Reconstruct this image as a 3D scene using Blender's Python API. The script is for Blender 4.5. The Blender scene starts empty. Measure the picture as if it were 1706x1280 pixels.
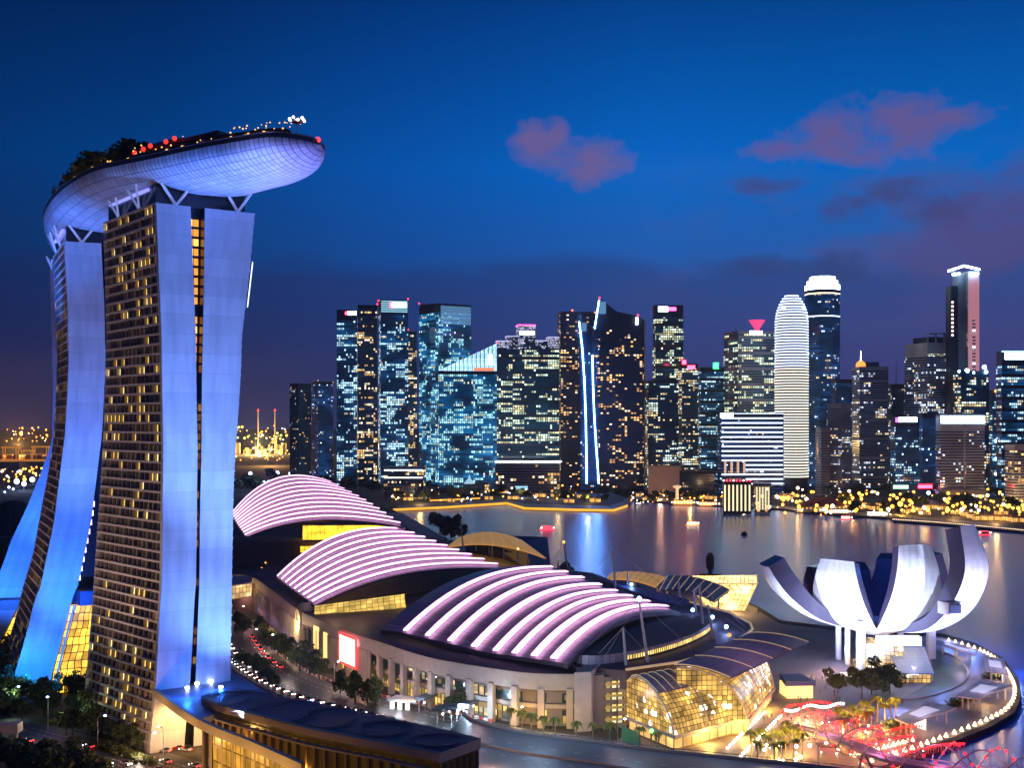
import bpy, math, random
from mathutils import Vector, noise
random.seed(7)
R = random.random
U = random.uniform
PI = math.pi
S = bpy.context.scene
C = S.collection

# ---------------------------------------------------------------- camera
F, CX, HY, H = 2060.0, 853.0, 700.0, 118.0      # focal length and horizon of the photograph, camera height in metres
cam = bpy.data.cameras.new('camera'); camo = bpy.data.objects.new('camera', cam); C.objects.link(camo)
camo.location = (0, 0, H); camo.rotation_euler = (PI/2, 0, 0)
cam.sensor_width = 36; cam.lens = 36*F/1706; cam.shift_y = 60/1706
cam.clip_start = 1; cam.clip_end = 60000
S.camera = camo

# ---------------------------------------------------------------- world: dusk sky with clouds
w = bpy.data.worlds.new('World'); S.world = w; w.use_nodes = True
nt = w.node_tree
for n in list(nt.nodes): nt.nodes.remove(n)
def wn(t, **k):
    n = nt.nodes.new(t)
    for a, b in k.items(): setattr(n, a, b)
    return n
def wm(op, a, b=None, c=None):
    n = wn('ShaderNodeMath', operation=op)
    for i, x in enumerate((a, b, c)):
        if x is None: continue
        if isinstance(x, (int, float)): n.inputs[i].default_value = x
        else: nt.links.new(x, n.inputs[i])
    return n.outputs[0]
def wramp(x, stops, interp='LINEAR'):
    n = wn('ShaderNodeValToRGB'); n.color_ramp.interpolation = interp
    e = n.color_ramp.elements
    while len(e) > 1: e.remove(e[0])
    for i, (p, c) in enumerate(stops):
        q = e[0] if i == 0 else e.new(p)
        q.position = p; q.color = (*c, 1)
    nt.links.new(x, n.inputs[0]); return n.outputs[0]
def wmix(f, a, b, bt='MIX'):
    n = wn('ShaderNodeMix', data_type='RGBA', blend_type=bt)
    for s, x in ((0, f), (6, a), (7, b)):
        if isinstance(x, tuple): n.inputs[s].default_value = (*x, 1)
        elif isinstance(x, (int, float)): n.inputs[s].default_value = x
        else: nt.links.new(x, n.inputs[s])
    return n.outputs[2]
tc = wn('ShaderNodeTexCoord'); sp = wn('ShaderNodeSeparateXYZ'); nt.links.new(tc.outputs['Generated'], sp.inputs[0])
AZ = wm('ARCTAN2', sp.outputs[0], sp.outputs[1]); EL = wm('ARCSINE', sp.outputs[2])
cmb = wn('ShaderNodeCombineXYZ'); nt.links.new(AZ, cmb.inputs[0]); nt.links.new(EL, cmb.inputs[1])
def wnoise(scale, detail=4, off=0.0, ys=1.0):
    mp = wn('ShaderNodeMapping'); mp.inputs['Scale'].default_value = (scale, scale*ys, 1); mp.inputs['Location'].default_value = (off, off, off)
    nt.links.new(cmb.outputs[0], mp.inputs[0])
    n = wn('ShaderNodeTexNoise'); n.inputs['Scale'].default_value = 1; n.inputs['Detail'].default_value = detail
    nt.links.new(mp.outputs[0], n.inputs[0]); return n.outputs[0]
elr = wm('MULTIPLY_ADD', EL, 2.0, 0.1)          # el 0 -> .1 ; el .33 -> .76
base = wramp(elr, [(0.0, (.018, .016, .05)), (.1, (.036, .046, .165)), (.24, (.030, .074, .28)), (.36, (.012, .110, .43)),
                   (.50, (.002, .135, .56)), (.62, (.001, .095, .42)), (.78, (.001, .046, .235)), (1, (.001, .02, .11))])
azr = wm('MULTIPLY_ADD', AZ, 1.1, 0.5)          # left edge ~.06, right edge ~.92
side = wramp(azr, [(0.0, (.28, .24, .27)), (.2, (.34, .37, .42)), (.42, (.60, .68, .76)), (.62, (1, 1, 1)), (.9, (1.2, 1.0, .96))])
col = wmix(1.0, base, side, 'MULTIPLY')
# warm violet lift low on the right
glow = wm('MULTIPLY', wm('SMOOTHSTEP', azr, .45, .95) if False else wramp(azr, [(.4, (0, 0, 0)), (.95, (1, 1, 1))]), wramp(elr, [(.1, (1, 1, 1)), (.45, (0, 0, 0))]))
col = wmix(wm('MULTIPLY', glow, .5), col, (.115, .085, .29))
# low dusk bank
n1 = wnoise(9, 5, 3.1, 3.0)
bank = wm('SUBTRACT', wm('MULTIPLY_ADD', n1, .055, .102), EL)
bank = wm('MULTIPLY', bank, 60); bank = wn('ShaderNodeClamp') if False else bank
cl = wn('ShaderNodeClamp'); nt.links.new(bank, cl.inputs[0])
col = wmix(wm('MULTIPLY', cl.outputs[0], .62), col, wmix(1.0, wramp(elr, [(.1, (.045, .042, .145)), (.35, (.022, .048, .19))]), wramp(azr, [(0, (.35, .4, .5)), (.3, (.5, .62, .75)), (.6, (.9, 1.05, 1.05)), (.95, (1.45, 1.25, 1.2))]), 'MULTIPLY'))
# wisps
w1 = wramp(wnoise(7, 6, 9.0, 2.6), [(.47, (0, 0, 0)), (.60, (1, 1, 1))])
wmask = wm('MULTIPLY', wramp(azr, [(.55, (0, 0, 0)), (.85, (1, 1, 1))]), wramp(elr, [(.22, (0, 0, 0)), (.33, (1, 1, 1)), (.44, (.8, .8, .8)), (.53, (0, 0, 0))]))
col = wmix(wm('MULTIPLY', wm('MULTIPLY', w1, wmask), .75), col, (.085, .075, .23))
# separate clouds: groups of soft ellipses (azimuth, elevation, half sizes) frayed by noise
nd = wm('MULTIPLY_ADD', wnoise(30, 7, 1.0, 1.4), 3.4, -1.6)
nd2 = wm('MULTIPLY_ADD', wnoise(85, 4, 5.0, 1.3), 1.2, -.6)
def px2(x, y): return math.atan((x-CX)/F), math.atan((HY-y)/math.hypot(F, x-CX))
def cloud(col, ells, tint, k, soft=.75):
    acc = None
    for (x, y, rx, ry) in ells:
        a, e = px2(x, y)
        dx = wm('DIVIDE', wm('SUBTRACT', AZ, a), rx/F); dy = wm('DIVIDE', wm('SUBTRACT', EL, e), ry/F)
        g = wm('SUBTRACT', 1.0, wm('ADD', wm('MULTIPLY', dx, dx), wm('MULTIPLY', dy, dy)))
        acc = g if acc is None else wm('SMOOTH_MAX', acc, g, .5)
    m = wm('ADD', wm('ADD', acc, nd), nd2)
    c_ = wn('ShaderNodeClamp'); nt.links.new(wm('MULTIPLY', m, soft), c_.inputs[0])
    return wmix(wm('MULTIPLY', c_.outputs[0], k), col, tint)
col = cloud(col, [(895, 240, 52, 38), (928, 228, 28, 38), (950, 258, 66, 36), (1000, 260, 56, 42), (975, 288, 50, 34)], (.165, .11, .28), .8)
col = cloud(col, [(1305, 248, 75, 20), (1385, 228, 82, 42), (1500, 205, 100, 62), (1595, 195, 62, 22), (1430, 248, 120, 28)], (.15, .095, .26), .8)
col = cloud(col, [(1275, 310, 70, 16), (1415, 350, 55, 26), (1500, 320, 60, 26), (1560, 345, 70, 30)], (.050, .065, .22), .8, .8)
col = cloud(col, [(1690, 360, 120, 80), (1610, 400, 90, 36), (1705, 290, 60, 30)], (.085, .065, .21), .72, .6)
col = cloud(col, [(1290, 448, 110, 22), (1400, 450, 60, 30)], (.035, .06, .20), .8, .8)
bg = wn('ShaderNodeBackground'); bg.inputs[1].default_value = 1.0; nt.links.new(col, bg.inputs[0])
wo = wn('ShaderNodeOutputWorld'); nt.links.new(bg.outputs[0], wo.inputs[0])

S.view_settings.view_transform = 'Standard'; S.view_settings.look = 'None'
S.view_settings.exposure = 0; S.view_settings.gamma = 1
cy = S.cycles
cy.use_denoising = True; cy.max_bounces = 4; cy.diffuse_bounces = 2; cy.glossy_bounces = 3; cy.transmission_bounces = 2
cy.volume_bounces = 0; cy.sample_clamp_indirect = 4; cy.sample_clamp_direct = 0; cy.caustics_reflective = False; cy.caustics_refractive = False
cy.use_adaptive_sampling = True; cy.adaptive_threshold = 0.01

# ---------------------------------------------------------------- geometry of the view
def W(x, y, z=0.0):                       # point of the horizontal plane z seen at (x, y)
    d = (H-z)*F/(y-HY); return Vector(((x-CX)/F*d, d, z))
def D(x, y, d):                           # point at distance d seen at (x, y)
    return Vector(((x-CX)/F*d, d, H-(y-HY)*d/F))
def lerp(a, b, t): return a+(b-a)*t
def tab(t, x):                            # piecewise linear table, sorted by first value
    if x <= t[0][0]: return t[0][1]
    for (a, b), (c, d) in zip(t, t[1:]):
        if x <= c: return b+(d-b)*(x-a)/(c-a)
    return t[-1][1]
def cat(ps, n):                           # Catmull-Rom through points
    ps = [Vector(p) for p in ps]; q = [2*ps[0]-ps[1]]+ps+[2*ps[-1]-ps[-2]]; out = []
    for i in range(1, len(q)-2):
        for k in range(n):
            t = k/n; a, b, c, d = q[i-1:i+3]
            out.append(.5*((2*b)+(c-a)*t+(2*a-5*b+4*c-d)*t*t+(3*b-a-3*c+d)*t**3))
    out.append(ps[-1]); return out

# ---------------------------------------------------------------- materials
MATS = {}
def mat(name, col=(.5, .5, .5), rough=.6, metal=0.0, emit=None, es=0.0, spec=.5, bump=None, var=None, sample=False):
    if name in MATS: return MATS[name]
    m = bpy.data.materials.new(name); m.use_nodes = True; MATS[name] = m
    t = m.node_tree; b = t.nodes['Principled BSDF']
    b.inputs['Base Color'].default_value = (*col, 1); b.inputs['Roughness'].default_value = rough
    b.inputs['Metallic'].default_value = metal; b.inputs['Specular IOR Level'].default_value = spec
    if emit:
        b.inputs['Emission Color'].default_value = (*emit, 1); b.inputs['Emission Strength'].default_value = es
    if var:                                # patchy real-world colour variation: (scale, second colour)
        tcn = t.nodes.new('ShaderNodeTexCoord'); n = t.nodes.new('ShaderNodeTexNoise'); n.inputs['Scale'].default_value = var[0]; n.inputs['Detail'].default_value = 6
        r = t.nodes.new('ShaderNodeValToRGB'); r.color_ramp.elements[0].position = .38; r.color_ramp.elements[1].position = .62
        r.color_ramp.elements[0].color = (*col, 1); r.color_ramp.elements[1].color = (*var[1], 1)
        t.links.new(tcn.outputs['Object'], n.inputs['Vector']); t.links.new(n.outputs[0], r.inputs[0]); t.links.new(r.outputs[0], b.inputs['Base Color'])
    if bump:
        tcn = t.nodes.new('ShaderNodeTexCoord'); n = t.nodes.new('ShaderNodeTexNoise'); n.inputs['Scale'].default_value = bump[0]; n.inputs['Detail'].default_value = 4
        bp = t.nodes.new('ShaderNodeBump'); bp.inputs['Strength'].default_value = bump[1]; bp.inputs['Distance'].default_value = bump[2] if len(bump) > 2 else .1
        t.links.new(tcn.outputs['Object'], n.inputs['Vector']); t.links.new(n.outputs[0], bp.inputs['Height']); t.links.new(bp.outputs[0], b.inputs['Normal'])
    m.cycles.emission_sampling = 'AUTO' if sample else 'NONE'
    return m
def emi(name, col, s, sample=False): return mat(name, (.02, .02, .02), .5, emit=col, es=s, sample=sample)

def node_mat(name):
    m = bpy.data.materials.new(name); m.use_nodes = True; MATS[name] = m; m.cycles.emission_sampling = 'NONE'
    t = m.node_tree; b = t.nodes['Principled BSDF']
    def N(ty, **k):
        n = t.nodes.new(ty)
        for a, c in k.items(): setattr(n, a, c)
        return n
    def L(a, c): t.links.new(a, c)
    def M(op, a, c=None, d=None):
        n = N('ShaderNodeMath', operation=op)
        for i, x in enumerate((a, c, d)):
            if x is None: continue
            if isinstance(x, (int, float)): n.inputs[i].default_value = x
            else: L(x, n.inputs[i])
        return n.outputs[0]
    def X(f, a, c, bt='MIX'):
        n = N('ShaderNodeMix', data_type='RGBA', blend_type=bt)
        for s, x in ((0, f), (6, a), (7, c)):
            if isinstance(x, tuple): n.inputs[s].default_value = (*x, 1)
            elif isinstance(x, (int, float)): n.inputs[s].default_value = x
            else: L(x, n.inputs[s])
        return n.outputs[2]
    return m, t, b, N, L, M, X

def office_mat(name, prob, cool, warm, wfrac, glass=(.02, .05, .08), bay=3.2, s=2.2, dim=.03, dimc=(.05, .25, .4), row=.5, frame=.14):
    """glazed office floors: bays lit at random, whole runs of a floor lit together"""
    if name in MATS: return MATS[name]
    m, t, b, N, L, M, X = node_mat(name)
    uv = N('ShaderNodeUVMap'); sp = N('ShaderNodeSeparateXYZ'); L(uv.outputs[0], sp.inputs[0])
    ub = M('FLOOR', M('DIVIDE', sp.outputs[0], bay)); v = M('FLOOR', sp.outputs[1])
    def white(a, c):
        cb = N('ShaderNodeCombineXYZ'); L(a, cb.inputs[0]); L(c, cb.inputs[1])
        n = N('ShaderNodeTexWhiteNoise', noise_dimensions='2D'); L(cb.outputs[0], n.inputs[0]); return n.outputs[0]
    c1 = white(ub, v); big = M('FLOOR', M('DIVIDE', sp.outputs[0], bay*5)); c2 = white(M('ADD', big, 71.3), v)
    c3 = white(M('ADD', ub, 11.7), M('ADD', v, 37.1)); c4 = white(M('ADD', big, 5.3), M('ADD', v, 9.2))
    lowf = N('ShaderNodeTexNoise', noise_dimensions='2D'); lowf.inputs['Scale'].default_value = 1; lowf.inputs['Detail'].default_value = 1
    cl_ = N('ShaderNodeCombineXYZ'); L(M('DIVIDE', sp.outputs[0], 45), cl_.inputs[0]); L(M('DIVIDE', sp.outputs[1], 9), cl_.inputs[1]); L(cl_.outputs[0], lowf.inputs[0])
    dens = M('MAXIMUM', M('MULTIPLY_ADD', lowf.outputs[0], 5.0, -1.75), .08)
    thr = M('MULTIPLY', M('MULTIPLY', M('ADD', M('MULTIPLY', M('GREATER_THAN', c2, row+.12), 2.4), .12), prob), dens)
    lit = M('LESS_THAN', c1, thr)
    fr = M('FRACT', M('DIVIDE', sp.outputs[0], bay)); pane = M('MULTIPLY', M('GREATER_THAN', fr, frame), M('LESS_THAN', fr, 1-frame))
    isw = M('LESS_THAN', M('ADD', M('MULTIPLY', c4, .7), M('MULTIPLY', c3, .3)), wfrac)
    colr = X(isw, cool, warm)
    st = M('MULTIPLY', M('MULTIPLY', lit, pane), M('MULTIPLY_ADD', M('POWER', c3, 2.0), s, s*.25))
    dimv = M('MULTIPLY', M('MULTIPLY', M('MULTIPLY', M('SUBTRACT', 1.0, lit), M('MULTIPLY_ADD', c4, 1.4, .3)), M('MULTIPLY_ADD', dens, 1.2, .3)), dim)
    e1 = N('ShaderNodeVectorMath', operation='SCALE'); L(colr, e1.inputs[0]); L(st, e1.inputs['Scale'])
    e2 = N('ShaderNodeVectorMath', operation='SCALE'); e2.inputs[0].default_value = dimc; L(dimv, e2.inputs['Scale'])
    ad = N('ShaderNodeVectorMath', operation='ADD'); L(e1.outputs[0], ad.inputs[0]); L(e2.outputs[0], ad.inputs[1])
    L(ad.outputs[0], b.inputs['Emission Color']); b.inputs['Emission Strength'].default_value = 1
    b.inputs['Base Color'].default_value = (*glass, 1); b.inputs['Roughness'].default_value = .12
    return m

def grid_mat(name, base, line, su, sv, wl=.08, rough=.4, emit=None, es=0, evar=0.0, spots=0.0, ex=2.0, gain=3.4, metal=0.0, lo=.82, hi=1.12):
    """panels su x sv metres in UV space with thin joints; optional light from behind the panes that differs pane by pane"""
    if name in MATS: return MATS[name]
    m, t, b, N, L, M, X = node_mat(name)
    uv = N('ShaderNodeUVMap'); sp = N('ShaderNodeSeparateXYZ'); L(uv.outputs[0], sp.inputs[0])
    a = M('DIVIDE', sp.outputs[0], su); c = M('DIVIDE', sp.outputs[1], sv)
    fa, fc = M('FRACT', a), M('FRACT', c)
    ln = M('MAXIMUM', M('LESS_THAN', fa, wl/su), M('LESS_THAN', fc, wl/sv))
    cb = N('ShaderNodeCombineXYZ'); L(M('FLOOR', a), cb.inputs[0]); L(M('FLOOR', c), cb.inputs[1])
    wn_ = N('ShaderNodeTexWhiteNoise', noise_dimensions='2D'); L(cb.outputs[0], wn_.inputs[0])
    sh = X(wn_.outputs[0], tuple(x*lo for x in base), tuple(min(1, x*hi) for x in base))
    mp_ = N('ShaderNodeMapping'); mp_.inputs['Scale'].default_value = (.35, .05, 1); L(uv.outputs[0], mp_.inputs[0])
    st_ = N('ShaderNodeTexNoise'); st_.inputs['Scale'].default_value = 1; st_.inputs['Detail'].default_value = 5; L(mp_.outputs[0], st_.inputs[0])
    wr = N('ShaderNodeMapRange'); wr.inputs[1].default_value = .3; wr.inputs[2].default_value = .7; wr.inputs[3].default_value = .80; wr.inputs[4].default_value = 1.06; L(st_.outputs[0], wr.inputs[0])
    sc_ = N('ShaderNodeVectorMath', operation='SCALE'); L(X(ln, sh, line), sc_.inputs[0]); L(wr.outputs[0], sc_.inputs['Scale'])      # weather streaks
    L(sc_.outputs[0], b.inputs['Base Color']); b.inputs['Roughness'].default_value = rough; b.inputs['Metallic'].default_value = metal
    if emit:
        ns = N('ShaderNodeTexNoise'); ns.inputs['Scale'].default_value = .12; ns.inputs['Detail'].default_value = 3; L(uv.outputs[0], ns.inputs[0])
        k = M('MULTIPLY', M('SUBTRACT', 1.0, ln), M('MULTIPLY_ADD', wn_.outputs[0], evar, 1-evar/2))
        k = M('MULTIPLY', k, M('MULTIPLY_ADD', M('POWER', ns.outputs[0], ex), gain, .1))
        if spots:                              # bright shop lights seen behind the panes
            n2 = N('ShaderNodeTexVoronoi', voronoi_dimensions='2D'); n2.inputs['Scale'].default_value = .22; L(uv.outputs[0], n2.inputs['Vector'])
            sel = N('ShaderNodeTexNoise', noise_dimensions='2D'); sel.inputs['Scale'].default_value = .07; L(uv.outputs[0], sel.inputs[0])
            sp_ = M('MULTIPLY', M('LESS_THAN', n2.outputs['Distance'], .26), M('GREATER_THAN', sel.outputs[0], .5))
            k = M('ADD', k, M('MULTIPLY', M('MULTIPLY', sp_, M('SUBTRACT', 1.0, ln)), spots))
            rc = X(sp_, emit, (1.0, .86, .68)); L(rc, b.inputs['Emission Color'])
        else: b.inputs['Emission Color'].default_value = (*emit, 1)
        L(M('MULTIPLY', k, es), b.inputs['Emission Strength'])
    return m

# ---------------------------------------------------------------- mesh builder
class MB:
    def __init__(s): s.v = []; s.f = []; s.uv = []; s.mi = []; s.smooth = False
    def face(s, idx, uv=None, mi=0): s.f.append(tuple(idx)); s.uv.append(uv); s.mi.append(mi)
    def quad(s, a, b, c, d, uv=None, mi=0):
        if uv is None: w_, h_ = (Vector(b)-Vector(a)).length, (Vector(d)-Vector(a)).length; uv = ((0, 0), (w_, 0), (w_, h_), (0, h_))
        n = len(s.v); s.v += [tuple(a), tuple(b), tuple(c), tuple(d)]; s.face((n, n+1, n+2, n+3), uv, mi)
    def prism(s, poly, z0, z1, mi=0, top=True, bot=True, u0=0.0, fh=1.0, mt=None):
        n = len(s.v); k = len(poly)
        for p in poly: s.v.append((p[0], p[1], z0))
        for p in poly: s.v.append((p[0], p[1], z1))
        u = u0
        for i in range(k):
            j = (i+1) % k; l = math.hypot(poly[j][0]-poly[i][0], poly[j][1]-poly[i][1])
            s.face((n+i, n+j, n+k+j, n+k+i), ((u, z0/fh), (u+l, z0/fh), (u+l, z1/fh), (u, z1/fh)), mi); u += l
        if top: s.face([n+k+i for i in range(k)], [(p[0], p[1]) for p in poly], mi if mt is None else mt)
        if bot: s.face([n+i for i in range(k)][::-1], [(p[0], p[1]) for p in poly][::-1], mi)
    def box(s, c, sx, sy, sz, rot=0.0, mi=0):      # c = centre of the base
        co, si = math.cos(rot), math.sin(rot)
        s.prism([(c[0]+x*co-y*si, c[1]+x*si+y*co) for x, y in ((-sx/2, -sy/2), (sx/2, -sy/2), (sx/2, sy/2), (-sx/2, sy/2))], c[2], c[2]+sz, mi)
    def loft(s, rows, closed=False, mi=0, us=1.0, vs=1.0, flip=False):
        n = len(s.v); k = len(rows[0])
        for r in rows: s.v += [tuple(p) for p in r]
        vv = [0.0]
        for i in range(1, len(rows)):
            m_ = k//2; vv.append(vv[-1]+(Vector(rows[i][m_])-Vector(rows[i-1][m_])).length)
        mid = rows[len(rows)//2]; uu = [0.0]
        for j in range(1, k+1): uu.append(uu[-1]+(Vector(mid[j % k])-Vector(mid[j-1])).length)
        for i in range(len(rows)-1):
            for j in range(k if closed else k-1):
                j2 = (j+1) % k
                q = (n+i*k+j, n+i*k+j2, n+(i+1)*k+j2, n+(i+1)*k+j)
                uv = ((uu[j]*us, vv[i]*vs), (uu[j+1]*us, vv[i]*vs), (uu[j+1]*us, vv[i+1]*vs), (uu[j]*us, vv[i+1]*vs))
                if flip: q, uv = q[::-1], uv[::-1]
                s.face(q, uv, mi)
    def tube(s, pts, r, n=6, mi=0, caps=True, r2=None):
        pts = [Vector(p) for p in pts]; rows = []
        for i, p in enumerate(pts):
            t = (pts[min(i+1, len(pts)-1)]-pts[max(i-1, 0)]).normalized()
            a = t.cross(Vector((0, 0, 1))); a = a.normalized() if a.length > 1e-3 else Vector((1, 0, 0)); b = a.cross(t)
            rr = r if r2 is None else lerp(r, r2, i/max(1, len(pts)-1))
            rows.append([p+a*rr*math.cos(2*PI*k/n)+b*rr*math.sin(2*PI*k/n) for k in range(n)])
        i0 = len(s.v); s.loft(rows, True, mi)
        if caps:
            s.face([i0+k for k in range(n)][::-1], None, mi); e = i0+(len(rows)-1)*n; s.face([e+k for k in range(n)], None, mi)
    def lathe(s, c, prof, n=16, mi=0):
        rows = [[(c[0]+r*math.cos(2*PI*k/n), c[1]+r*math.sin(2*PI*k/n), c[2]+z) for k in range(n)] for r, z in prof]
        s.loft(rows, True, mi)
        i0 = len(s.v)-n; s.face([i0+k for k in range(n)], None, mi)
    def ball(s, c, r, n=8, m=5, mi=0, sz=1.0):
        rows = []
        for i in range(m+1):
            a = -PI/2+PI*i/m; rr = max(1e-3, r*math.cos(a))
            rows.append([(c[0]+rr*math.cos(2*PI*k/n), c[1]+rr*math.sin(2*PI*k/n), c[2]+r*sz*math.sin(a)) for k in range(n)])
        s.loft(rows, True, mi)
    def build(s, name, mats, parent=None, smooth=False):
        me = bpy.data.meshes.new(name)
        o_ = Vector((0, 0, 0))
        if parent is not None:
            p = parent
            while p is not None: o_ += p.location; p = p.parent
        me.from_pydata([(x-o_.x, y-o_.y, z-o_.z) for x, y, z in s.v], [], s.f)
        if any(u is not None for u in s.uv):
            ul = me.uv_layers.new(name='UVMap'); k = 0; dat = []
            for f, u in zip(s.f, s.uv):
                if u is None: u = [(0, 0)]*len(f)
                for q in u: dat += [q[0], q[1]]
            ul.data.foreach_set('uv', dat)
        if not isinstance(mats, (list, tuple)): mats = [mats]
        for m_ in mats: me.materials.append(m_)
        if len(mats) > 1: me.polygons.foreach_set('material_index', s.mi)
        if smooth: me.polygons.foreach_set('use_smooth', [True]*len(s.f))
        o = bpy.data.objects.new(name, me); C.objects.link(o)
        if parent is not None: o.parent = parent
        return o
def tag(o, label=None, catg=None, group=None, kind=None):
    if label: o['label'] = label
    if catg: o['category'] = catg
    if group: o['group'] = group
    if kind: o['kind'] = kind
    return o
def thing(name, label, catg, loc=(0, 0, 0), group=None):
    o = bpy.data.objects.new(name, None); C.objects.link(o); o.location = loc; o.empty_display_size = 1
    return tag(o, label, catg, group)
def copy_tree(o, loc=None, rz=None, label=None, scale=None, parent=None):
    c = o.copy(); C.objects.link(c)
    if parent is not None: c.parent = parent
    if loc is not None: c.location = loc
    if rz is not None: c.rotation_euler = (0, 0, rz)
    if scale is not None: c.scale = (scale,)*3 if not isinstance(scale, tuple) else scale
    if label: c['label'] = label
    for ch in list(o.children): copy_tree(ch, parent=c)
    return c
class Spread:                              # first use moves the prototype itself, later uses copy it
    def __init__(s, proto): s.p = proto; s.n = 0
    def put(s, loc, rz=0.0, label=None, scale=1.0):
        s.n += 1
        if s.n == 1:
            o = s.p; o.location = loc; o.rotation_euler = (0, 0, rz); o.scale = (scale,)*3 if not isinstance(scale, tuple) else scale
            if label: o['label'] = label
            return o
        return copy_tree(s.p, loc, rz, label, scale)
def lamp(kind, name, loc, energy, col, radius=.5, target=None, angle=60, blend=.6, parent=None, size=None):
    l = bpy.data.lights.new(name, kind); l.energy = energy; l.color = col
    if kind == 'AREA': l.shape = 'RECTANGLE'; l.size, l.size_y = size
    else: l.shadow_soft_size = radius
    if kind == 'SPOT': l.spot_size = math.radians(angle); l.spot_blend = blend
    o = bpy.data.objects.new(name, l); C.objects.link(o); o.location = loc
    if target is not None: o.rotation_euler = (Vector(target)-Vector(loc)).to_track_quat('-Z', 'Y').to_euler()
    return o

# ================================================================ SETTING
m_water = mat('bay_water', (.015, .14, .80), .16, spec=.36)  # strong blue in the base colour stands in for reflected sky glow
def water_bump():
    t = m_water.node_tree; b = t.nodes['Principled BSDF']
    tcn = t.nodes.new('ShaderNodeTexCoord'); mp = t.nodes.new('ShaderNodeMapping'); mp.inputs['Scale'].default_value = (.22, .5, .2)
    n = t.nodes.new('ShaderNodeTexNoise'); n.inputs['Scale'].default_value = 1; n.inputs['Detail'].default_value = 5; n.inputs['Roughness'].default_value = .6
    bp = t.nodes.new('ShaderNodeBump'); bp.inputs['Strength'].default_value = .5; bp.inputs['Distance'].default_value = .5
    t.links.new(tcn.outputs['Object'], mp.inputs[0]); t.links.new(mp.outputs[0], n.inputs[0]); t.links.new(n.outputs[0], bp.inputs['Height']); t.links.new(bp.outputs[0], b.inputs['Normal'])
    n2 = t.nodes.new('ShaderNodeTexNoise'); n2.inputs['Scale'].default_value = .006; n2.inputs['Detail'].default_value = 3
    r = t.nodes.new('ShaderNodeMapRange'); r.inputs[3].default_value = .20; r.inputs[4].default_value = .27
    t.links.new(tcn.outputs['Object'], n2.inputs[0]); t.links.new(n2.outputs[0], r.inputs[0]); t.links.new(r.outputs[0], b.inputs['Roughness'])
water_bump()
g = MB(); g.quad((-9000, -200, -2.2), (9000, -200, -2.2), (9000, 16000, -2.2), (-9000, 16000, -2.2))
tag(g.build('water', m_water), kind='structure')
m_land = mat('dark_land', (.03, .035, .03), .9, var=(.01, (.055, .05, .045)))
m_pave = mat('paving', (.20, .17, .17), .55, var=(.05, (.28, .24, .22)))
m_asph = mat('asphalt', (.05, .052, .058), .5, var=(.04, (.075, .075, .08)))
m_edge = mat('quay_stone', (.22, .19, .16), .8)
near_shore = [(655, 849), (690, 872), (725, 895), (770, 903), (830, 925), (905, 950), (1000, 962), (1100, 972), (1200, 985), (1265, 1012), (1300, 1034),
              (1400, 1046), (1500, 1052), (1570, 1056), (1625, 1072), (1670, 1096), (1697, 1130), (1702, 1160), (1690, 1188), (1650, 1212), (1590, 1236), (1520, 1262), (1470, 1290)]
ns = [W(x, y) for x, y in near_shore]
near_poly = [(p.x, p.y) for p in ns] + [(110, 380), (110, 250), (-900, 250), (-2500, 1300), (-2500, 1642)]
g = MB(); g.prism(near_poly, -4, 0.0, 0, bot=False)
tag(g.build('ground', m_land), kind='structure')
far_shore = [(655, 849), (845, 838), (874, 846), (1022, 850), (1046, 842), (1052, 832), (1100, 836), (1190, 842), (1300, 848), (1400, 858), (1500, 864), (1600, 872), (1720, 884)]
fs = [W(x, y) for x, y in far_shore]
far_poly = [(-9000, 1642.5), (fs[0].x, 1642.5)] + [(p.x, p.y) for p in fs[1:]] + [(1400, 1150), (9000, 1150), (9000, 15000), (-9000, 15000)]
g = MB(); g.prism(far_poly, -4, -.02, 0, bot=False)
tag(g.build('far_ground', m_land), kind='structure')
fp = [W(x, y) for x, y in far_shore]; g = MB(); g.loft([[p+Vector((0, 1.5, .03)) for p in fp], [p+Vector((0, 75, .03)) for p in fp]])
tag(g.build('far_promenade', mat('far_paving', (.34, .28, .22), .6, var=(.03, (.22, .19, .16)))), kind='structure')
# far hills on the horizon
g = MB(); rows = [[], []]
for i in range(81):
    x = -4500+i*130; h = 8+26*noise.noise(Vector((i*.21, 3, 0)))+10*noise.noise(Vector((i*.9, 1, 0)))
    rows[0].append((x, 5200, -1)); rows[1].append((x, 5260+60*math.sin(i), max(6, h+ (40 if x < -1500 else 10))))
g.loft(rows); g.loft([rows[1], [(x, 7000, -1) for x, _, _ in rows[1]]])
tag(g.build('hills', m_land, smooth=True), kind='structure')
# sheets on the ground
def sheet(name, pts, m, z, edge=None):
    g = MB(); n = len(pts)
    for p in pts: g.v.append((p[0], p[1], z))
    g.face(range(n), [(p[0], p[1]) for p in pts]); return tag(g.build(name, m), kind='structure')
def strip(name, pts, wd, m, z):
    """a road or path: ribbon of width wd along a smoothed line"""
    c = cat([(p[0], p[1], z) for p in pts], 8); L_, R_ = [], []
    for i, p in enumerate(c):
        t = (c[min(i+1, len(c)-1)]-c[max(i-1, 0)]).normalized(); q = Vector((-t.y, t.x, 0))*wd/2
        L_.append(p+q); R_.append(p-q)
    g = MB(); g.loft([R_, L_]); o = tag(g.build(name, m), kind='structure'); return c, L_, R_
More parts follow.
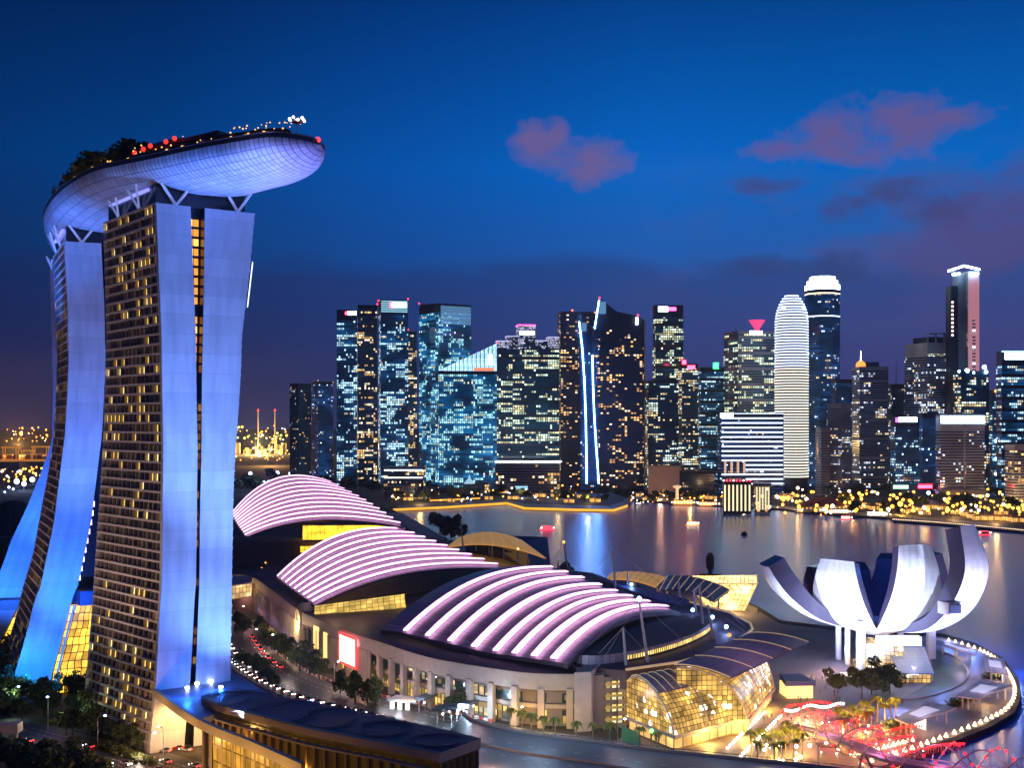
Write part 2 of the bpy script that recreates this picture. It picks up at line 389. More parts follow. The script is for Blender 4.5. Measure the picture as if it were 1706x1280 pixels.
# plaza of the museum and the promenade: paved apron following the shore
plaza = [(p.x, p.y) for p in [W(*q) for q in ((1265, 1020), (1300, 1040), (1400, 1052), (1500, 1058), (1568, 1062), (1620, 1077), (1663, 1100), (1690, 1133), (1694, 1160), (1682, 1184), (1643, 1207), (1585, 1230), (1515, 1256), (1465, 1282), (1300, 1282), (1215, 1262), (1130, 1262), (1020, 1240), (1180, 1140))]]
sheet('plaza', plaza, m_pave, .05)
sheet('waterfront_plaza', [(p.x, p.y) for p in [W(*q) for q in ((700, 884), (770, 906), (830, 928), (905, 953), (1000, 965), (1100, 975), (1200, 988), (1262, 1014), (1262, 1060), (1100, 1060), (900, 1010), (790, 960), (680, 890))]], m_pave, .04)
strip('path', [W(655, 855), W(680, 870), W(715, 892), W(760, 915), W(830, 945)], 22, mat('path_paving', (.42, .36, .30), .7), .09)
# curving forecourt between pond and promenade
strip('museum_walk', [W(1560, 1085), W(1610, 1102), W(1638, 1130), W(1622, 1160), W(1560, 1185), W(1480, 1200)], 13, mat('violet_grey_paving', (.26, .22, .25), .5), .10)
pond = [W(*q) for q in ((1556, 1083), (1590, 1096), (1612, 1118), (1608, 1135), (1585, 1150), (1540, 1164), (1500, 1166), (1530, 1150), (1555, 1135), (1552, 1105))]
sheet('pond', [(p.x, p.y) for p in pond], mat('lily_pond', (.012, .03, .02), .6, var=(.12, (.03, .06, .035))), .12)
g = MB(); pc = cat(pond[:7], 6); g.tube([(p.x, p.y, .35) for p in pc], .45, 5); tag(g.build('pond_kerb', mat('pale_kerb', (.5, .47, .46), .6)), 'pale curved kerb wall around the lily pond beside the museum', 'kerb wall')
# Roads
m_line = mat('road_paint', (.75, .75, .72), .6)
ave = [(388, 1035), (398, 1062), (425, 1100), (470, 1130), (540, 1158), (640, 1182), (740, 1207), (830, 1228), (900, 1240)]
ac, aL, aR = strip('road', [W(*q) for q in ave], 30, m_asph, .06)
def lane_marks(line, name, off, dash, z, gap=7, wd=.28):
    g = MB(); acc = 0
    for i in range(len(line)-1):
        p, q = line[i], line[i+1]; t = (q-p); l = t.length
        if l < .01: continue
        t = t/l; nrm = Vector((-t.y, t.x, 0)); k = 0
        while k < l:
            a = p+t*k+nrm*off; b = p+t*min(k+dash, l)+nrm*off
            g.quad((a.x-nrm.x*wd, a.y-nrm.y*wd, z), (b.x-nrm.x*wd, b.y-nrm.y*wd, z), (b.x+nrm.x*wd, b.y+nrm.y*wd, z), (a.x+nrm.x*wd, a.y+nrm.y*wd, z)); k += dash+gap
    return tag(g.build(name, m_line), kind='structure')
for o_ in (-9, -4.5, 4.5, 9): lane_marks(ac, 'lane_marking', o_, 2.5, .075, 4.5, .12)
lane_marks(ac, 'road_edge_line', 13.8, 50, .075, 0, .12); lane_marks(ac, 'road_edge_line', -13.8, 50, .075, 0, .12)
# highway lower left
hwl = [(-120, 1168), (0, 1212), (90, 1238), (200, 1262), (300, 1292), (420, 1330)]
hc, hL, hR = strip('highway', [W(*q) for q in hwl], 27, m_asph, .06)
for o_ in (-7, -3.5, 3.5, 7): lane_marks(hc, 'lane_marking', o_, 3, .075, 5, .12)
# expressway deck lower right (a raised viaduct), its parapet and edge rail
ED = 6.0
e1 = [W(*q, ED) for q in ((770, 1190), (800, 1207), (889, 1226), (1000, 1240), (1067, 1250), (1200, 1264), (1330, 1277), (1500, 1296))]
ec = cat(e1, 6); near = [Vector((p.x*.92-10, p.y-68, ED)) for p in ec]
g = MB(); g.loft([near, ec]); g.loft([[p-Vector((0, 0, 1.6)) for p in ec], [p-Vector((0, 0, 1.6)) for p in near]])
tag(g.build('viaduct_road', mat('viaduct_asphalt', (.085, .1, .125), .42, var=(.03, (.12, .14, .17)), bump=(1.2, .3, .05))), kind='structure')  # asphalt toned paler and bluer than the avenue
for k_, wd_ in ((.22, .18), (.45, .18), (.68, .18)):
    g = MB()
    ln_ = [p.lerp(q, k_) for p, q in zip(ec, near)]
    for i in range(0, len(ln_)-1, 2):
        a, b = ln_[i], ln_[i].lerp(ln_[i+1], .55); g.quad((a.x, a.y, ED+.01), (b.x, b.y, ED+.01), (b.x, b.y+.36, ED+.01), (a.x, a.y+.36, ED+.01))
    tag(g.build('lane_marking', m_line), kind='structure')
t_ = thing('parapet', 'pale concrete parapet with a steel rail along the near viaduct road', 'parapet', ec[0])
g = MB(); g.loft([[p+Vector((0, .0, -1.6)) for p in ec], [p+Vector((0, 0, 1.0)) for p in ec], [p+Vector((0, .35, 1.0)) for p in ec], [p+Vector((0, .35, -1.6)) for p in ec]])
g.build('wall', mat('parapet_concrete', (.42, .44, .48), .7), t_)
g = MB(); g.tube([p+Vector((0, .1, 1.7)) for p in ec], .12, 5); g.build('rail', mat('rail_steel', (.4, .42, .46), .35, .8), t_)
for i in range(0, len(ec), 2):
    g = MB(); g.tube([ec[i]+Vector((0, .1, 1)), ec[i]+Vector((0, .1, 1.7))], .1, 5); g.build('post', MATS['rail_steel'], t_)
t_ = thing('parapet', 'low grey median barrier across the middle of the viaduct road', 'parapet', ec[0]-Vector((0, 26, 0)))
mid_ = [p.lerp(q, .36) for p, q in zip(ec, near)]
g = MB(); g.loft([[p+Vector((0, 0, .0)) for p in mid_], [p+Vector((0, .1, .7)) for p in mid_], [p+Vector((0, .4, .7)) for p in mid_], [p+Vector((0, .5, .0)) for p in mid_]]); g.build('wall', MATS['parapet_concrete'], t_)
# lit quay edge of the far shore
m_gold = emi('gold_edge_light', (1, .46, .04), 1.3)
def quay(pxs, label, hgt=1.4, mt=None, z0=-1.5):
    ps = [W(*q) for q in pxs]; t = thing('quay_wall', label, 'quay wall', ps[0])
    g = MB(); g.loft([[p+Vector((0, -1.2, z0)) for p in ps], [p+Vector((0, -1.2, z0+hgt)) for p in ps]]); g.build('light_strip', mt or m_gold, t)
    g = MB(); g.loft([[p+Vector((0, -1.1, -2.6)) for p in ps], [p+Vector((0, -1.1, .9)) for p in ps], [p+Vector((0, 2, .9)) for p in ps]]); g.build('coping', m_edge, t)
quay([(655, 850), (740, 846), (845, 839), (874, 847.5), (960, 850), (1022, 851), (1046, 843)], 'long quay edge lit by a golden strip on the far side of the bay', 3.2)
quay([(1071, 825), (1105, 825), (1120, 826)], 'short golden quay edge beside the floating pier', 3)
quay([(716, 838), (760, 836), (800, 834)], 'second golden line set back above the long lit quay', 2.2, z0=2)
g_ = mat('hull_white', (.6, .6, .65), .5)

# ================================================================ HOTEL TOWERS
m_end = grid_mat('hotel_end_panel', (.62, .62, .64), (.42, .42, .45), 64, 3.55*2, .12, .45, lo=.90, hi=1.06)
m_slab = mat('balcony_concrete', (.70, .64, .62), .7)
m_fin = mat('balcony_divider', (.30, .25, .22), .7)
m_dglass = mat('dark_glass', (.012, .012, .016), .15)
m_winY = emi('lit_window_yellow', (1.0, .62, .13), 1.5)
m_winY2 = emi('lit_window_pale', (1.0, .74, .28), 2.0)
m_winD = emi('dim_window_brown', (.55, .34, .14), .16)
m_atr = emi('atrium_orange', (1.0, .36, .03), 1.3)
m_atr2 = emi('atrium_amber', (1.0, .50, .08), 2.2)
m_black = mat('crown_glass', (.015, .022, .03), .12)
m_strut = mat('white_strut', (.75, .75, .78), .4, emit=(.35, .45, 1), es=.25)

def end_B(T, x, y):                        # a pixel on the tower's near end plane -> (metres along b, height)
    c, b = T['c'], T['b']; n = Vector((-b.y, b.x)); d = Vector(((x-CX)/F, 1.0))
    t = n.dot(c)/n.dot(d); return (d*t-c).dot(b), H+t*(HY-y)/F
def prof(T, pts):
    return sorted([end_B(T, x, y)[::-1] for x, y in pts])
TW = []
def mk(name, c, a, b, near, far, thick, inner, outer, Lg=57, extra=None):
    T = dict(name=name, c=Vector(c), a=Vector(a).normalized(), b=Vector(b).normalized(), L=Lg)
    T['near'] = prof(T, near) if near and isinstance(near[0][0], (int, float)) and near[0][1] > 210 else near
    T['far'] = far; T['thick'] = thick
    T['inner'] = prof(T, inner) if inner else None; T['outer'] = prof(T, outer) if outer else None
    TW.append(T); return T
T3 = mk('hotel_tower', (-125.7, 438), (-.6, .8), (.8, .6),
        [(260, 338), (264, 440), (269, 560), (269.7, 626), (272, 750), (270.6, 870), (269, 980), (267, 1000), (264, 1060), (262, 1100), (259, 1145), (249, 1250)],
        [(0, -9.5), (14, -7.0), (47, -4.2), (71, -2.6), (100, -.6), (118, 0.3), (150, 1.2), (195, 0)], 12.8,
        [(341, 343), (340, 440), (338, 560), (336.5, 626), (335.5, 750), (333, 870), (332, 980), (331, 1000), (327, 1100), (322, 1250)],
        [(424.5, 352), (417, 440), (410, 500), (403, 560), (401, 626), (396, 700), (392, 750), (389, 820), (388, 870), (386, 980), (386, 1000), (384, 1100), (384, 1250)])
T2 = mk('hotel_tower', (-192.8, 532), (-.42, .907), (.907, .42),
        [(107, 402), (112, 500), (114.5, 600), (112, 660), (108, 726), (100, 790), (90, 870), (75.5, 940), (67, 980), (58, 1000), (43, 1060), (25, 1122), (18, 1160)],
        [(0, -24), (11.7, -20.5), (27.6, -15.8), (39.5, -13.2), (55.6, -8.6), (70, -6.2), (92.5, -2.2), (108, 0.2), (129, 1.4), (146, 1.9), (195, 0)], 15.2,
        None, None)
T1 = mk('hotel_tower', (-237, 634), (-.25, .97), (.97, .25),
        [(0, -42), (26, -30), (44, -22.6), (56, -18.8), (72, -11.6), (90, -4.6), (107, 1.0), (130, 1.5), (195, 0)],
        [(0, -42), (26, -30), (44, -22.6), (56, -18.8), (72, -11.6), (90, -4.6), (107, 1.0), (130, 1.5), (195, 0)], 16,
        None, None)
T2['near_flip'] = T1['near_flip'] = False
T2in = [(0, 26), (50, 25), (100, 24), (195, 20)]; T2out = [(0, 40), (195, 36)]
T2['inner'], T2['outer'] = T2in, T2out; T1['inner'], T1['outer'] = [(0, 26), (195, 22)], [(0, 40), (195, 38)]
LBL = {0: 'nearest white hotel tower, two curved slabs with yellow lit rooms on its dark facade',
       1: 'middle hotel tower whose flared white leg stands left of the nearest hotel tower',
       2: 'farthest hotel tower at the left edge, only its splayed blue lit leg showing'}
FL = 55; FH = 195/FL
for ti, T in enumerate(TW):
    c, a, b, Lg, th = T['c'], T['a'], T['b'], T['L'], T['thick']
    base = thing('hotel_tower', LBL[ti], 'hotel tower', (c.x, c.y, 0), 'hotel towers carrying the sky park')
    def P(u, B, z, c=c, a=a, b=b): return (c.x+a.x*u+b.x*B, c.y+a.y*u+b.y*B, z)
    nb = lambda z, T=T: tab(T['near'], z); fb = lambda z, T=T: tab(T['far'], z)
    def ob(t, z):                          # outer face offset at fraction t of the length
        return lerp(nb(z), fb(z), t)
    zs = [i*FH for i in range(FL+1)]
    # near and far end walls of the curved slab
    g = MB(); g.loft([[P(0, nb(z), z), P(0, nb(z)+th, z)] for z in zs]); g.loft([[P(0, nb(z), z), P(2.2, nb(z), z)] for z in zs], flip=True)
    g.loft([[P(0, nb(z)+th, z), P(3, nb(z)+th, z)] for z in zs]); g.build('end_wall', m_end, base)
    g = MB(); g.loft([[P(Lg, fb(z), z), P(Lg, fb(z)+th, z)] for z in zs], flip=True); g.build('end_wall', m_end, base)
    g = MB(); g.loft([[P(k*Lg/8, ob(k/8, z)+th, z) for k in range(9)] for z in zs]); g.quad(P(0, nb(195), 195.02), P(0, nb(195)+th, 195.02), P(Lg, fb(195)+th, 195.02), P(Lg, fb(195), 195.02))
    g.build('inner_wall', m_fin, base)
    # the facade: glass, floor slabs and dividers
    g = MB(); g.loft([[P(lerp(.3, Lg-.3, k/8), ob(k/8, z)+1.3, z) for k in range(9)] for z in zs], flip=True); g.build('curtain_glass', m_dglass, base)
    g = MB(); NB = 14
    for i in range(1, FL+1):
        z = i*FH-.45; z2 = z+.75
        r = [[], [], [], []]
        for k in range(9):
            t = k/8; u = lerp(.05, Lg-.05, t)
            o0 = ob(t, z)-.05
            for q, (dB, zz) in enumerate(((1.3, z), (0, z), (0, z2), (1.3, z2))): r[q].append(P(u, o0+dB, zz))
        g.loft(r)
    g.build('floor_slabs', m_slab, base)
    g = MB()
    for k in range(1, NB*2):
        t = k/(NB*2); u = Lg*t; w_ = .16 if k % 2 == 0 else .07; d0 = .15 if k % 2 == 0 else .8
        g.loft([[P(u-w_, ob(t, z)+1.29, z), P(u-w_, ob(t, z)+d0, z), P(u+w_, ob(t, z)+d0, z), P(u+w_, ob(t, z)+1.29, z)] for z in zs[::1]])
    g.build('room_dividers', m_fin, base)
    # windows
    rr = random.Random(11+ti*5); cells = []
    for i in range(2, FL):
        band = rr.random()
        for k in range(NB*2):
            zf = i/FL; p = .21 if zf > .42 else (.04 if zf > .30 else .07)
            if zf < .26: p = .16
            if ti == 1: p *= 1.0
            p *= (1.7 if band > .6 else .55)
            if zf > .9: p *= .6
            if rr.random() < p: cells.append((i, k, 2 if rr.random() < .25 else 1))
            elif rr.random() < .26: cells.append((i, k, 0))  # dim brown rooms, their share raised to stand in for city light
    rr.shuffle(cells)
    cells.sort(key=lambda q: -q[2])
    rest = MB()
    for n_, (i, k, lit) in enumerate(cells):
        t0, t1 = (k+.16)/(NB*2), (k+.84)/(NB*2)
        if lit == 1 and (k % 2): t0 = (k+.35)/(NB*2)
        z0, z1 = i*FH+.35, i*FH+FH*.80
        q = [P(Lg*t0, ob(t0, z0)+1.18, z0), P(Lg*t1, ob(t1, z0)+1.18, z0), P(Lg*t1, ob(t1, z1)+1.18, z1), P(Lg*t0, ob(t0, z1)+1.18, z1)][::-1]
        if n_ < 99 and ti < 2:
            g = MB(); g.quad(*q); g.build('window', (m_winD, m_winY, m_winY2)[lit], base)
        else: rest.quad(*q, mi=lit)
    if rest.v: tag(rest.build('window', [m_winD, m_winY, m_winY2], base), kind='stuff')
    # straight slab behind
    ib, ot = (lambda z, T=T: tab(T['inner'], z)), (lambda z, T=T: tab(T['outer'], z))
    g = MB(); g.loft([[P(0, ib(z), z), P(0, ot(z), z)] for z in zs]); g.build('end_wall', m_end, base)
    g = MB(); g.loft([[P(0, ot(z), z), P(Lg, ot(z), z)] for z in zs]); g.loft([[P(0, ib(z), z), P(Lg, ib(z), z)] for z in zs], flip=True)
    g.loft([[P(Lg, ib(z), z), P(Lg, ot(z), z)] for z in zs], flip=True)
    g.quad(P(0, ib(195), 195.02), P(0, ot(195), 195.02), P(Lg, ot(195), 195.02), P(Lg, ib(195), 195.02)); g.build('rear_facade', m_dglass, base)
    g = MB()
    for i in range(1, FL+1):
        z = i*FH; g.prism([P(-.0+.2, ot(z)-.1, 0)[:2], P(.2, ot(z)+.35, 0)[:2], P(Lg, ot(z)+.35, 0)[:2], P(Lg, ot(z)-.1, 0)[:2]][::-1], z-.3, z+.1)
    g.build('rear_balconies', m_slab, base)
    # glazed slot between the slabs
    g = MB(); g.loft([[P(4.5, nb(z)+th-.2, z), P(4.5, ib(z)+.2, z)] for z in zs]); g.build('slot_glass', m_black, base)
    gb = [MB(), MB()]
    for i in range(5 if ti == 0 else 6, FL-1):
        z0 = i*FH; B0, B1 = nb(z0)+th, ib(z0); wdt = B1-B0
        if ti == 0 and wdt < .9: continue
        hot = i > 21 or rr.random() < .5
        if ti == 0 and not hot: continue
        ncol = 2 if wdt > 3.2 else 1
        for q in range(ncol):
            x0 = B0+.15+(wdt-.3)*q/ncol; x1 = x0+(wdt-.3)/ncol-.3
            if rr.random() < .88: gb[rr.random() < .35].quad(P(4.3, x0, z0+.7), P(4.3, x1, z0+.7), P(4.3, x1, z0+FH-.3), P(4.3, x0, z0+FH-.3))
    if ti == 0:
        gb[0].build('slot_windows', m_atr, base); gb[1].build('slot_windows', m_atr2, base)
    # crown: recessed dark glass storey, struts to the sky park
    g = MB(); g.prism([P(3, nb(195)+1.0, 0)[:2], P(3, ot(195)-2.6, 0)[:2], P(Lg-3, ot(195)-2.6, 0)[:2], P(Lg-3, fb(195)+1.0, 0)[:2]], 194.9, 201.5); g.build('crown_glass', m_black, base)
    for (B, dB) in ((7.5, 5.5), (ot(195)-6, 5)):
        for s_ in (-1, 1):
            g = MB(); g.tube([P(1.5, B, 195), P(1.0, B+s_*dB, 202.5)], .55, 6); g.build('strut', m_strut, base)
    for u in (18, 40):
        for s_ in (-1, 1):
            g = MB(); g.tube([P(u, .2, 195), P(u+s_*5, -3.0, 203.5)], .45, 6); g.build('strut', m_strut, base)
    g = MB(); g.prism([P(9, -.15, 0)[:2], P(9, .9, 0)[:2], P(50, .9, 0)[:2], P(50, -.15, 0)[:2]], 200.6, 201.6); g.build('cove_light', emi('cove_blue', (.22, .25, 1.0), 1.6), base)
    T['P'] = P; T['base'] = base; T['nb'] = nb; T['ot'] = ot

# vertical LED line on the far edge of the nearest tower
P3 = TW[0]['P']
g = MB(); g.tube([P3(1.0, TW[0]['ot'](z)+1.3, z) for z in (160, 168, 177)], .22, 5); g.build('edge_light', emi('edge_white', (.8, .9, 1), 1.8), TW[0]['base'])

# atrium between the legs of the middle tower: canted glass wall, lit amber low down
m_amber = grid_mat('amber_atrium_glass', (.05, .04, .02), (.02, .015, .01), 2.6, 3.4, .35, .3, emit=(1.0, .52, .04), es=1.9, evar=1.2)
m_pinkg = grid_mat('violet_atrium_glass', (.05, .04, .05), (.02, .015, .03), 3.0, 3.4, .3, .3, emit=(.62, .36, .55), es=1.0, evar=1.0)
P2 = TW[1]['P']; nb2 = TW[1]['nb']
t_ = thing('atrium', 'glazed atrium between the flared legs of the middle hotel tower, amber below and violet above', 'atrium', TW[1]['base'].location)
g = MB(); g.loft([[P2(5, nb2(z)+15.2, z), P2(5, 30, z)] for z in (45, 55, 65, 75, 84)]); g.build('upper_glass', m_pinkg, t_)
g = MB(); g.loft([[P2(1.5, nb2(z)+15.3, z), P2(1.5, 25, z)] for z in (0, 10, 20, 30, 38)]); g.build('lower_glass', m_amber, t_)
g = MB(); g.prism([P2(-7, 6, 0)[:2], P2(-7, 27, 0)[:2], P2(6, 27, 0)[:2], P2(6, 3.5, 0)[:2]], 38.5, 44.6); g.build('canopy', mat('navy_roof', (.03, .05, .12), .5), t_)
g = MB(); g.loft([[P2(-1, nb2(z)+16.2, z), P2(-1, nb2(z)+17.2, z)] for z in (2, 20, 38)]); g.build('edge_frame', m_slab, t_)
g = MB(); g.loft([[P2(-6.5, 17.5, z), P2(1.0, 19.5, z)] for z in (0, 20, 38)]); g.build('glass_fin', m_amber, t_)
g = MB()
for z in range(48, 84, 4): g.box(P2(4.6, nb2(z)+15.9, z), 1.0, .5, 2.4, 0)
g.build('wall_lights', emi('lilac_lamp', (1, .75, .9), 2.6), t_)
P1 = TW[2]['P']; nb1 = TW[2]['nb']
t_ = thing('atrium', 'amber lit glass wall between the farthest splayed leg and the ground at the left edge', 'atrium', TW[2]['base'].location)
g = MB(); g.loft([[P1(1.5, nb1(z)+16.2, z), P1(1.5, 26, z)] for z in (0, 10, 20, 30, 36)]); g.build('lower_glass', m_amber, t_)
g = MB(); g.prism([P1(-6, -50, 0)[:2], P1(-6, 20, 0)[:2], P1(4, 20, 0)[:2], P1(4, -50, 0)[:2]], 22, 27); g.build('podium_roof', mat('podium_grey', (.2, .2, .22), .6), t_)

# ---------------------------------------------------------------- sky park
Lp = [(-64.5, 417), (-69, 408), (-78, 402), (-91, 407.5), (-106.6, 417), (-124, 431), (-139.8, 443), (-154, 455), (-170.5, 478), (-187, 506), (-202, 536), (-215, 567), (-228, 604), (-240, 643), (-248, 682), (-249, 706), (-240, 722)]
Rp = [(-64.5, 419), (-64.5, 427), (-68, 438), (-76, 450), (-87, 460), (-97, 472), (-107, 485), (-119, 498), (-133, 516), (-147, 540), (-158, 566), (-169, 592), (-182, 620), (-195, 655), (-208, 688), (-222, 708), (-238, 722)]
LL = cat([(x, y, 0) for x, y in Lp], 5); RR_ = cat([(x, y, 0) for x, y in Rp], 5)
def rimz(i): return 210+1.2*max(0, 1-i/20)
park = thing('sky_park', 'long boat shaped roof park across three hotel towers, with a blue lit panelled hull', 'sky park', (-128, 471, 198))
m_hull = grid_mat('hull_panel', (.48, .49, .53), (.11, .12, .19), 4.2, 1.9, .3, .55)
rows = []; wmax = 58
for i, (l, r) in enumerate(zip(LL, RR_)):
    wd = (l-r).length; dep = 10.0*min(1, (wd/48))**1.15; z0 = rimz(i); row = []
    for k in range(19):
        th_ = PI*k/18; x = (1-math.cos(th_))/2; p = l.lerp(r, x)
        row.append((p.x, p.y, z0-dep*math.sin(th_)**.8-.0))
    rows.append(row)
g = MB(); g.loft(rows, flip=False); hull = g.build('hull', m_hull, park, smooth=True)
g = MB(); g.loft([[(l.x, l.y, rimz(i)-.4), (r.x, r.y, rimz(i)-.4)] for i, (l, r) in enumerate(zip(LL, RR_))], flip=True); g.build('deck', mat('deck_timber', (.12, .09, .07), .7), park)
for side, nm in ((LL, 'l'), (RR_, 'r')):
    g = MB(); g.loft([[(p.x, p.y, rimz(i)-.5) for i, p in enumerate(side)], [(p.x, p.y, rimz(i)+1.1) for i, p in enumerate(side)]]); g.tube([(p.x, p.y, rimz(i)+1.2) for i, p in enumerate(side)], .2, 4)
    g.build('parapet', mat('rim_dark', (.05, .05, .07), .5), park)
def deck(i, k, dz=0):
    i0 = int(i); l = LL[i0].lerp(LL[min(i0+1, len(LL)-1)], i-i0); r = RR_[i0].lerp(RR_[min(i0+1, len(RR_)-1)], i-i0); p = l.lerp(r, k)
    return Vector((p.x, p.y, rimz(i)-.35+dz))
# structures on the deck
t_ = thing('restaurant_pavilion', 'dark pitched rooftop pavilion with a row of red and amber lamps along its terrace', 'rooftop pavilion', deck(27, .5))
ax = (deck(18, .5)-deck(27, .5)).normalized(); bx = Vector((-ax.y, ax.x, 0))
def DK(i, k, dz=0): return deck(i, k, dz)
g = MB(); pol = [deck(31, .16), deck(31, .75), deck(19, .75), deck(19, .16)]
g.prism([(p.x, p.y) for p in pol], 210.0, 217.0); g.build('wall', mat('pavilion_wall', (.10, .08, .08), .6), t_)
g = MB(); a0, a1, b0, b1 = deck(32, .12, 6.8), deck(32, .8, 6.8), deck(16, .8, 5.0), deck(16, .12, 4.6)
m0, m1 = deck(29.5, .4, 13.0), deck(18, .4, 6.6)
for q in ((a0, b0, m1, m0), (b1 and b0, b1, m1, m1), (a1, a0, m0, m0), (b1, a1, m0, m1)):
    pass
g.v = [tuple(p) for p in (a0, a1, b0, b1, m0, m1)]
# a0 near-left, a1 near-right, b0 far-right, b1 far-left
for f in ((0, 3, 5, 4), (3, 2, 5), (2, 1, 4, 5), (1, 0, 4)): g.face(f)
g.build('roof', mat('pavilion_roof', (.16, .12, .15), .6), t_)
m_red = emi('red_lamp', (1, .03, .02), 2.5); m_wl = emi('amber_lamp', (1, .50, .14), 2.2); m_wh = emi('white_lamp', (1, .92, .8), 4.0)
g0 = MB(); g0.tube([(0, 0, -1.2), (0, 0, .2)], .12, 5, mi=1); g0.ball((0, 0, .5), .85); 
deck_lamp = g0.build('deck_lamp', [m_red, m_fin]); tag(deck_lamp, 'round red lamp on the terrace of the rooftop pavilion', 'lamp', 'red lamps on the rooftop terrace')
sp_ = Spread(deck_lamp)
for i, dz in ((30, 4.6), (28.6, 5.2), (27.5, 5.8), (25.2, 6.0), (24, 6.4)): sp_.put(deck(i, .1, dz))
g0 = MB(); g0.tube([(0, 0, -2), (0, 0, 0)], .1, 5, mi=1); g0.ball((0, 0, .3), .5)
dl2 = g0.build('deck_lamp', [m_wl, m_fin]); tag(dl2, 'small amber lamp on the deck edge of the sky park', 'lamp', 'amber lamps along the sky park deck')
sp_ = Spread(dl2)
for j in range(64):
    i = U(5, 46); sp_.put(deck(i, U(.01, .08), U(1.6, 2.4)+(U(0, 3.4) if i < 32 else 0)), scale=U(.3, .62))
# terrace storeys along the near edge
g = MB(); rows_ = [[], [], [], []]
for i in range(8, 41):
    hh = 3.0 if i < 32 else 1.6
    for r_, (k_, z_) in zip(rows_, ((.012, 0), (.02, hh), (.14, hh), (.15, 0))): r_.append(deck(i, k_, z_))
g.loft(rows_); tr = thing('terrace_block', 'dark low terrace storey with small lit windows along the near edge of the sky park', 'terrace', deck(20, .02)); g.build('wall', mat('terrace_dark', (.07, .055, .06), .6), tr)
for j in range(26):
    i = U(9, 39); p_, q_ = deck(i, .008, U(.5, 1.4)), deck(i+.28, .008, 0); zz = U(.5, .9); g = MB(); q_.z = p_.z
    if i < 32: g.quad(p_, q_, q_+Vector((0, 0, zz)), p_+Vector((0, 0, zz))); g.build('window', m_wl, tr)
for i in range(44, 72, 3): sp_.put(deck(i, .02, 2), scale=.6)
g = MB(); g.ball((0, 0, 0), 1.0); beacon = g.build('beacon_light', emi('beacon_red', (1, .03, .05), 3.5)); tag(beacon, 'red warning light at the tip of the sky park', 'warning light'); beacon.location = deck(1.5, .25, 1.6)
# lamp mast
q = deck(9.5, .45); t_ = thing('lamp_mast', 'tall mast with a ring of white lamps near the tip of the sky park', 'lamp mast', q)
g = MB(); g.tube([q, q+Vector((0, 0, 8.6))], .22, 6); g.lathe((q.x, q.y, q.z+8), [(.3, 0), (2.3, .3), (2.4, .7)], 12); g.build('mast', m_slab, t_)
for k in range(10):
    g = MB(); a_ = 2*PI*k/10; g.ball((q.x+2.5*math.cos(a_), q.y+2.5*math.sin(a_), q.z+8.8+(k % 2)*.8), .5); g.build('lamp', m_wh, t_)
# people-height railing posts and low planters at the tip
g = MB()
for j in range(60):
    p = deck(U(2, 18), U(.05, .5), 0); g.box(p, .5, .5, U(1.2, 2.4))
tag(g.build('visitors', m_fin), 'crowd of visitors seen as small dark figures on the open deck of the sky park', 'crowd', kind='stuff')

# ---------------------------------------------------------------- blue canopy roof at the foot of the nearest tower
m_navy = mat('canopy_roof', (.16, .20, .30), .45)
cpx = [(256, 1149), (300, 1128), (318, 1120), (319, 1096), (384, 1093), (386, 1118), (412, 1134), (452, 1160), (330, 1200)]
cp = [W(x, y, 22) for x, y in cpx]
t_ = thing('podium_canopy', 'blue lit flat podium roof wrapping the foot of the nearest hotel tower', 'podium roof', (cp[0].x, cp[0].y, 21))
g = MB(); g.prism([(p.x, p.y) for p in cp][::-1], 20.2, 22.0); g.build('roof', m_navy, t_)
g = MB(); fe = [cp[0], cp[8], W(420, 1238, 22), W(505, 1276, 22)]
fe = cat(fe, 5); g.loft([[p+Vector((-.4, -.5, -2.4)) for p in fe], [p+Vector((-.4, -.5, .5)) for p in fe], [p+Vector((.6, .8, .5)) for p in fe]]); g.build('fascia', mat('sand_stone', (.5, .42, .32), .6), t_)
for k, (x, y) in enumerate(((327, 1111), (357, 1117), (352, 1137), (328, 1141), (368, 1147), (312, 1148))):
    p = W(x-2 if False else x, y, 22.8); g = MB(); g.lathe((p.x, p.y, 22), [(.35, 0), (.5, .4), (.9, .9), (.8, 1.5)], 8)
    tag(g.build('floodlight', emi('flood_white', (.65, .78, 1), 7)), 'small bright blue white floodlight standing on the podium roof at the tower foot', 'floodlight', 'floodlights on the podium roof')

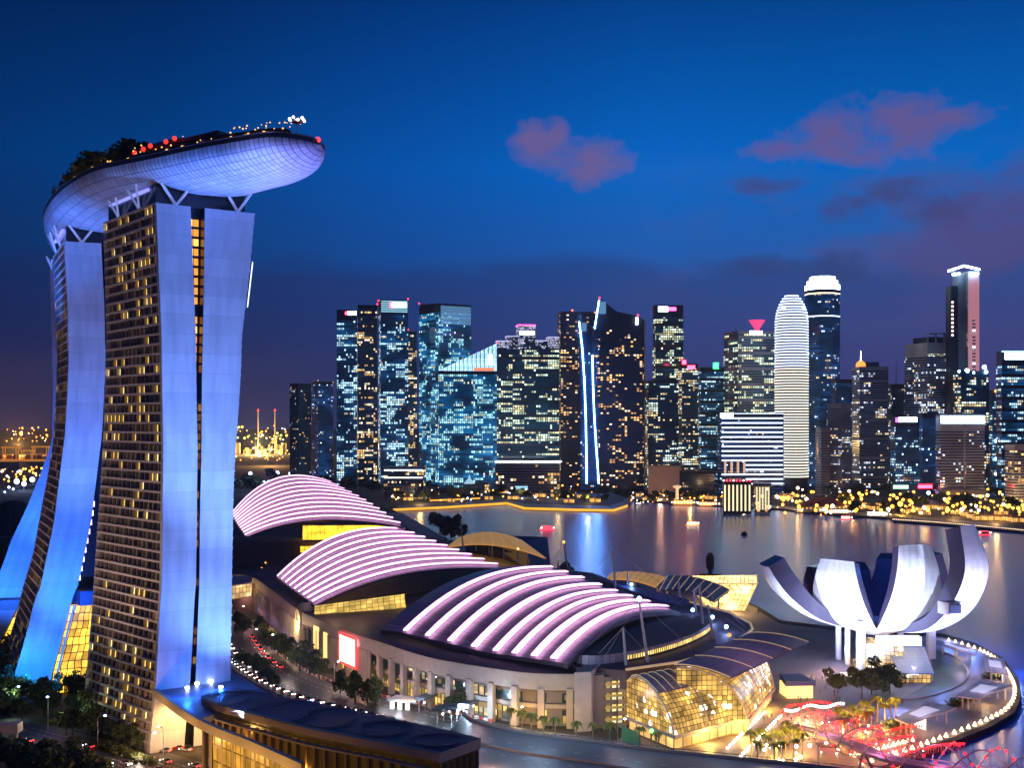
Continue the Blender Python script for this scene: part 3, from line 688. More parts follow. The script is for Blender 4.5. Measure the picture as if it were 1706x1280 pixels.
# ================================================================ THE TOWERS ACROSS THE BAY
COOL, WARM, TEAL = (.55, .85, 1.0), (1.0, .62, .25), (.35, .85, .95)
O = dict(
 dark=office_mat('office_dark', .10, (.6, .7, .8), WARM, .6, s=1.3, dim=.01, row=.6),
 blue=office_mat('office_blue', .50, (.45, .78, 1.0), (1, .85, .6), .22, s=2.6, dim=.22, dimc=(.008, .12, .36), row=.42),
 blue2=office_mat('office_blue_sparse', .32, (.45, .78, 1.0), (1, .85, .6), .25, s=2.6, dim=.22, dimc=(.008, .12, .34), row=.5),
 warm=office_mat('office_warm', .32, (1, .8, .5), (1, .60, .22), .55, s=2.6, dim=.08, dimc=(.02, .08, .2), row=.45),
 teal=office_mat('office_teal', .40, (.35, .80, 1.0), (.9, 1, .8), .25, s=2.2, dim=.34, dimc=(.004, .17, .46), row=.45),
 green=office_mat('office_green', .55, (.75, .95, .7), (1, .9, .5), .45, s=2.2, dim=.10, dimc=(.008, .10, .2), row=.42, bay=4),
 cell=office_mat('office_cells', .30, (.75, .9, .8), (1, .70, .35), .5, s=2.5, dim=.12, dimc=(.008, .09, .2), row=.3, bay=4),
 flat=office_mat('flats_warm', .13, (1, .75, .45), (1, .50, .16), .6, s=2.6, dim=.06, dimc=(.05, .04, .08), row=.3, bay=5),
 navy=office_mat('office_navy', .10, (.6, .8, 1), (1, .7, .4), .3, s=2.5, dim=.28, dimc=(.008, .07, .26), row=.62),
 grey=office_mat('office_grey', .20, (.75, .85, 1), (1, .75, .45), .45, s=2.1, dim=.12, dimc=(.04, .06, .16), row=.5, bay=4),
)
def wall_mat(n, c): return mat('tower_wall_'+n, c, .5, var=(.03, tuple(x*.7 for x in c)))
WM = dict(dk=wall_mat('dark', (.03, .035, .045)), bl=wall_mat('blue', (.03, .06, .09)), gy=wall_mat('grey', (.28, .27, .30)), lt=wall_mat('pale', (.55, .52, .52)), br=wall_mat('brown', (.09, .06, .05)))
def poly_of(x0, xm, x1, d, k=1.0):
    """square-ish plan with its near corner seen at xm and its outer corners at x0 and x1"""
    a = max(0.001, xm-x0)/F*d; b = max(0.001, x1-xm)/F*d
    if xm <= x0+.5: a = 0
    phi = math.atan2(a, b)*.9+.03
    Lr = b/math.cos(phi); Ll = max(18, a/max(.2, math.sin(phi))) if a > 0 else Lr*.6
    c = Vector(((xm-CX)/F*d, d)); r = Vector((math.cos(phi), math.sin(phi))); l = Vector((-math.sin(phi), math.cos(phi)))
    return [tuple(c), tuple(c+r*Lr), tuple(c+r*Lr+l*Ll), tuple(c+l*Ll)]
def scaled(poly, k):
    cx_ = sum(p[0] for p in poly)/len(poly); cy_ = sum(p[1] for p in poly)/len(poly)
    return [(cx_+(p[0]-cx_)*k, cy_+(p[1]-cy_)*k) for p in poly]
def grow(poly, e):
    cx_ = sum(p[0] for p in poly)/len(poly); cy_ = sum(p[1] for p in poly)/len(poly)
    out = []
    for p in poly:
        v = Vector((p[0]-cx_, p[1]-cy_)); v = v*(1+e/max(1, v.length)); out.append((cx_+v.x, cy_+v.y))
    return out
UO = [0]
def floors(par, poly, z0, z1, m, fh=4.1, wh=2.9, skip=None, e=.25, name='window_band', every=1):
    UO[0] += 1; n = int((z1-z0)/fh); pp = grow(poly, e)
    for i in range(0, n, every):
        z = z0+i*fh+.6
        if skip and skip(i, n): continue
        g = MB(); g.prism(pp, z, z+wh, top=False, bot=False, u0=UO[0]*977.0)
        g.uv = [tuple((u, i+.5+UO[0]*57) for u, v in q) for q in g.uv]
        g.build(name, m, par)
def tower(label, x0, xm, x1, ytop, d, win, wall, fh=4.1, wh=2.9, group=None, cut=None, kind='office tower', name='office_tower', base=4, e=.25, poly=None, z1=None, topsolid=4):
    poly = poly or poly_of(x0, xm, x1, d); zt = z1 or H+(HY-ytop)*d/F
    t = thing(name, label, kind, (poly[0][0], poly[0][1], 0), group)
    g = MB(); g.prism(poly, -1, zt); g.build('body', WM[wall], t)
    floors(t, poly, base, zt-topsolid, O[win], fh, wh, cut, e)
    t['zt'] = zt; t['poly'] = str(0); t['d'] = d
    return t, poly, zt
def roofbox(t, poly, z, hgt, k, m, name='roof_plant'):
    g = MB(); g.prism(scaled(poly, k), z-.05, z+hgt); return g.build(name, m, t)
def panel(t, poly, i, u0, u1, z0, z1, m, name='sign', off=.6, mats=None):
    """flat lit panel on side i of a plan, from fraction u0 to u1"""
    a, b = Vector((*poly[i], 0)), Vector((*poly[(i+1) % len(poly)], 0)); v = (b-a).normalized(); nrm = Vector((v.y, -v.x, 0))
    p, q = a.lerp(b, u0)+nrm*off, a.lerp(b, u1)+nrm*off; g = MB()
    P_ = [(p.x, p.y), (q.x, q.y), (q.x-nrm.x*.5, q.y-nrm.y*.5), (p.x-nrm.x*.5, p.y-nrm.y*.5)]
    g.prism(P_, z0, z1); return g.build(name, m, t)
def beacon_on(t, p, z, r=1.3, m=None):
    g = MB(); g.tube([(p[0], p[1], z-1), (p[0], p[1], z+1.2)], .25, 4, mi=1); g.ball((p[0], p[1], z+1.8), r)
    return g.build('beacon', [m or m_redb, WM['dk']], t)
m_redb = emi('beacon_bright_red', (1, .02, .04), 12); m_sw = emi('sign_white', (.5, .72, 1), 12); m_sr = emi('sign_red', (1, .012, .03), 40)
m_sp = emi('sign_pink', (1, .05, .35), 10.0); m_sg = emi('sign_green', (.03, 1, .12), 9.0); m_sb = emi('sign_blue', (.12, .4, 1), 12); m_lilac = emi('crown_lilac', (.62, .62, 1.0), 1.5)
m_cyan = emi('crown_cyan', (.35, .75, .95), 1.1); m_led = emi('led_blue_white', (.12, .32, 1.0), 60); m_bw = emi('band_white', (.60, .72, 1.0), 2.6); m_cream = emi('band_cream', (1, .95, .82), 1.5)
m_flame = emi('dome_orange', (1, .28, .05), 2.2); m_whc = emi('crown_white', (.60, .82, 1), 16); m_pinkw = emi('flood_pink', (1.0, .50, .55), .6)
def mid(poly): return (sum(p[0] for p in poly)/len(poly), sum(p[1] for p in poly)/len(poly))

# far left pair of dark blocks
t, p, z = tower('dark low block leftmost in the far skyline, one warm window', 479, 497, 516, 639, 2318, 'dark', 'dk', 3.4, 2.0)
t, p, z = tower('dark block right of the leftmost dark block, small lamps on its roof corner', 516, 530, 553, 636, 2391, 'navy', 'dk', 3.4, 2.0)
beacon_on(t, p[0], z, .9, m_wl); beacon_on(t, p[1], z-3, .8, m_wl)
# left cluster
t, p, z = tower('slim dark tower with a small red and white sign, left end of the tall cluster', 558, 561, 594, 516, 2147, 'blue', 'dk', cut=lambda i, n: i > n-4)
panel(t, p, 0, .42, .62, z-8.5, z-3.5, m_sr, 'sign_emblem'); panel(t, p, 0, .55, .98, z-9, z-2.5, m_sw)
t, p, z = tower('dark tower with scattered amber windows between the red and white signed towers', 592, 596, 628, 508, 2196, 'warm', 'dk', cut=lambda i, n: i % 7 == 3); beacon_on(t, p[1], z)
t, p, z = tower('tall glass tower with a bright latticed crown and red and white sign', 626, 634, 679, 499, 2172, 'blue', 'bl', cut=lambda i, n: i > n-6)
for k in range(6): panel(t, p, 0, .02, .98, z-22+k*3.6, z-20.2+k*3.6, m_cyan, 'crown_band', .4)
panel(t, p, 0, .34, .52, z-14, z-5, m_sr, 'sign_emblem', .9); panel(t, p, 0, .42, .95, z-13.5, z-5, m_sw, 'sign', 1.0); beacon_on(t, p[1], z); beacon_on(t, p[3], z)
t, p, z = tower('narrow dark tower with warm stacked windows between two glass towers', 677, 680, 694, 552, 2269, 'warm', 'dk'); beacon_on(t, p[0], z+1)
t, p, z = tower('wide teal glass tower with a pale glowing upper corner and shallow arched roof', 694, 731, 784, 507, 2172, 'teal', 'bl', 4.1, 3.3, cut=lambda i, n: i > n-3)
g = MB(); q = scaled(p, .96); g.v = [(x, y, z-.1) for x, y in q]+[(q[0][0], q[0][1], z+2), (q[1][0], q[1][1], z+2), (q[2][0], q[2][1], z+5), (q[3][0], q[3][1], z+5)]
for f in ((4, 5, 6, 7), (0, 1, 5, 4), (1, 2, 6, 5), (2, 3, 7, 6), (3, 0, 4, 7)): g.face(f)
g.build('roof', WM['bl'], t); m_gl = mat('lit_glass_blue', (.05, .12, .18), .15, emit=(.18, .42, .75), es=.6)
for k in range(12): panel(t, p, 0, .06, .98, z-34+k*2.7, z-32+k*2.7, m_gl, 'lit_band', .45)
beacon_on(t, p[3], z+5)
# glass building with slanted lit screen top
d_ = 2001; poly = poly_of(729, 731, 828, d_); zb = H+(HY-618)*d_/F
t, p, z = tower('broad glass building whose slanted top is a white lit screen rising to the right', 729, 731, 828, 618, d_, 'teal', 'bl', 4.0, 3.2)
a_, b_ = Vector((*p[0], 0)), Vector((*p[1], 0)); v_ = (b_-a_).normalized(); nr = Vector((v_.y, -v_.x, 0))
g = MB(); zl = lambda u: z+1+u*(H+(HY-572)*d_/F-z-1)
for k in range(14):
    u0, u1 = k/14+.004, (k+1)/14-.006; A, B_ = a_.lerp(b_, u0)+nr*.4, a_.lerp(b_, u1)+nr*.4
    g.quad((A.x, A.y, z-.5), (B_.x, B_.y, z-.5), (B_.x, B_.y, zl(u1)), (A.x, A.y, zl(u0)))
g.build('lit_screen', grid_mat('screen_glass', (.1, .2, .3), (.05, .1, .2), 4, 4, .3, .3, emit=(.40, .72, 1), es=2.1, evar=.8), t)
panel(t, p, 0, .60, .95, z, z+5, emi('screen_red', (1, .25, .12), 1.3), 'screen_sign', .9); panel(t, p, 0, .84, .93, z+9, z+27, m_bw, 'screen_figure', .9)
g = MB(); A, B_ = a_.lerp(b_, 0), b_; g.v = [(A.x, A.y, z), (B_.x, B_.y, z), (B_.x, B_.y, zl(1)), (A.x+v_.x, A.y+v_.y, zl(0))]+[(A.x+nr.x*-8, A.y+nr.y*-8, z), (B_.x-nr.x*8, B_.y-nr.y*8, z), (B_.x-nr.x*8, B_.y-nr.y*8, zl(1)), (A.x-nr.x*8, A.y-nr.y*8, zl(0))]
for f in ((0, 1, 2, 3), (5, 4, 7, 6), (3, 2, 6, 7), (1, 5, 6, 2), (4, 0, 3, 7)): g.face(f)
g.build('screen_wall', WM['bl'], t); beacon_on(t, p[1], zl(1), .9)
# stepped tower with lilac lit crown steps
t, p, z = tower('wide stepped office block with lilac outlined roof steps and a pink lit top', 818, 828, 932, 578, 2098, 'green', 'dk', cut=lambda i, n: i % 6 == 5)
for (u0, u1, yt, dep) in ((.0, .18, 568, 1), (.16, .36, 560, 1), (.34, .62, 541, 1), (.62, .82, 567, 1), (.83, 1.0, 561, 1)):
    A, B_ = Vector((*p[0], 0)).lerp(Vector((*p[1], 0)), u0), Vector((*p[0], 0)).lerp(Vector((*p[1], 0)), u1); v = (B_-A).normalized(); nn = Vector((-v.y, v.x, 0)); zt = H+(HY-yt)*2098/F
    q = [(A.x, A.y), (B_.x, B_.y), (B_.x+nn.x*30, B_.y+nn.y*30), (A.x+nn.x*30, A.y+nn.y*30)]
    g = MB(); g.prism(q, z-.2, zt); stp = g.build('roof_step', WM['dk'], t)
    UO[0] += 1
    for k in range(2, int((zt-z)/2.6)+3):
        zz = zt-k*2.6+2.0
        g = MB(); g.prism(grow(q, .3), zz, zz+1.2, top=False, bot=False, u0=UO[0]*311); g.uv = [tuple((u, k+.5+UO[0]*31) for u, v in qq) for qq in g.uv]
        g.build('crown_band', office_mat('crown_cells', .9, (.65, .65, 1), (.8, .8, 1), .5, s=2.0, bay=2.2, row=.1, dim=.1), stp)
    g = MB(); q2 = grow(q, .5); g.prism(q2, zt-.8, zt+.3); g.build('crown_edge', m_lilac if yt != 541 else m_sp, stp)
panel(t, p, 0, .36, .6, z+21, z+27, m_sw)
# dark block with warm flats left of the twin blade towers
t, p, z = tower('dark flat topped tower with red roof lamps and warm windows left of the blade tower', 928, 934, 992, 519, 2123, 'flat', 'br', 3.8, 2.0); beacon_on(t, (p[0][0]+20, p[0][1]), z, 1.8, emi('beacon_orange', (1, .22, .06), 3)); beacon_on(t, p[1], z-3, 1.8, MATS['beacon_orange'])
# twin blade towers with light lines
d_ = 2025
def blade(label, pts, d, dep, win, wall, lines, body_top):
    """tower with a pointed outline: pts = (x, y) outline of the front, bottom first"""
    t = thing('blade_tower', label, 'residential tower', tuple(D(pts[0][0], 0, d)[:2])+(0,), 'pair of pointed residential towers')
    fr = [D(x, y, d) if y else Vector(((x-CX)/F*d, d, -1)) for x, y in pts]; n = len(fr)
    bk = [p+Vector((6, dep, 0)) for p in fr]; g = MB(); g.v = [tuple(p) for p in fr+bk]; g.face(range(n)); g.face([n+i for i in range(n)][::-1])
    for i in range(n): j = (i+1) % n; g.face((j, i, n+i, n+j))
    g.build('body', WM[wall], t)
    x0, x1 = fr[0].x, fr[1].x; UO[0] += 1
    for i in range(int((body_top)/3.7)):
        z_ = 6+i*3.7; xa, xb = x0+1, x1-1
        g = MB(); g.quad((xa, d-.3, z_), (xb, d-.3, z_), (xb, d-.3, z_+2.3), (xa, d-.3, z_+2.3), [(UO[0]*333+0, i+.5), (UO[0]*333+xb-xa, i+.5)]*1+[(UO[0]*333+xb-xa, i+.5), (UO[0]*333+0, i+.5)]); g.build('window_band', O[win], t)
    for ln in lines:
        g = MB(); g.tube([D(x, y, d-1.2) for x, y in ln], 1.0, 6); g.build('light_line', m_led, t)
    return t
t = blade('tall dark pointed tower with a sloping roof, a blue white light line at its peak', [(992, 0), (1073, 0), (1073, 533), (1060, 526), (1027, 519), (1010, 505), (998, 497), (991, 548)], 2050, 34, 'flat', 'dk', [[(998, 500), (995, 520), (990.5, 548)]], H+(HY-545)*2050/F-8)
q = D(1004, 515, 2047); g = MB(); g.box((q.x-0, q.y, q.z-8), 11, 1, 20); g.build('lit_panel', m_gl, t); beacon_on(t, (D(999, 0, 2050).x, 2051), H+(HY-498)*2050/F, 1.4); beacon_on(t, (D(1063, 0, 2050).x, 2051), H+(HY-527)*2050/F, 1.4)
q = D(1061, 535, 2047); g = MB(); g.box((q.x, q.y, q.z-6), 4, 1, 12); g.build('sign', m_sw, t)
t = blade('slender dark tower outlined by two long blue white light lines down to the shore', [(966, 0), (999, 0), (990, 700), (987, 600), (986, 545), (965, 534), (964, 545)], 2001, 26, 'navy', 'dk', [[(965, 536), (970, 580), (974, 640), (976, 700), (977, 760), (977.5, 806)], [(987, 592), (988, 640), (990, 690), (993, 740), (996, 780), (997.5, 806)]], H+(HY-560)*2001/F)
q = D(973, 545, 1998); g = MB(); g.box((q.x, q.y, q.z-7), 8, 1, 14); g.build('lit_panel', m_gl, t)
# right of the blades
t, p, z = tower('tower with rows of pale green lit floors and a white and pink sign on top', 1088, 1092, 1139, 508, 2196, 'green', 'dk', 4.2, 2.8, cut=lambda i, n: i > n-4 or i % 9 == 4)
panel(t, p, 0, .1, .45, z-12, z-3, m_sw); panel(t, p, 0, .42, .74, z-10, z-4, m_sp, 'sign_emblem')
t, p, z = tower('lower dark glass block below the pink signed tower', 1074, 1080, 1131, 634, 2074, 'cell', 'dk', 4.0, 2.4)
t, p, z = tower('dark tower with red lit lettering on its roof edge', 1130, 1136, 1164, 606, 2135, 'cell', 'dk', 4.0, 2.2)
panel(t, p, 0, .02, .25, z-1, z+6, m_sr); panel(t, p, 0, .35, .8, z-9, z-3, m_sr, 'sign_emblem'); beacon_on(t, p[0], z+6, 1)
t, p, z = tower('broad dark tower with a green lit sign at its corner', 1163, 1168, 1222, 612, 2184, 'blue2', 'dk', 4.0, 2.4, cut=lambda i, n: i % 5 == 1); panel(t, p, 0, .38, .55, z-3, z+8, m_sg)
t, p, z = tower('pale edged glass tower carrying a pink funnel shaped crown', 1217, 1230, 1297, 551, 2074, 'green', 'gy', 4.4, 3.1, cut=lambda i, n: i % 6 == 3)
m_ = mid(p); g = MB(); q = D(1261, 550, 2092); g.lathe((q.x, q.y, z-.2), [(4, 0), (4, 4), (14, 19)], 12); g.build('funnel_crown', mat('funnel', (.4, .05, .1), .5, emit=(1, .05, .2), es=1.3), t); panel(t, p, 0, .30, .62, z-6, z, m_sw)
# white banded rounded tower
c_ = D(1324, 0, 1976); t = thing('office_tower', 'rounded tower ringed by bright white bands, tapering to a small dome', 'office tower', (c_.x, c_.y+22, 0))
def rnd(y): return 1.22*tab([(489, 7), (496, 12), (507, 17), (520, 20.5), (535, 22), (600, 22.3), (1000, 22.3)], y)
zt = H+(HY-489)*1976/F; g = MB(); g.lathe((c_.x, c_.y+22, -1), [(rnd(HY-(z_-H)*F/1976)*.93, z_+1) for z_ in [0]+[zt*k/30 for k in range(12, 31)]], 20); g.build('body', WM['dk'], t, smooth=False)
for k in range(0, 84):
    z_ = 26+k*4.55
    if z_ > zt-2: break
    r = rnd(HY-(z_-H)*F/1976); yy = HY-(z_-H)*F/1976
    g = MB(); g.lathe((c_.x, c_.y+22, z_), [(r*.9, 0), (r, .2), (r, 1.9), (r*.9, 2.1)], 20); g.build('light_band', m_bw if k > 38 else m_cream, t)
for dx in (-16, 16):
    g = MB(); g.ball((c_.x+dx, c_.y+8, H+(HY-513)*1976/F), 3.2); g.build('floodlight', emi('cool_spot', (.25, .6, 1), 20), t)
for k in range(6):
    a = 2*PI*k/6; g = MB(); g.tube([(c_.x+17*math.cos(a), c_.y+22+17*math.sin(a), -1), (c_.x+17*math.cos(a), c_.y+22+17*math.sin(a), 27)], 2, 6); g.build('column', WM['lt'], t)
# octagonal tower with white tiers
def octa(x0, x1, d): 
    c = D((x0+x1)/2, 0, d); r = (x1-x0)/2/F*d*1.06; return [(c.x+r*math.cos(PI/8+k*PI/4), c.y+r*math.sin(PI/8+k*PI/4)) for k in range(8)]
po = octa(1343, 1397, 2147)
t, p, z = tower('tall dark octagonal tower with three glowing white tiers on top', 0, 0, 0, 492, 2147, 'navy', 'bl', 4.2, 2.6, poly=po, z1=H+(HY-484)*2147/F)
zz = z
for k, (s_, y) in enumerate(((1.0, 475), (.88, 468), (.74, 462))):
    z1 = H+(HY-y)*2147/F; g = MB(); g.prism(scaled(po, s_), zz-.1, z1); g.build('crown_tier', m_whc if k < 3 else m_bw, t)
    g = MB(); g.prism(scaled(po, s_*1.03), z1-1.2, z1-.4); g.build('crown_ledge', WM['lt'], t); zz = z1
floors(t, po, z-9, z-4, emi('row_warm', (1, .8, .5), 2), 4, 2.4, e=.5, name='lit_band'); beacon_on(t, (po[0][0], po[0][1]), z-6, 2.4, m_wl); floors(t, po, H+(HY-530)*2147/F, H+(HY-527)*2147/F+4, m_bw, 4, 2, e=.5, name='lit_band')
# white striped block on the shore
t, p, z = tower('broad shore block striped by bright white light bands with a white sign box', 1196, 1200, 1307, 690, 1952, 'navy', 'bl', 5.4, 2.0, base=2)
for k in range(17):
    z_ = z-8-k*7.4
    if z_ < 14: break
    g = MB(); A0 = 0.02 if (k < 10 or k == 12) else .40
    panel(t, p, 0, A0, .985, z_, z_+2.3, m_bw, 'light_band', .8); panel(t, p, 1, .02, .98, z_, z_+2.3, m_bw, 'light_band', .8)
panel(t, p, 0, .0, .2, z-6, z+1, m_sw); panel(t, p, 0, .22, 1, z, z+1, m_bw, 'light_band')
for u_ in (.06, .16, .26, .36): panel(t, p, 0, u_, u_+.035, 34, 52, emi('pillar_warm', (1, .6, .45), .8), 'lit_pillar', .7)
# purple grey group
t, p, z = tower('low purple grey block with fine floor lines right of the round tower', 1384, 1402, 1424, 672, 1903, 'grey', 'gy', 3.4, 1.6)
t, p, z = tower('dark block rising behind the purple grey block', 1388, 1392, 1425, 632, 2074, 'navy', 'dk')
t, p, z = tower('grey tower with an orange lit dome and thin spire', 1426, 1432, 1482, 611, 2001, 'grey', 'gy', 3.9, 2.4, cut=lambda i, n: i % 8 == 5)
q = D(1434, 0, 2013); g = MB(); g.lathe((q.x, q.y, z-.1), [(8, 0), (8, 4), (6.5, 7), (3.5, 9.5), (.8, 11)], 12); g.build('dome', m_flame, t); g = MB(); g.tube([(q.x, q.y, z+10), (q.x, q.y, z+26)], .7, 5, r2=.25); g.build('spire', m_whc, t)
g = MB(); g.prism([(x, y) for x, y in scaled(p, .5)], z-.1, z+8); g.build('roof_plant', WM['bl'], t)
t, p, z = tower('low dark tower with a crane like mast behind the domed tower', 1480, 1486, 1514, 640, 2074, 'grey', 'dk', 3.8, 2.2)
g = MB(); q = D(1493, 0, 2080); g.tube([(q.x, q.y, z-1), (q.x, q.y, z+38)], .8, 4, r2=.3); g.build('mast', WM['dk'], t); beacon_on(t, p[1], z+10, 1.2, m_wh)
t, p, z = tower('narrow pale block in front of the octagonal tower', 1364, 1368, 1385, 712, 1915, 'dark', 'gy', 4, 1.5)
t, p, z = tower('pale tower with an open framed roof and blue sign left of the slim tower', 1527, 1545, 1608, 571, 1976, 'grey', 'lt', 4.0, 2.7, cut=lambda i, n: i > n-5)
for k in range(5):
    u_ = k/4; panel(t, p, 0, max(0, u_-.03), min(1, u_+.03), z-.1, z+14, WM['lt'], 'roof_frame', .2)
panel(t, p, 0, 0, 1, z+13, z+16, WM['lt'], 'roof_beam', .3); roofbox(t, p, z, 10, .7, WM['dk'])
panel(t, p, 0, .72, .96, z-14, z+1, m_sb); panel(t, p, 0, .02, .98, z-22, z-18, O['cell'], 'lit_band', .5)
# slim tall tower: dark wing and pink lit slab
t, p, z = tower('slim tallest tower on the right, one side washed pink, with a bright white roof rim', 1612, 1613, 1632, 452, 1952, 'grey', 'lt', 4.2, 1.7, cut=lambda i, n: False, wh=None) if False else tower('slim tallest tower on the right, one side washed pink, with a bright white roof rim', 1612, 1613, 1632, 452, 1952, 'grey', 'lt', 4.2, 1.5, e=.12)
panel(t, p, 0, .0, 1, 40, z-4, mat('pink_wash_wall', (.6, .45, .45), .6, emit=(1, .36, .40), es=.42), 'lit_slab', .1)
for k in range(44): panel(t, p, 0, .36, .66, 50+k*5.2, 52.6+k*5.2, MATS['office_dark'] if k % 5 else m_bw, 'window', .5)
g = MB(); q = poly_of(1582, 1584, 1613, 1957); g.prism(q, -1, H+(HY-476)*1957/F); g.build('wing', WM['dk'], t)
for k in range(9): panel(t, q, 0, .04, .16, H+(HY-560)*1957/F+k*6.5, H+(HY-560)*1957/F+k*6.5+3, emi('peach_lamp', (1, .7, .6), 3), 'wing_lamp', .4)
g = MB(); q2 = poly_of(1594, 1597, 1614, 1956); g.prism(q2, 100, z-2); g.build('upper_wing', WM['gy'], t)
g = MB(); A, B_, C_ = D(1579, 452, 1952), D(1606, 443, 1947), D(1632, 449, 1952)
g.tube([A, B_, C_], 1.8, 6); g.build('roof_rim', m_whc, t)
for (x, y, r_) in ((1590, 457, 4.4), (1597, 456, 3.5), (1620, 455, 3.2), (1628, 456, 3.2)):
    g = MB(); q = D(x, y, 1948); g.ball(q, r_, 8, 5, sz=.6); g.build('floodlight', MATS['cool_spot'], t)
t, p, z = tower('dark tower with two brilliant white lamps on its roof below the slim tallest tower', 1595, 1600, 1650, 618, 1903, 'cell', 'bl', 4.2, 2.6)
for (x, y, r_) in ((1598, 619, 3), (1611, 618, 5), (1622, 621, 3), (1640, 612, 5), (1643, 620, 4)):
    g = MB(); q = D(x, y, 1906); g.box((q.x, q.y, z-.1), .8, .8, q.z-z if q.z > z else 1, mi=1); g.ball(q, r_*.7, 8, 5); g.build('floodlight', [MATS['cool_spot'], WM['dk']], t)
t, p, z = tower('dark block with a blue and violet lit sign on its top edge', 1489, 1492, 1533, 694, 1879, 'blue2', 'dk', 4, 2.4, cut=lambda i, n: i > n-3); panel(t, p, 0, .0, .2, z-9, z-2, emi('sign_violet', (.55, .1, 1), 4), 'sign_emblem'); panel(t, p, 0, .12, .9, z-8.5, z-1.5, m_sw)
t, p, z = tower('narrow dark glass block beside the violet signed block', 1533, 1537, 1566, 688, 1903, 'navy', 'bl', 4.2, 2.6)
t, p, z = tower('pale gridded block topped by a wide white lit sign band', 1565, 1567, 1642, 692, 1830, 'grey', 'lt', 4.3, 2.1, cut=lambda i, n: i > n-5)
panel(t, p, 0, .0, 1, z-12, z-1, m_sw, 'sign'); panel(t, p, 0, .48, .72, z-7.6, z-5.2, WM['dk'], 'sign_letters', 1.0); roofbox(t, p, z, 3, .8, WM['gy'])
panel(t, p, 0, .52, .56, 4, z-16, WM['lt'], 'corner_fin', .8)
t, p, z = tower('slim dark tower with stacked blue lamps right of the white banded block', 1650, 1653, 1668, 650, 1976, 'blue2', 'dk', 4.4, 2.2)
for k, (y, m_) in enumerate(((652, m_wl), (735, MATS['cool_spot']), (765, MATS['cool_spot']), (790, m_wh), (815, MATS['cool_spot']))):
    q = D(1659, y, 1972); g = MB(); g.ball(q, 2.6, 8, 5); g.build('lamp', m_, t)
t, p, z = tower('tall dark glass tower cut by the right edge with a blue white sign', 1666, 1669, 1730, 585, 1903, 'blue2', 'dk', 4.4, 3.0, cut=lambda i, n: i > n-5 or i % 4 == 1); panel(t, p, 0, .08, .62, z-13, z-3, m_sw); panel(t, p, 0, 0, 1, z-1.5, z, m_sb, 'light_band')
t, p, z = tower('pale building at the right edge washed in warm light', 1684, 1690, 1740, 741, 1732, 'flat', 'lt', 4, 2.2); lamp('POINT', 'lamp_or_fill_glow', (p[0][0]-12, p[0][1]-22, 12), 90000, (1, .55, .22), 3)
# low buildings along the shore
def lowb(label, x0, x1, y0, y1, d, m, wm_=None, roof=None, kind='building', name='low_building', dep=22, strip_=None):
    z0, z1 = 0, H-(y0-HY)*d/F; p = [((x0-CX)/F*d, d), ((x1-CX)/F*d, d), ((x1-CX)/F*d+3, d+dep), ((x0-CX)/F*d+3, d+dep)]
    t = thing(name, label, kind, (p[0][0], d, 0)); g = MB(); g.prism(p, -1, z1); g.build('body', m, t)
    g = MB(); g.prism(grow(p, 2.5), z1-.6, z1+.9); g.build('roof', roof or WM['dk'], t)
    if wm_: floors(t, p, 1, z1-1, wm_, 4.5, 3.2, e=.4)
    return t, p, z1
t, p, z = lowb('long low building with a glowing white roof edge left of the light lined tower', 827, 931, 770, 803, 2000, WM['gy'], O['flat'], roof=m_whc)
panel(t, p, 0, .3, .5, 3, 11, m_cyan, 'lit_front'); 
t, p, z = lowb('low glass hall with a white roof beam below the latticed crown tower', 640, 704, 779, 800, 2010, WM['dk'], O['warm'], roof=WM['lt'])
panel(t, p, 0, 0, 1, z-6, z-3.5, m_bw, 'light_band'); panel(t, p, 0, 0, 1, z-18, z-15.5, m_cream, 'light_band')
t, p, z = lowb('plain beige podium block under the pink signed tower', 1080, 1132, 777, 820, 1960, mat('beige_block', (.60, .46, .36), .7), None, roof=WM['gy'])
t, p, z = lowb('dark louvred low block between the beige podium and the striped block', 1132, 1190, 786, 830, 1970, WM['dk'], O['dark'])
t, p, z = lowb('small waterside hall with tall glowing columns and red lamps along its roof', 1205, 1252, 803, 846, 1560, WM['br'], None, roof=WM['br'])
for k in range(7): panel(t, p, 0, .03+k*.145, .085+k*.145, 3, z-4, emi('column_cream', (1, .88, .5), 1.4), 'lit_column', .8)
for k in range(9):
    g = MB(); g.ball((p[0][0]+k*4.2, p[0][1]-2, z+1.6), 1.1); g.build('roof_lamp', m_redb if k % 3 else m_wh, t)
t, p, z = lowb('cream lit annex right of the hall with glowing columns', 1258, 1284, 808, 846, 1570, mat('cream_wall', (.5, .44, .3), .6), O['flat'], roof=WM['dk'])
for k in range(5): panel(t, p, 0, .05+k*.19, .15+k*.19, 4, z-3, emi('column_dim', (1, .85, .5), 1.1), 'lit_column', .9)
# waterside restaurant with a red brown hip roof
q0, q1 = D(1335, 845, 1600), D(1408, 845, 1600); t = thing('restaurant', 'waterside restaurant hall with a red brown hipped roof and rows of amber lamps', 'restaurant', (q0.x, q0.y-20, 0))
g = MB(); g.prism([(q0.x, 1585), (q1.x, 1600), (q1.x, 1622), (q0.x, 1612)], -1, 7); g.build('wall', MATS['cream_wall'], t)
g = MB(); a, b, c, e_ = (q0.x-4, 1580, 7), (q1.x+3, 1597, 7), (q1.x+3, 1626, 7), (q0.x-4, 1616, 7); r0, r1 = (q0.x+16, 1598, 18), (q1.x-16, 1611, 18)
g.v = [a, b, c, e_, r0, r1]; [g.face(f) for f in ((0, 1, 5, 4), (1, 2, 5), (2, 3, 4, 5), (3, 0, 4))]; g.build('roof', mat('red_roof', (.35, .12, .07), .7), t)
g = MB(); [g.ball((lerp(q0.x-3, q1.x+2, k/11), 1579+k*1.5, 5), 1.0) for k in range(12)]
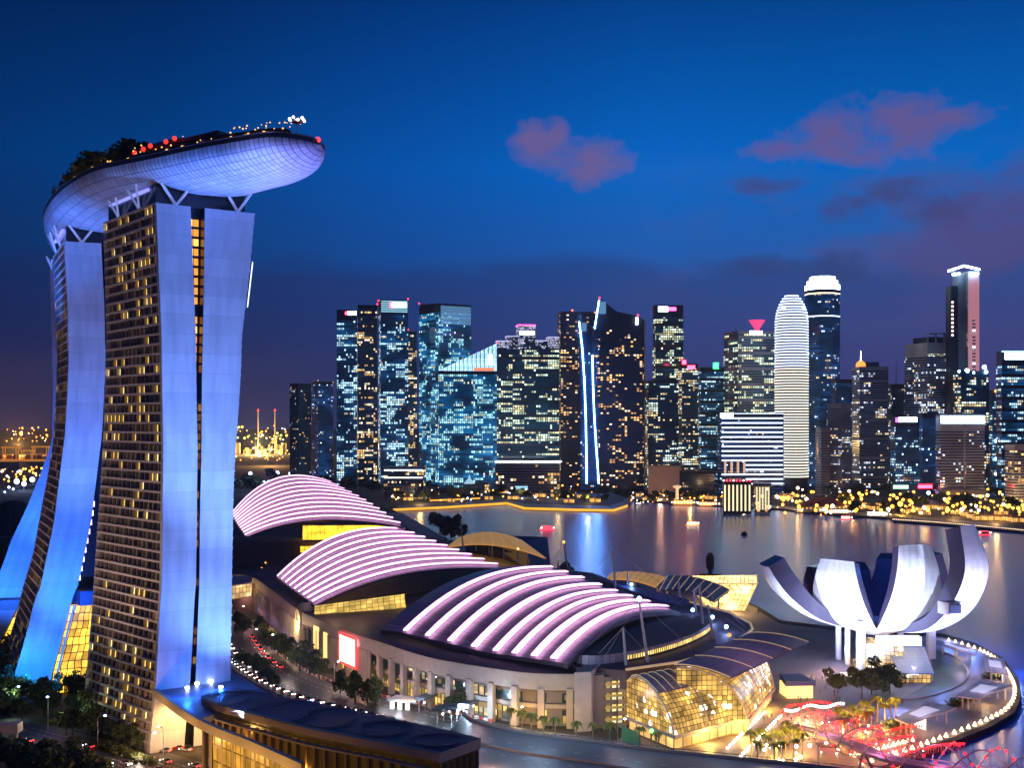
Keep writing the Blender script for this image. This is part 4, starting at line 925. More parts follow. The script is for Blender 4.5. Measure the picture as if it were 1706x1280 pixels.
for k in range(12):
    g = MB(); g.ball((lerp(q0.x-3, q1.x+2, k/11), 1579+k*1.45, 5), .9, 6, 4); g.build('eave_lamp', m_wl, t)
t, p, z = lowb('low dark mall with a green and a red lit sign among the trees', 1488, 1560, 808, 830, 1840, WM['dk'], None)
panel(t, p, 0, .0, .35, z-6, z, emi('sign_mint', (.5, 1, .7), 2)); panel(t, p, 0, .58, .9, z-5, z+1, m_sr, 'sign_emblem')
t, p, z = lowb('pale podium below the white sign banded block', 1563, 1645, 818, 842, 1790, WM['gy'], O['warm'], roof=WM['gy'])
t, p, z = lowb('dark podium with lit shopfronts right of the dark louvred block', 745, 800, 815, 832, 1900, WM['dk'], O['warm'])
t, p, z = lowb('small pavilion with a peaked white tent roof on the left shore', 772, 812, 806, 830, 1900, WM['br'], O['warm'], roof=WM['dk'])
g = MB(); q = D(782, 810, 1895); g.lathe((q.x, q.y, z), [(9, 0), (2, 8), (.5, 14)], 8); g.build('tent_peak', mat('tent_white', (.6, .65, .7), .5, emit=(.4, .7, 1), es=.8), t)
t, p, z = lowb('low brown pavilion left of the peaked tent', 640, 690, 812, 838, 1880, WM['br'], O['flat'])

# ================================================================ MALL WITH THE THREE VAULTED ROOFS
m_shell = grid_mat('roof_shell', (.40, .34, .46), (.09, .08, .12), 3.0, 60, .25, .42, metal=.3)
m_pink = emi('arc_light_pink', (1.0, .50, .80), 3.2, sample=True)
m_stone = mat('mall_stone', (.50, .42, .38), .6, var=(.3, (.44, .37, .33)))
m_dark = mat('roof_membrane', (.075, .05, .075), .6, var=(.05, (.11, .075, .10)))
m_sandg = emi('lit_glass_gold', (1, .56, .12), 1.1)
def shell(label, starts, mids, ends, nst, width, gap, rise, edge, soffit=True, arcs0=0, tubew=.5, mname=m_pink, group='vaulted mall roofs'):
    """starts/ends: (x, y, d) on the two long edges, first..last arc; arcs are lit bands on a vault"""
    st, en = cat([D(*p) for p in starts], 12), cat([D(*p) for p in ends], 12); n = len(st)
    def arc(t, off=0.0, m=17):
        i = t*(n-1); i0 = min(int(i), n-2); a, b = st[i0].lerp(st[i0+1], i-i0), en[i0].lerp(en[i0+1], i-i0)
        r = lerp(rise[0], rise[1], t); pts = []
        for k in range(m):
            s_ = k/(m-1); p = a.lerp(b, s_); p.z += r*4*s_*(1-s_)*(1.25-.5*s_)+off; pts.append(p)
        return pts
    base = thing('vaulted_roof', label, 'mall roof', tuple(st[0]), group)
    ts = [-edge[0]+(1+edge[0]+edge[1])*k/30 for k in range(31)]
    def arcx(t, off=0, m=17):
        if 0 <= t <= 1: return arc(t, off, m)
        a0, a1 = (arc(0, off, m), arc(.12, off, m)) if t < 0 else (arc(1, off, m), arc(.88, off, m)); k = t/.12 if t < 0 else (1-t)/.12
        out = []
        for p, q in zip(a0, a1): v = p+(q-p)*k; v.z -= abs(k)*abs(k)*.6; out.append(v)
        return out
    g = MB(); g.loft([arcx(t) for t in ts]); g.build('shell', m_shell, base, smooth=True)
    # eave board round the vault
    g = MB(); rim = [arcx(t)[0] for t in ts]+arcx(ts[-1])[1:]+[arcx(t)[-1] for t in ts[::-1]][1:]+arcx(ts[0])[::-1][1:-1]
    g.loft([rim+[rim[0]], [p+Vector((0, 0, -1.6)) for p in rim+[rim[0]]]]); g.build('eave', m_dark, base)
    for k in range(nst):
        t = k/(nst-1) if nst > 1 else .5
        cen, lo, hi = arc(t, 1.5), arcx(t-gap, .35), arcx(t+gap, .35)
        g = MB(); w0 = width
        L0, L1 = [], []
        for j in range(17):
            s_ = j/16; v = (hi[j]-lo[j]); v.normalize(); L0.append(cen[j]-v*w0); L1.append(cen[j]+v*w0)
        g.loft([L0, L1]); g.loft([[p-Vector((0, 0, .35)) for p in L1], [p-Vector((0, 0, .35)) for p in L0]]); g.build('light_arc', mname, base)
        g = MB(); g.loft([[p.lerp(q, .42)-Vector((0, 0, 1.5)) for p, q in zip(L0, L1)], [p.lerp(q, .42)-Vector((0, 0, .4)) for p, q in zip(L0, L1)]])
        g.build('arc_rib', m_shell, base)
    return base, arcx, ts
bA, arcA, tsA = shell('nearest and broadest vaulted roof with wide violet gaps between its glowing pink arcs',
    [(675, 1056, 545), (740, 1071, 522), (808, 1087, 505), (865, 1095, 490), (922, 1103, 478)], None,
    [(920, 948, 700), (965, 963, 677), (1015, 983, 655), (1060, 999, 630), (1112, 1014, 610)], 8, 1.75, .03, (9.5, 8.0), (.17, .10))
bB, arcB, tsB = shell('middle vaulted roof behind the broadest one, nine close set glowing pink arcs',
    [(462, 964, 715), (490, 985, 668), (520, 1006, 628)], None,
    [(673, 884, 850), (745, 912, 800), (829, 943, 745)], 9, 1.45, .03, (11, 8.0), (.03, .07))
bC, arcC, tsC = shell('rearmost vaulted roof at the left with closely packed pink arcs, nearest to the hotel tower',
    [(386, 858, 1000), (395, 875, 940), (408, 894, 880)], None,
    [(552, 805, 1090), (610, 836, 960), (667, 874, 850)], 11, 1.6, .03, (17, 9.0), (.03, .05))
for m_ in ():
    pass
# long curved mall wall along the avenue
def T_(x, y, z=21.0): return W(x, y, z)
top = [(386, 957), (420, 961), (455, 985), (495, 1015), (524, 1029), (580, 1052), (637, 1071), (710, 1094), (790, 1109), (880, 1121), (957, 1123), (1000, 1121), (1043, 1118)]
tp = cat([T_(*q) for q in top], 6); bt = [Vector((p.x, p.y, 0)) for p in tp]
mall = thing('shopping_mall', 'long curving stone fronted mall along the avenue with tall pillars and lit shopfronts', 'mall', tuple(bt[20]))
nrm = []
for i in range(len(tp)):
    v = (tp[min(i+1, len(tp)-1)]-tp[max(i-1, 0)]).normalized(); nrm.append(Vector((v.y, -v.x, 0)))
g = MB(); g.loft([[p+n*0+Vector((0, 0, -6.5)) for p, n in zip(tp, nrm)], [p+Vector((0, 0, -.2)) for p in tp]]); g.loft([[p+Vector((0, 0, -.2)) for p in tp], [p-n*2+Vector((0, 0, -.2)) for p, n in zip(tp, nrm)]])
g.build('parapet_band', m_stone, mall)
rec = [p-n*3.5 for p, n in zip(tp, nrm)]
g = MB(); g.loft([[Vector((p.x, p.y, 0)) for p in rec], [Vector((p.x, p.y, 15)) for p in rec]]); g.build('recessed_wall', mat('recess_wall', (.22, .18, .17), .6), mall)
g = MB(); g.loft([[Vector((p.x, p.y, 14.4)) for p in tp], [Vector((p.x, p.y, 14.4)) for p in rec]]); g.build('soffit', m_stone, mall)
g = MB(); g.loft([[p+Vector((0, 0, -.1)) for p in tp], [Vector((p.x+40, p.y+95, 22)) for p in tp]]) 
g.build('flat_roof', m_dark, mall)
# pillars, floor bands and window strips, set out by distance along the wall
cum = [0]
for i in range(1, len(tp)): cum.append(cum[-1]+(tp[i]-tp[i-1]).length)
def along(s):
    for i in range(len(cum)-1):
        if s <= cum[i+1]: k = (s-cum[i])/(cum[i+1]-cum[i]); return tp[i].lerp(tp[i+1], k), nrm[i].lerp(nrm[i+1], k).normalized()
    return tp[-1], nrm[-1]
mw = [office_mat('shop_windows_dark', .25, (.7, .8, .7), (1, .65, .2), .6, s=.8, dim=.06, dimc=(.12, .14, .08), row=.3, bay=3), office_mat('shop_windows_gold', .75, (1, .8, .45), (1, .62, .15), .8, s=1.3, dim=.25, dimc=(.5, .3, .06), row=.1, bay=2.4)]
m_shopv = office_mat('shop_windows_violet', .8, (.55, .45, 1), (1, .5, .35), .45, s=1.6, dim=.4, dimc=(.25, .12, .45), row=.1, bay=2.0)
step = 11.0; s_ = 4.0; npil = 0
while s_ < cum[-1]-2:
    p, n = along(s_); v = Vector((-n.y, n.x, 0))
    close = s_ < cum[-1]*.50
    st_ = 6.6 if close else step
    g = MB(); q = p+n*.25; wv = .5 if close else 1.25
    g.prism([tuple((q+v*a+n*b)[:2]) for a, b in ((-wv, -1.6), (wv, -1.6), (wv, .5), (-wv, .5))][::-1], 0, 15.2); g.build('pillar', m_stone, mall)
    p2, n2 = along(min(cum[-1]-1, s_+st_)); r0, r1 = (p-n*.2, p2-n2*.2) if close else (p-n*3.3, p2-n2*3.3)
    for (z0, z1, m_, nm) in ((9.0, 12.6, mw[0], 'upper_window'), (1.0, 6.2, mw[1] if not close else m_shopv, 'shopfront')):
        if close and nm == 'upper_window': z0, z1, m_ = 7.4, 13.6, mw[0]
        g = MB(); l_ = (r1-r0).length; g.quad((r0.x, r0.y, z0), (r1.x, r1.y, z0), (r1.x, r1.y, z1), (r0.x, r0.y, z1), ((s_, z0/2), (s_+l_, z0/2), (s_+l_, z1/2), (s_, z1/2))); g.build(nm, m_, mall)
    if not close:
        g = MB(); g.loft([[r0+n*1.2+Vector((0, 0, 7.0-r0.z)), r1+n2*1.2+Vector((0, 0, 7.0-r1.z))], [r0+n*1.2+Vector((0, 0, 8.6-r0.z)), r1+n2*1.2+Vector((0, 0, 8.6-r1.z))]])
        g.build('spandrel', m_stone, mall)
    npil += 1; s_ += st_
# entrance arch, lit niches and the bright screen
def face_panel(par, x0, x1, y0, y1, m, nm, off=.9, thick=.4):
    """panel on the mall wall between two pictured columns; heights in metres"""
    best = lambda x: min(range(len(tp)), key=lambda i: abs(CX+tp[i].x/tp[i].y*F-x))
    a, b = tp[best(x0)], tp[best(x1)]; n = nrm[best(x0)]
    if (a-b).length < 1: b = tp[min(len(tp)-1, best(x1)+1)]
    d = (b-a).normalized(); A = a+n*off; ln_ = abs(x1-x0)/F*a.y/max(.3, abs(d.x-d.y*a.x/a.y))
    B_ = A+d*ln_; g = MB(); g.prism([tuple(A[:2]), tuple(B_[:2]), tuple((B_-n*thick)[:2]), tuple((A-n*thick)[:2])], y0, y1); return g.build(nm, m, par), A, B_, n
scr_, A, B_, n = face_panel(mall, 567, 592, 6.5, 18.5, emi('screen_white', (1, .93, .92), 3.2, True), 'screen', 1.3)
g = MB(); d = (B_-A).normalized()
for (a0, a1, z0, z1) in ((-1.2, -.0, 5.6, 19.4), (1.0, 1.0, 0, 0)):
    if a0 == a1: continue
    q0, q1 = A-d*1.2, A; g.prism([tuple((q0+n*.1)[:2]), tuple((q1+n*.1)[:2]), tuple((q1-n*.5)[:2]), tuple((q0-n*.5)[:2])], z0, z1)
    q0, q1 = B_, B_+d*1.2; g.prism([tuple((q0+n*.1)[:2]), tuple((q1+n*.1)[:2]), tuple((q1-n*.5)[:2]), tuple((q0-n*.5)[:2])], z0, z1)
for z0 in (5.4, 18.5): g.prism([tuple((A+n*.1)[:2]), tuple((B_+n*.1)[:2]), tuple((B_-n*.5)[:2]), tuple((A-n*.5)[:2])], z0, z0+1.1)
g.build('screen_frame', emi('frame_red', (1, .04, .04), 2.5), scr_)
m_niche = emi('niche_gold', (1, .66, .22), 1.5, True)
for x0, x1, z0, z1 in ((524, 532, 6, 17), (537, 543, 2, 16)): face_panel(mall, x0, x1, z0, z1, m_niche, 'lit_niche', .6)
face_panel(mall, 522, 560, 1, 15.2, m_stone, 'plain_wall', .45); face_panel(mall, 590, 618, 1, 15.2, m_stone, 'plain_wall', .45)
# arched entrance hall (cylinder end) beside the wall
pe = T_(510, 1016); ne = nrm[min(range(len(tp)), key=lambda i: (tp[i]-pe).length)]; ve = Vector((-ne.y, ne.x, 0))
arch = thing('entrance_arch', 'rounded stone entrance arch lit from within on the curving mall wall', 'entrance arch', (pe.x, pe.y, 0))
g = MB(); rows = [[], []]
for k in range(13):
    a = PI*k/12; off = ve*(-math.cos(a)*6.5); z = 18+math.sin(a)*6.5
    rows[0].append(Vector((pe.x, pe.y, 0))+ne*2.5+off+Vector((0, 0, z))); rows[1].append(Vector((pe.x, pe.y, 0))-ne*12+off+Vector((0, 0, z)))
b0 = [rows[0][0]-Vector((0, 0, 18))]+rows[0]+[rows[0][-1]-Vector((0, 0, 18))]; b1 = [rows[1][0]-Vector((0, 0, 18))]+rows[1]+[rows[1][-1]-Vector((0, 0, 18))]
g.loft([b0, b1]); g.loft([b0, [p+(Vector((pe.x, pe.y, 8))-Vector((p.x, p.y, p.z)))*.16+ne*2.4 for p in b0]]); g.build('arch_shell', mat('arch_cream', (.62, .52, .38), .5), arch)
g = MB(); g.v = [tuple(p-ne*1.0) for p in b0]; g.face(range(len(b0))); g.build('glass_front', grid_mat('arch_glass', (.1, .08, .05), (.03, .02, .01), 2.2, 2.2, .3, .3, emit=(1, .66, .25), es=1.4, evar=.6), arch)
lamp('POINT', 'lamp_or_fill_glow', pe+ne*7+Vector((0, 0, -9)), 9000, (1, .7, .35), 1)
# terraces between the roofs
def glassbox(name, label, pxs, z0, z1, m, roofm=None, catg='glass hall'):
    ps = [W(x, y, z1) for x, y in pxs]; t = thing(name, label, catg, (ps[0].x, ps[0].y, z0))
    g = MB(); g.prism([(p.x, p.y) for p in ps], z0, z1); g.build('glass_wall', m, t)
    g = MB(); g.prism(grow([(p.x, p.y) for p in ps], .8), z1-.05, z1+.7); g.build('roof', roofm or m_dark, t); return t
m_goldg = grid_mat('gold_glass', (.06, .05, .03), (.02, .015, .01), 3.0, 5, .2, .3, emit=(1, .52, .03), es=2.4, evar=.4)
def wallquad(par, nm, a, b, z0, m, fh=1):                 # wall between two top points down to z0
    g = MB(); l_ = (b-a).length; g.quad((a.x, a.y, z0), (b.x, b.y, z0), tuple(b), tuple(a), ((0, z0), (l_, z0), (l_, b.z), (0, a.z))); return g.build(nm, m, par)
t = thing('glass_hall', 'golden glowing glazed wall beneath the rearmost vaulted roof', 'glass hall', tuple(D(505, 900, 840)))
a, b, c = D(503, 877, 852), D(650, 877, 850), D(500, 880, 850)
wallquad(t, 'lit_glass', D(504, 876, 850), D(655, 876, 860), D(504, 900, 850).z, m_goldg)
wallquad(t, 'lower_wall', D(388, 893, 868), D(504, 897, 856), D(504, 925, 856).z, mat('terrace_wall', (.3, .24, .22), .6)); 
wallquad(t, 'base_wall', D(380, 905, 847), D(640, 901, 838), 4, mat('podium_brown', (.16, .11, .08), .7))
wallquad(t, 'window_row', D(500, 911, 836), D(560, 909, 836), D(500, 921, 836).z, m_goldg)
t = thing('roof_terrace', 'dim terrace with warm lamps between the rearmost and middle vaulted roofs', 'terrace', tuple(D(400, 935, 800)))
g = MB(); ps = [D(380, 945, 775), D(470, 962, 742), D(560, 922, 790), D(640, 903, 830), D(500, 903, 845), D(380, 908, 850)]
zt_ = 17; g.prism([(p.x, p.y) for p in ps][::1], 0, zt_); g.build('floor', mat('terrace_floor', (.15, .10, .08), .6, var=(.1, (.2, .14, .1))), t)
for k in range(16):
    q = W(U(395, 500), U(912, 948), 20); g = MB(); g.tube([(q.x, q.y, zt_), (q.x, q.y, 20)], .15, 4, mi=1); g.ball((q.x, q.y, 20.4), .55); g.build('lamp', [m_wl, m_fin], t)
# white lit entrance box at the near end of the terrace
t = glassbox('glass_pavilion', 'small lit glass box beside the hotel tower at the far end of the mall wall', [(380, 978), (418, 972), (420, 962), (380, 962)], 12, 20, grid_mat('box_glass', (.1, .08, .05), (.03, .02, .02), 3, 3, .25, .3, emit=(1, .62, .25), es=1.0, evar=.6), m_stone, 'pavilion')
# gold lattice gallery between middle and front vault
t = thing('barrel_gallery', 'curved gallery of yellow lit glass panes between the middle and broadest vaulted roofs', 'glass gallery', tuple(D(600, 1010, 600)))
a0, a1 = D(530, 1010, 622), D(680, 990, 640); rows = []
for k in range(7):
    an = PI*.5*k/6; rows.append([a0.lerp(a1, j/12)+Vector((-6*math.cos(an)*.3, -7*math.sin(an), -9*(1-math.cos(an)))) for j in range(13)])
g = MB(); g.loft(rows); g.build('glass_vault', grid_mat('yellow_vault_glass', (.08, .06, .03), (.02, .015, .01), 3.0, 2.4, .22, .3, emit=(.85, .55, .12), es=1.1, evar=.5), t)
t = thing('soffit_wall', 'louvred brown wall under the near edge of the middle vaulted roof', 'wall', tuple(D(600, 985, 640)))
g = MB(); lo = arcB(1.08, -1.0); 
g.loft([[Vector((p.x+1, p.y-1, p.z-10)) for p in lo], lo]); g.build('louvres', grid_mat('louvre', (.20, .14, .09), (.05, .03, .02), 60, .9, .35, .6), t)

# oval roof garden court beside the broadest roof: ring wall, deck, gold base lights
c_ = D(1078, 1062, 505); t = thing('roof_court', 'oval sunken court on the mall roof edged by a row of golden lights', 'roof court', (c_.x, c_.y, 20))
def oval(c, ra, rb, rot, z, n=36, a0=0, a1=2*PI): return [Vector((c[0]+ra*math.cos(a0+(a1-a0)*k/n)*math.cos(rot)-rb*math.sin(a0+(a1-a0)*k/n)*math.sin(rot), c[1]+ra*math.cos(a0+(a1-a0)*k/n)*math.sin(rot)+rb*math.sin(a0+(a1-a0)*k/n)*math.cos(rot), z)) for k in range(n+1)]
rot = math.atan2(84, 52)
cc = (58, 532)
g = MB(); g.loft([oval(cc, 58, 17, rot, 22.3), oval(cc, 58, 17, rot, 26)]); g.loft([oval(cc, 58, 17, rot, 26), oval(cc, 55, 15, rot, 26)]); g.build('ring_wall', m_shell, t)
g = MB(); g.loft([oval(cc, 58, 17, rot, 26), oval(cc, 20, 6, rot, 28.5), oval(cc, .1, .1, rot, 29)]); g.build('roof', mat('court_roof', (.16, .13, .11), .6), t)
g = MB(); g.loft([oval(cc, 58.3, 17.3, rot, 22.4, 20, -2.4, -.6), oval(cc, 58.3, 17.3, rot, 24.6, 20, -2.4, -.6)]); g.build('lit_windows', grid_mat('court_gold', (.1, .08, .03), (.02, .01, 0), 1.6, 4, .6, .4, emit=(1, .68, .2), es=1.6, evar=.4), t)
# dark membrane roof around it, to the pointed end with cream edge trim
pr = [W(x, y, 22.2) for x, y in ((960, 1112), (1043, 1118), (1134, 1105), (1200, 1084), (1245, 1058), (1254, 1050), (1250, 1040), (1215, 1022), (1160, 1008), (1100, 990), (1040, 975), (985, 955), (900, 944), (860, 985), (900, 1040))]
t = thing('end_roof', 'dark pointed membrane roof at the bay end of the mall with a cream edge', 'mall roof', tuple(pr[1]))
g = MB(); g.prism([(p.x, p.y) for p in pr], 15, 22.2); g.build('membrane', m_dark, t)
g = MB(); g.tube([pr[i]+Vector((0, 0, .4)) for i in (1, 2, 3, 4, 5, 6, 7, 8, 9)], .55, 5); g.build('edge_trim', mat('cream_trim', (.65, .52, .34), .5, emit=(1, .7, .35), es=.25), t)
g = MB(); q = [W(x, y, 22.6) for x, y in ((990, 958), (1040, 978), (1110, 992), (1150, 1003), (1140, 1010), (1060, 990), (1000, 968))]; g.prism([(p.x, p.y) for p in q], 22.2, 23.4); g.build('blue_gutter', mat('blue_roof', (.05, .09, .3), .5), t)
for x, y, m_ in ((1052, 975, 'cool_spot'), (1187, 1030, 'cool_spot'), (1210, 1046, 'cool_spot'), (1215, 1060, 'dome_orange'), (1065, 998, 'cool_spot'), (1154, 1018, 'cool_spot')):
    q = W(x, y, 24.5); g = MB(); g.tube([(q.x, q.y, 22), (q.x, q.y, 24.5)], .15, 4, mi=1); g.ball((q.x, q.y, 24.8), .9); g.build('roof_lamp', [MATS[m_], m_fin], t)
    if m_ == 'cool_spot': lamp('POINT', 'lamp_or_fill_glow', (q.x, q.y, 26.5), 2500, (.3, .4, 1), .6)
# near corner: two solid piers with open galleries
t = thing('corner_block', 'stepped stone corner block with open galleries at the near end of the long mall wall', 'corner block', tuple(W(990, 1214)))
for (xa, xb, y, zt) in ((957, 985, 1221, 22.5), (985, 1006, 1216, 20.5), (1006, 1030, 1214, 19.5), (1030, 1043, 1214, 19)):
    p, q = W(xa, y), W(xb, y-2); g = MB(); g.prism([(p.x, p.y), (q.x, q.y), (q.x+5, q.y+16), (p.x+5, p.y+16)], 0, zt); g.build('pier', m_stone if xa in (957, 1030) else MATS['recess_wall'], t)
for z_ in (2, 6.5, 11, 15.5):
    p, q = W(1008, 1215), W(1042, 1213); g = MB(); g.quad((p.x, p.y-.3, z_), (q.x, q.y-.3, z_), (q.x, q.y-.3, z_+2.6), (p.x, p.y-.3, z_+2.6)); g.build('gallery', mw[1], t)

# two glass barrel halls at the end of the mall
m_vg = grid_mat('vault_glass', (.07, .06, .03), (.015, .012, .01), 1.9, 1.9, .22, .25, emit=(1, .56, .12), es=.66, evar=1.0, spots=2.6, ex=3.0, gain=7.5)
m_vr = grid_mat('vault_roof_panel', (.34, .27, .32), (.14, .10, .13), 30, .8, .15, .5)
def barrel(label, P0, ax, rt, W0, W1, L_, Hh, z0, shape, roof):
    """vault with a high inner side and a roof curving down to the outer base line"""
    t = thing('glass_barrel_hall', label, 'glass hall', tuple(P0), 'glass barrel halls')
    sh_ = [k/16 for k in range(17)]; sh_ = [1-(1-q)**1.7 for q in sh_]
    def sec(u, q, dz=0, e=0): w_ = lerp(W0, W1, u/L_); return P0+ax*u+rt*(w_*q+e)+Vector((0, 0, z0+Hh*tab(shape, q)+dz-P0.z))
    us = [L_*k/12 for k in range(13)]
    g = MB(); g.loft([[sec(u, q) for u in us] for q in sh_]); g.build('glass_vault', m_vg, t)
    g = MB(); fr_ = [sec(0, 0)-Vector((0, 0, Hh*shape[0][1]))]+[sec(0, q) for q in sh_]; g.face([len(g.v)+k for k in range(len(fr_))], [((p-P0).dot(rt), p.z) for p in fr_]); g.v += [tuple(p-ax*.15) for p in fr_]; g.build('end_glass', m_vg, t)
    g = MB(); bk_ = [sec(L_, 0)-Vector((0, 0, Hh*shape[0][1]))]+[sec(L_, q) for q in sh_]; g.face([k for k in range(len(bk_))], [((p-P0).dot(rt), p.z) for p in bk_]); g.v += [tuple(p) for p in bk_]; g.build('end_glass', m_vg, t)
    g = MB()
    if isinstance(roof[0], float):
        q0, q1, u0, u1 = roof; rows = [[sec(lerp(u0, u1, j/8), lerp(q0, q1, k/8), .55, .3) for j in range(9)] for k in range(9)]
    else:
        a, b, c, d = roof; rows = []
        for k in range(9):
            v = k/8; row = []
            for j in range(9): u = j/8; p = a.lerp(d, v).lerp(b.lerp(c, v), u); p.z += 2.6*4*v*(1-v)*.5; row.append(p)
            rows.append(row)
    g.loft(rows); g.loft([[p-Vector((0, 0, .5)) for p in r] for r in rows], flip=True); g.build('roof_panel', m_vr, t, smooth=True)
    for j in (0, 2, 4, 6, 8): g = MB(); g.tube([r[j]+Vector((0, 0, .12)) for r in rows], .22, 4); g.build('roof_rib', MATS['cream_trim'], t)
    for u in (0, L_*.5, L_):
        g = MB(); g.tube([sec(u, q, .1) for q in sh_], .34, 5); g.build('arch_rib', m_stone, t)
    a, b, c, d = P0, P0+rt*(W0+.6), P0+rt*(W1+.6)+ax*L_, P0+ax*L_
    g = MB(); g.prism([tuple(p[:2]) for p in (a, b, c, d)], z0-1.4, z0); g.build('base_slab', m_stone, t)
    g = MB(); e_ = rt*1.6; g.prism([tuple(p[:2]) for p in (a+ax, b+ax-e_, c-e_, d)], 0, z0-1.4); g.build('lower_storey', grid_mat('storey_glass', (.3, .22, .12), (.25, .18, .1), 5, 5, .7, .4, emit=(1, .56, .16), es=1.0, evar=.8), t)
    return t
A_ = Vector((43.3, 467, 6)); rt_ = Vector((57.5-43.3, 438.6-467, 0)); w_ = rt_.length; rt_ = rt_/w_
barrel('nearer and smaller yellow lit glass barrel hall with a short dark roof panel', A_, Vector((.79, .61, 0)), rt_, w_, w_*.9, 38, 16.5, 6,
       [(0, .80), (.12, .95), (.25, 1.0), (.45, .93), (.65, .78), (.82, .55), (.93, .3), (1, 0)], (.10, .66, 0.0, 17.0))
barrel('larger yellow lit glass barrel hall behind with a wide dark violet roof', Vector((61, 459, 6)), Vector((.5, .866, 0)), Vector((.98, .1, 0)), 27.5, 16, 66, 20, 6,
       [(0, 1.0), (.3, .95), (.55, .82), (.78, .58), (.92, .3), (1, 0)], (Vector((60, 458, 27.3)), Vector((101, 524, 27.8)), Vector((128, 534, 22)), Vector((80.7, 457, 22.6))))
lamp('POINT', 'lamp_or_fill_glow', (114, 480, 5), 16000, (1, .66, .25), 2)
# white lit block in front of the far end of the larger hall
q = W(1243, 1190); g = MB(); t = thing('entrance_pavilion', 'small white lit block set against the larger glass barrel hall', 'pavilion', (q.x, q.y, 0))
g.prism([(q.x, q.y), (q.x+8, q.y+9), (q.x+4, q.y+14), (q.x-5, q.y+6)], 0, 8.5); g.build('body', mat('lit_white', (.7, .68, .6), .5, emit=(1, .86, .55), es=1.3, sample=True), t)
g = MB(); g.prism([(q.x-.8, q.y-.8), (q.x+9, q.y+9), (q.x+4, q.y+15), (q.x-6, q.y+6)], 8.5, 9.3); g.build('roof', m_stone, t)
q = W(1312, 1165); t = thing('kiosk', 'small glowing kiosk with a blue roof on the plaza beyond the glass halls', 'kiosk', (q.x, q.y, 0))
g = MB(); g.prism([(q.x, q.y), (q.x+11, q.y+1), (q.x+10, q.y+12), (q.x-1, q.y+11)], 0, 5.5); g.build('body', mat('kiosk_glow', (.5, .4, .3), .5, emit=(1, .6, .2), es=1.6, sample=True), t)
g = MB(); g.prism([(q.x-1, q.y-1), (q.x+12, q.y), (q.x+9, q.y+16), (q.x, q.y+15)], 5.5, 7.5); g.build('roof', MATS['blue_roof'], t)
# masts with cables round the end roof
m_mast = mat('mast_steel', (.45, .40, .46), .4)
def mast(x, y0, y1, z0, label, lean=0.0, light=None, anchors=()):
    p = W(x, y0, z0); t = thing('cable_mast', label, 'mast', tuple(p), 'cable masts on the mall roof'); zt = H-(y1-HY)*p.y/F
    top = Vector((p.x+lean/F*p.y, p.y, zt)); g = MB(); g.tube([p, top], .75, 6, r2=.45); g.build('pole', m_mast, t)
    for (dx, dy) in anchors:
        g = MB(); g.tube([top, Vector((p.x+dx, p.y+dy, z0))], .09, 3); g.build('cable', m_mast, t)
    if light: g = MB(); g.ball(top+Vector((0, 0, .8)), .95); g.build('lamp', light, t)
mast(1079, 1105, 1002, 22, 'tall mast with a blue white lamp leaning over the oval roof court', -14, MATS['cool_spot'], ((-30, 5), (22, 25), (-20, -8)))
mast(1043, 1110, 1046, 22, 'short mast at the near edge of the oval roof court', -5, None, ((-14, 4), (12, 16)))
mast(1189, 1066, 1008, 22, 'bright mast in the cluster at the pointed roof end', -10, None, ((18, 8), (-16, 8)))
mast(1172, 1056, 974, 22, 'tallest mast of the cluster near the pointed roof end', -7, None, ((22, 10), (-22, 12)))
mast(1160, 1030, 982, 22, 'left mast of the cluster near the pointed roof end', -4, None, ((16, 18),))
mast(1133, 997, 968, 22, 'mast behind the gold ribbed awning', -3)
mast(1025, 982, 918, 22, 'slender blue mast at the bay side of the roofs', -3, None, ((-22, 0), (30, 10)))
mast(1046, 978, 955, 22, 'short blue mast beside the slender blue mast', 0)
mast(947, 956, 906, 24, 'mast with an amber lamp between the middle roof and the bay', -8, m_wl, ((-14, 5),))
mast(930, 950, 934, 24, 'stubby mast where the broadest roof begins', 0, None, ((10, 4),))
for x, y, h in ((863, 938, 917), (839, 930, 915), (815, 924, 912), (793, 918, 908)): mast(x, y, h, 20, 'thin post in the row along the ribbed gold canopy', 0, m_wl if x == 863 else None)
mast(772, 915, 878, 20, 'blue lit mast left of the ribbed gold canopy', -4)
# ribbed canopies by the water
def canopy(label, pts, z, m, sag=2.5, ribs=0):
    """thin curved canopy; pts = four corners, near-left first, clockwise seen from above"""
    a, b, c, d = [W(x, y, z) for x, y in pts]; t = thing('canopy', label, 'canopy', tuple(a))
    rows = []
    for i in range(9):
        s_ = i/8; l, r = a.lerp(d, s_), b.lerp(c, s_); row = []
        for j in range(17): u = j/16; p = l.lerp(r, u); p.z += sag*4*u*(1-u); row.append(p)
        rows.append(row)
    g = MB(); g.loft(rows); g.loft([[p-Vector((0, 0, .8)) for p in r] for r in rows], flip=True); g.build('membrane', m, t, smooth=True)
    for j in range(0, 17, 2):
        g = MB(); g.tube([r[j]+Vector((0, 0, .15)) for r in rows], .3, 4); g.build('rib', MATS['cream_trim'], t)
    for j in (1, 8, 15):
        g = MB(); g.tube([Vector((rows[4][j].x, rows[4][j].y, 0)), rows[4][j]], .5, 5); g.build('post', m_mast, t)
    return t
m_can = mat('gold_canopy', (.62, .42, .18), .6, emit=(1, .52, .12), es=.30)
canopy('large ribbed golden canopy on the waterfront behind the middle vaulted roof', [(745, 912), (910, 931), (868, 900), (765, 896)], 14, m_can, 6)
canopy('smaller ribbed golden canopy by the water beyond the nearest roof', [(1010, 966), (1092, 978), (1108, 962), (1020, 955)], 20, m_can, 2)
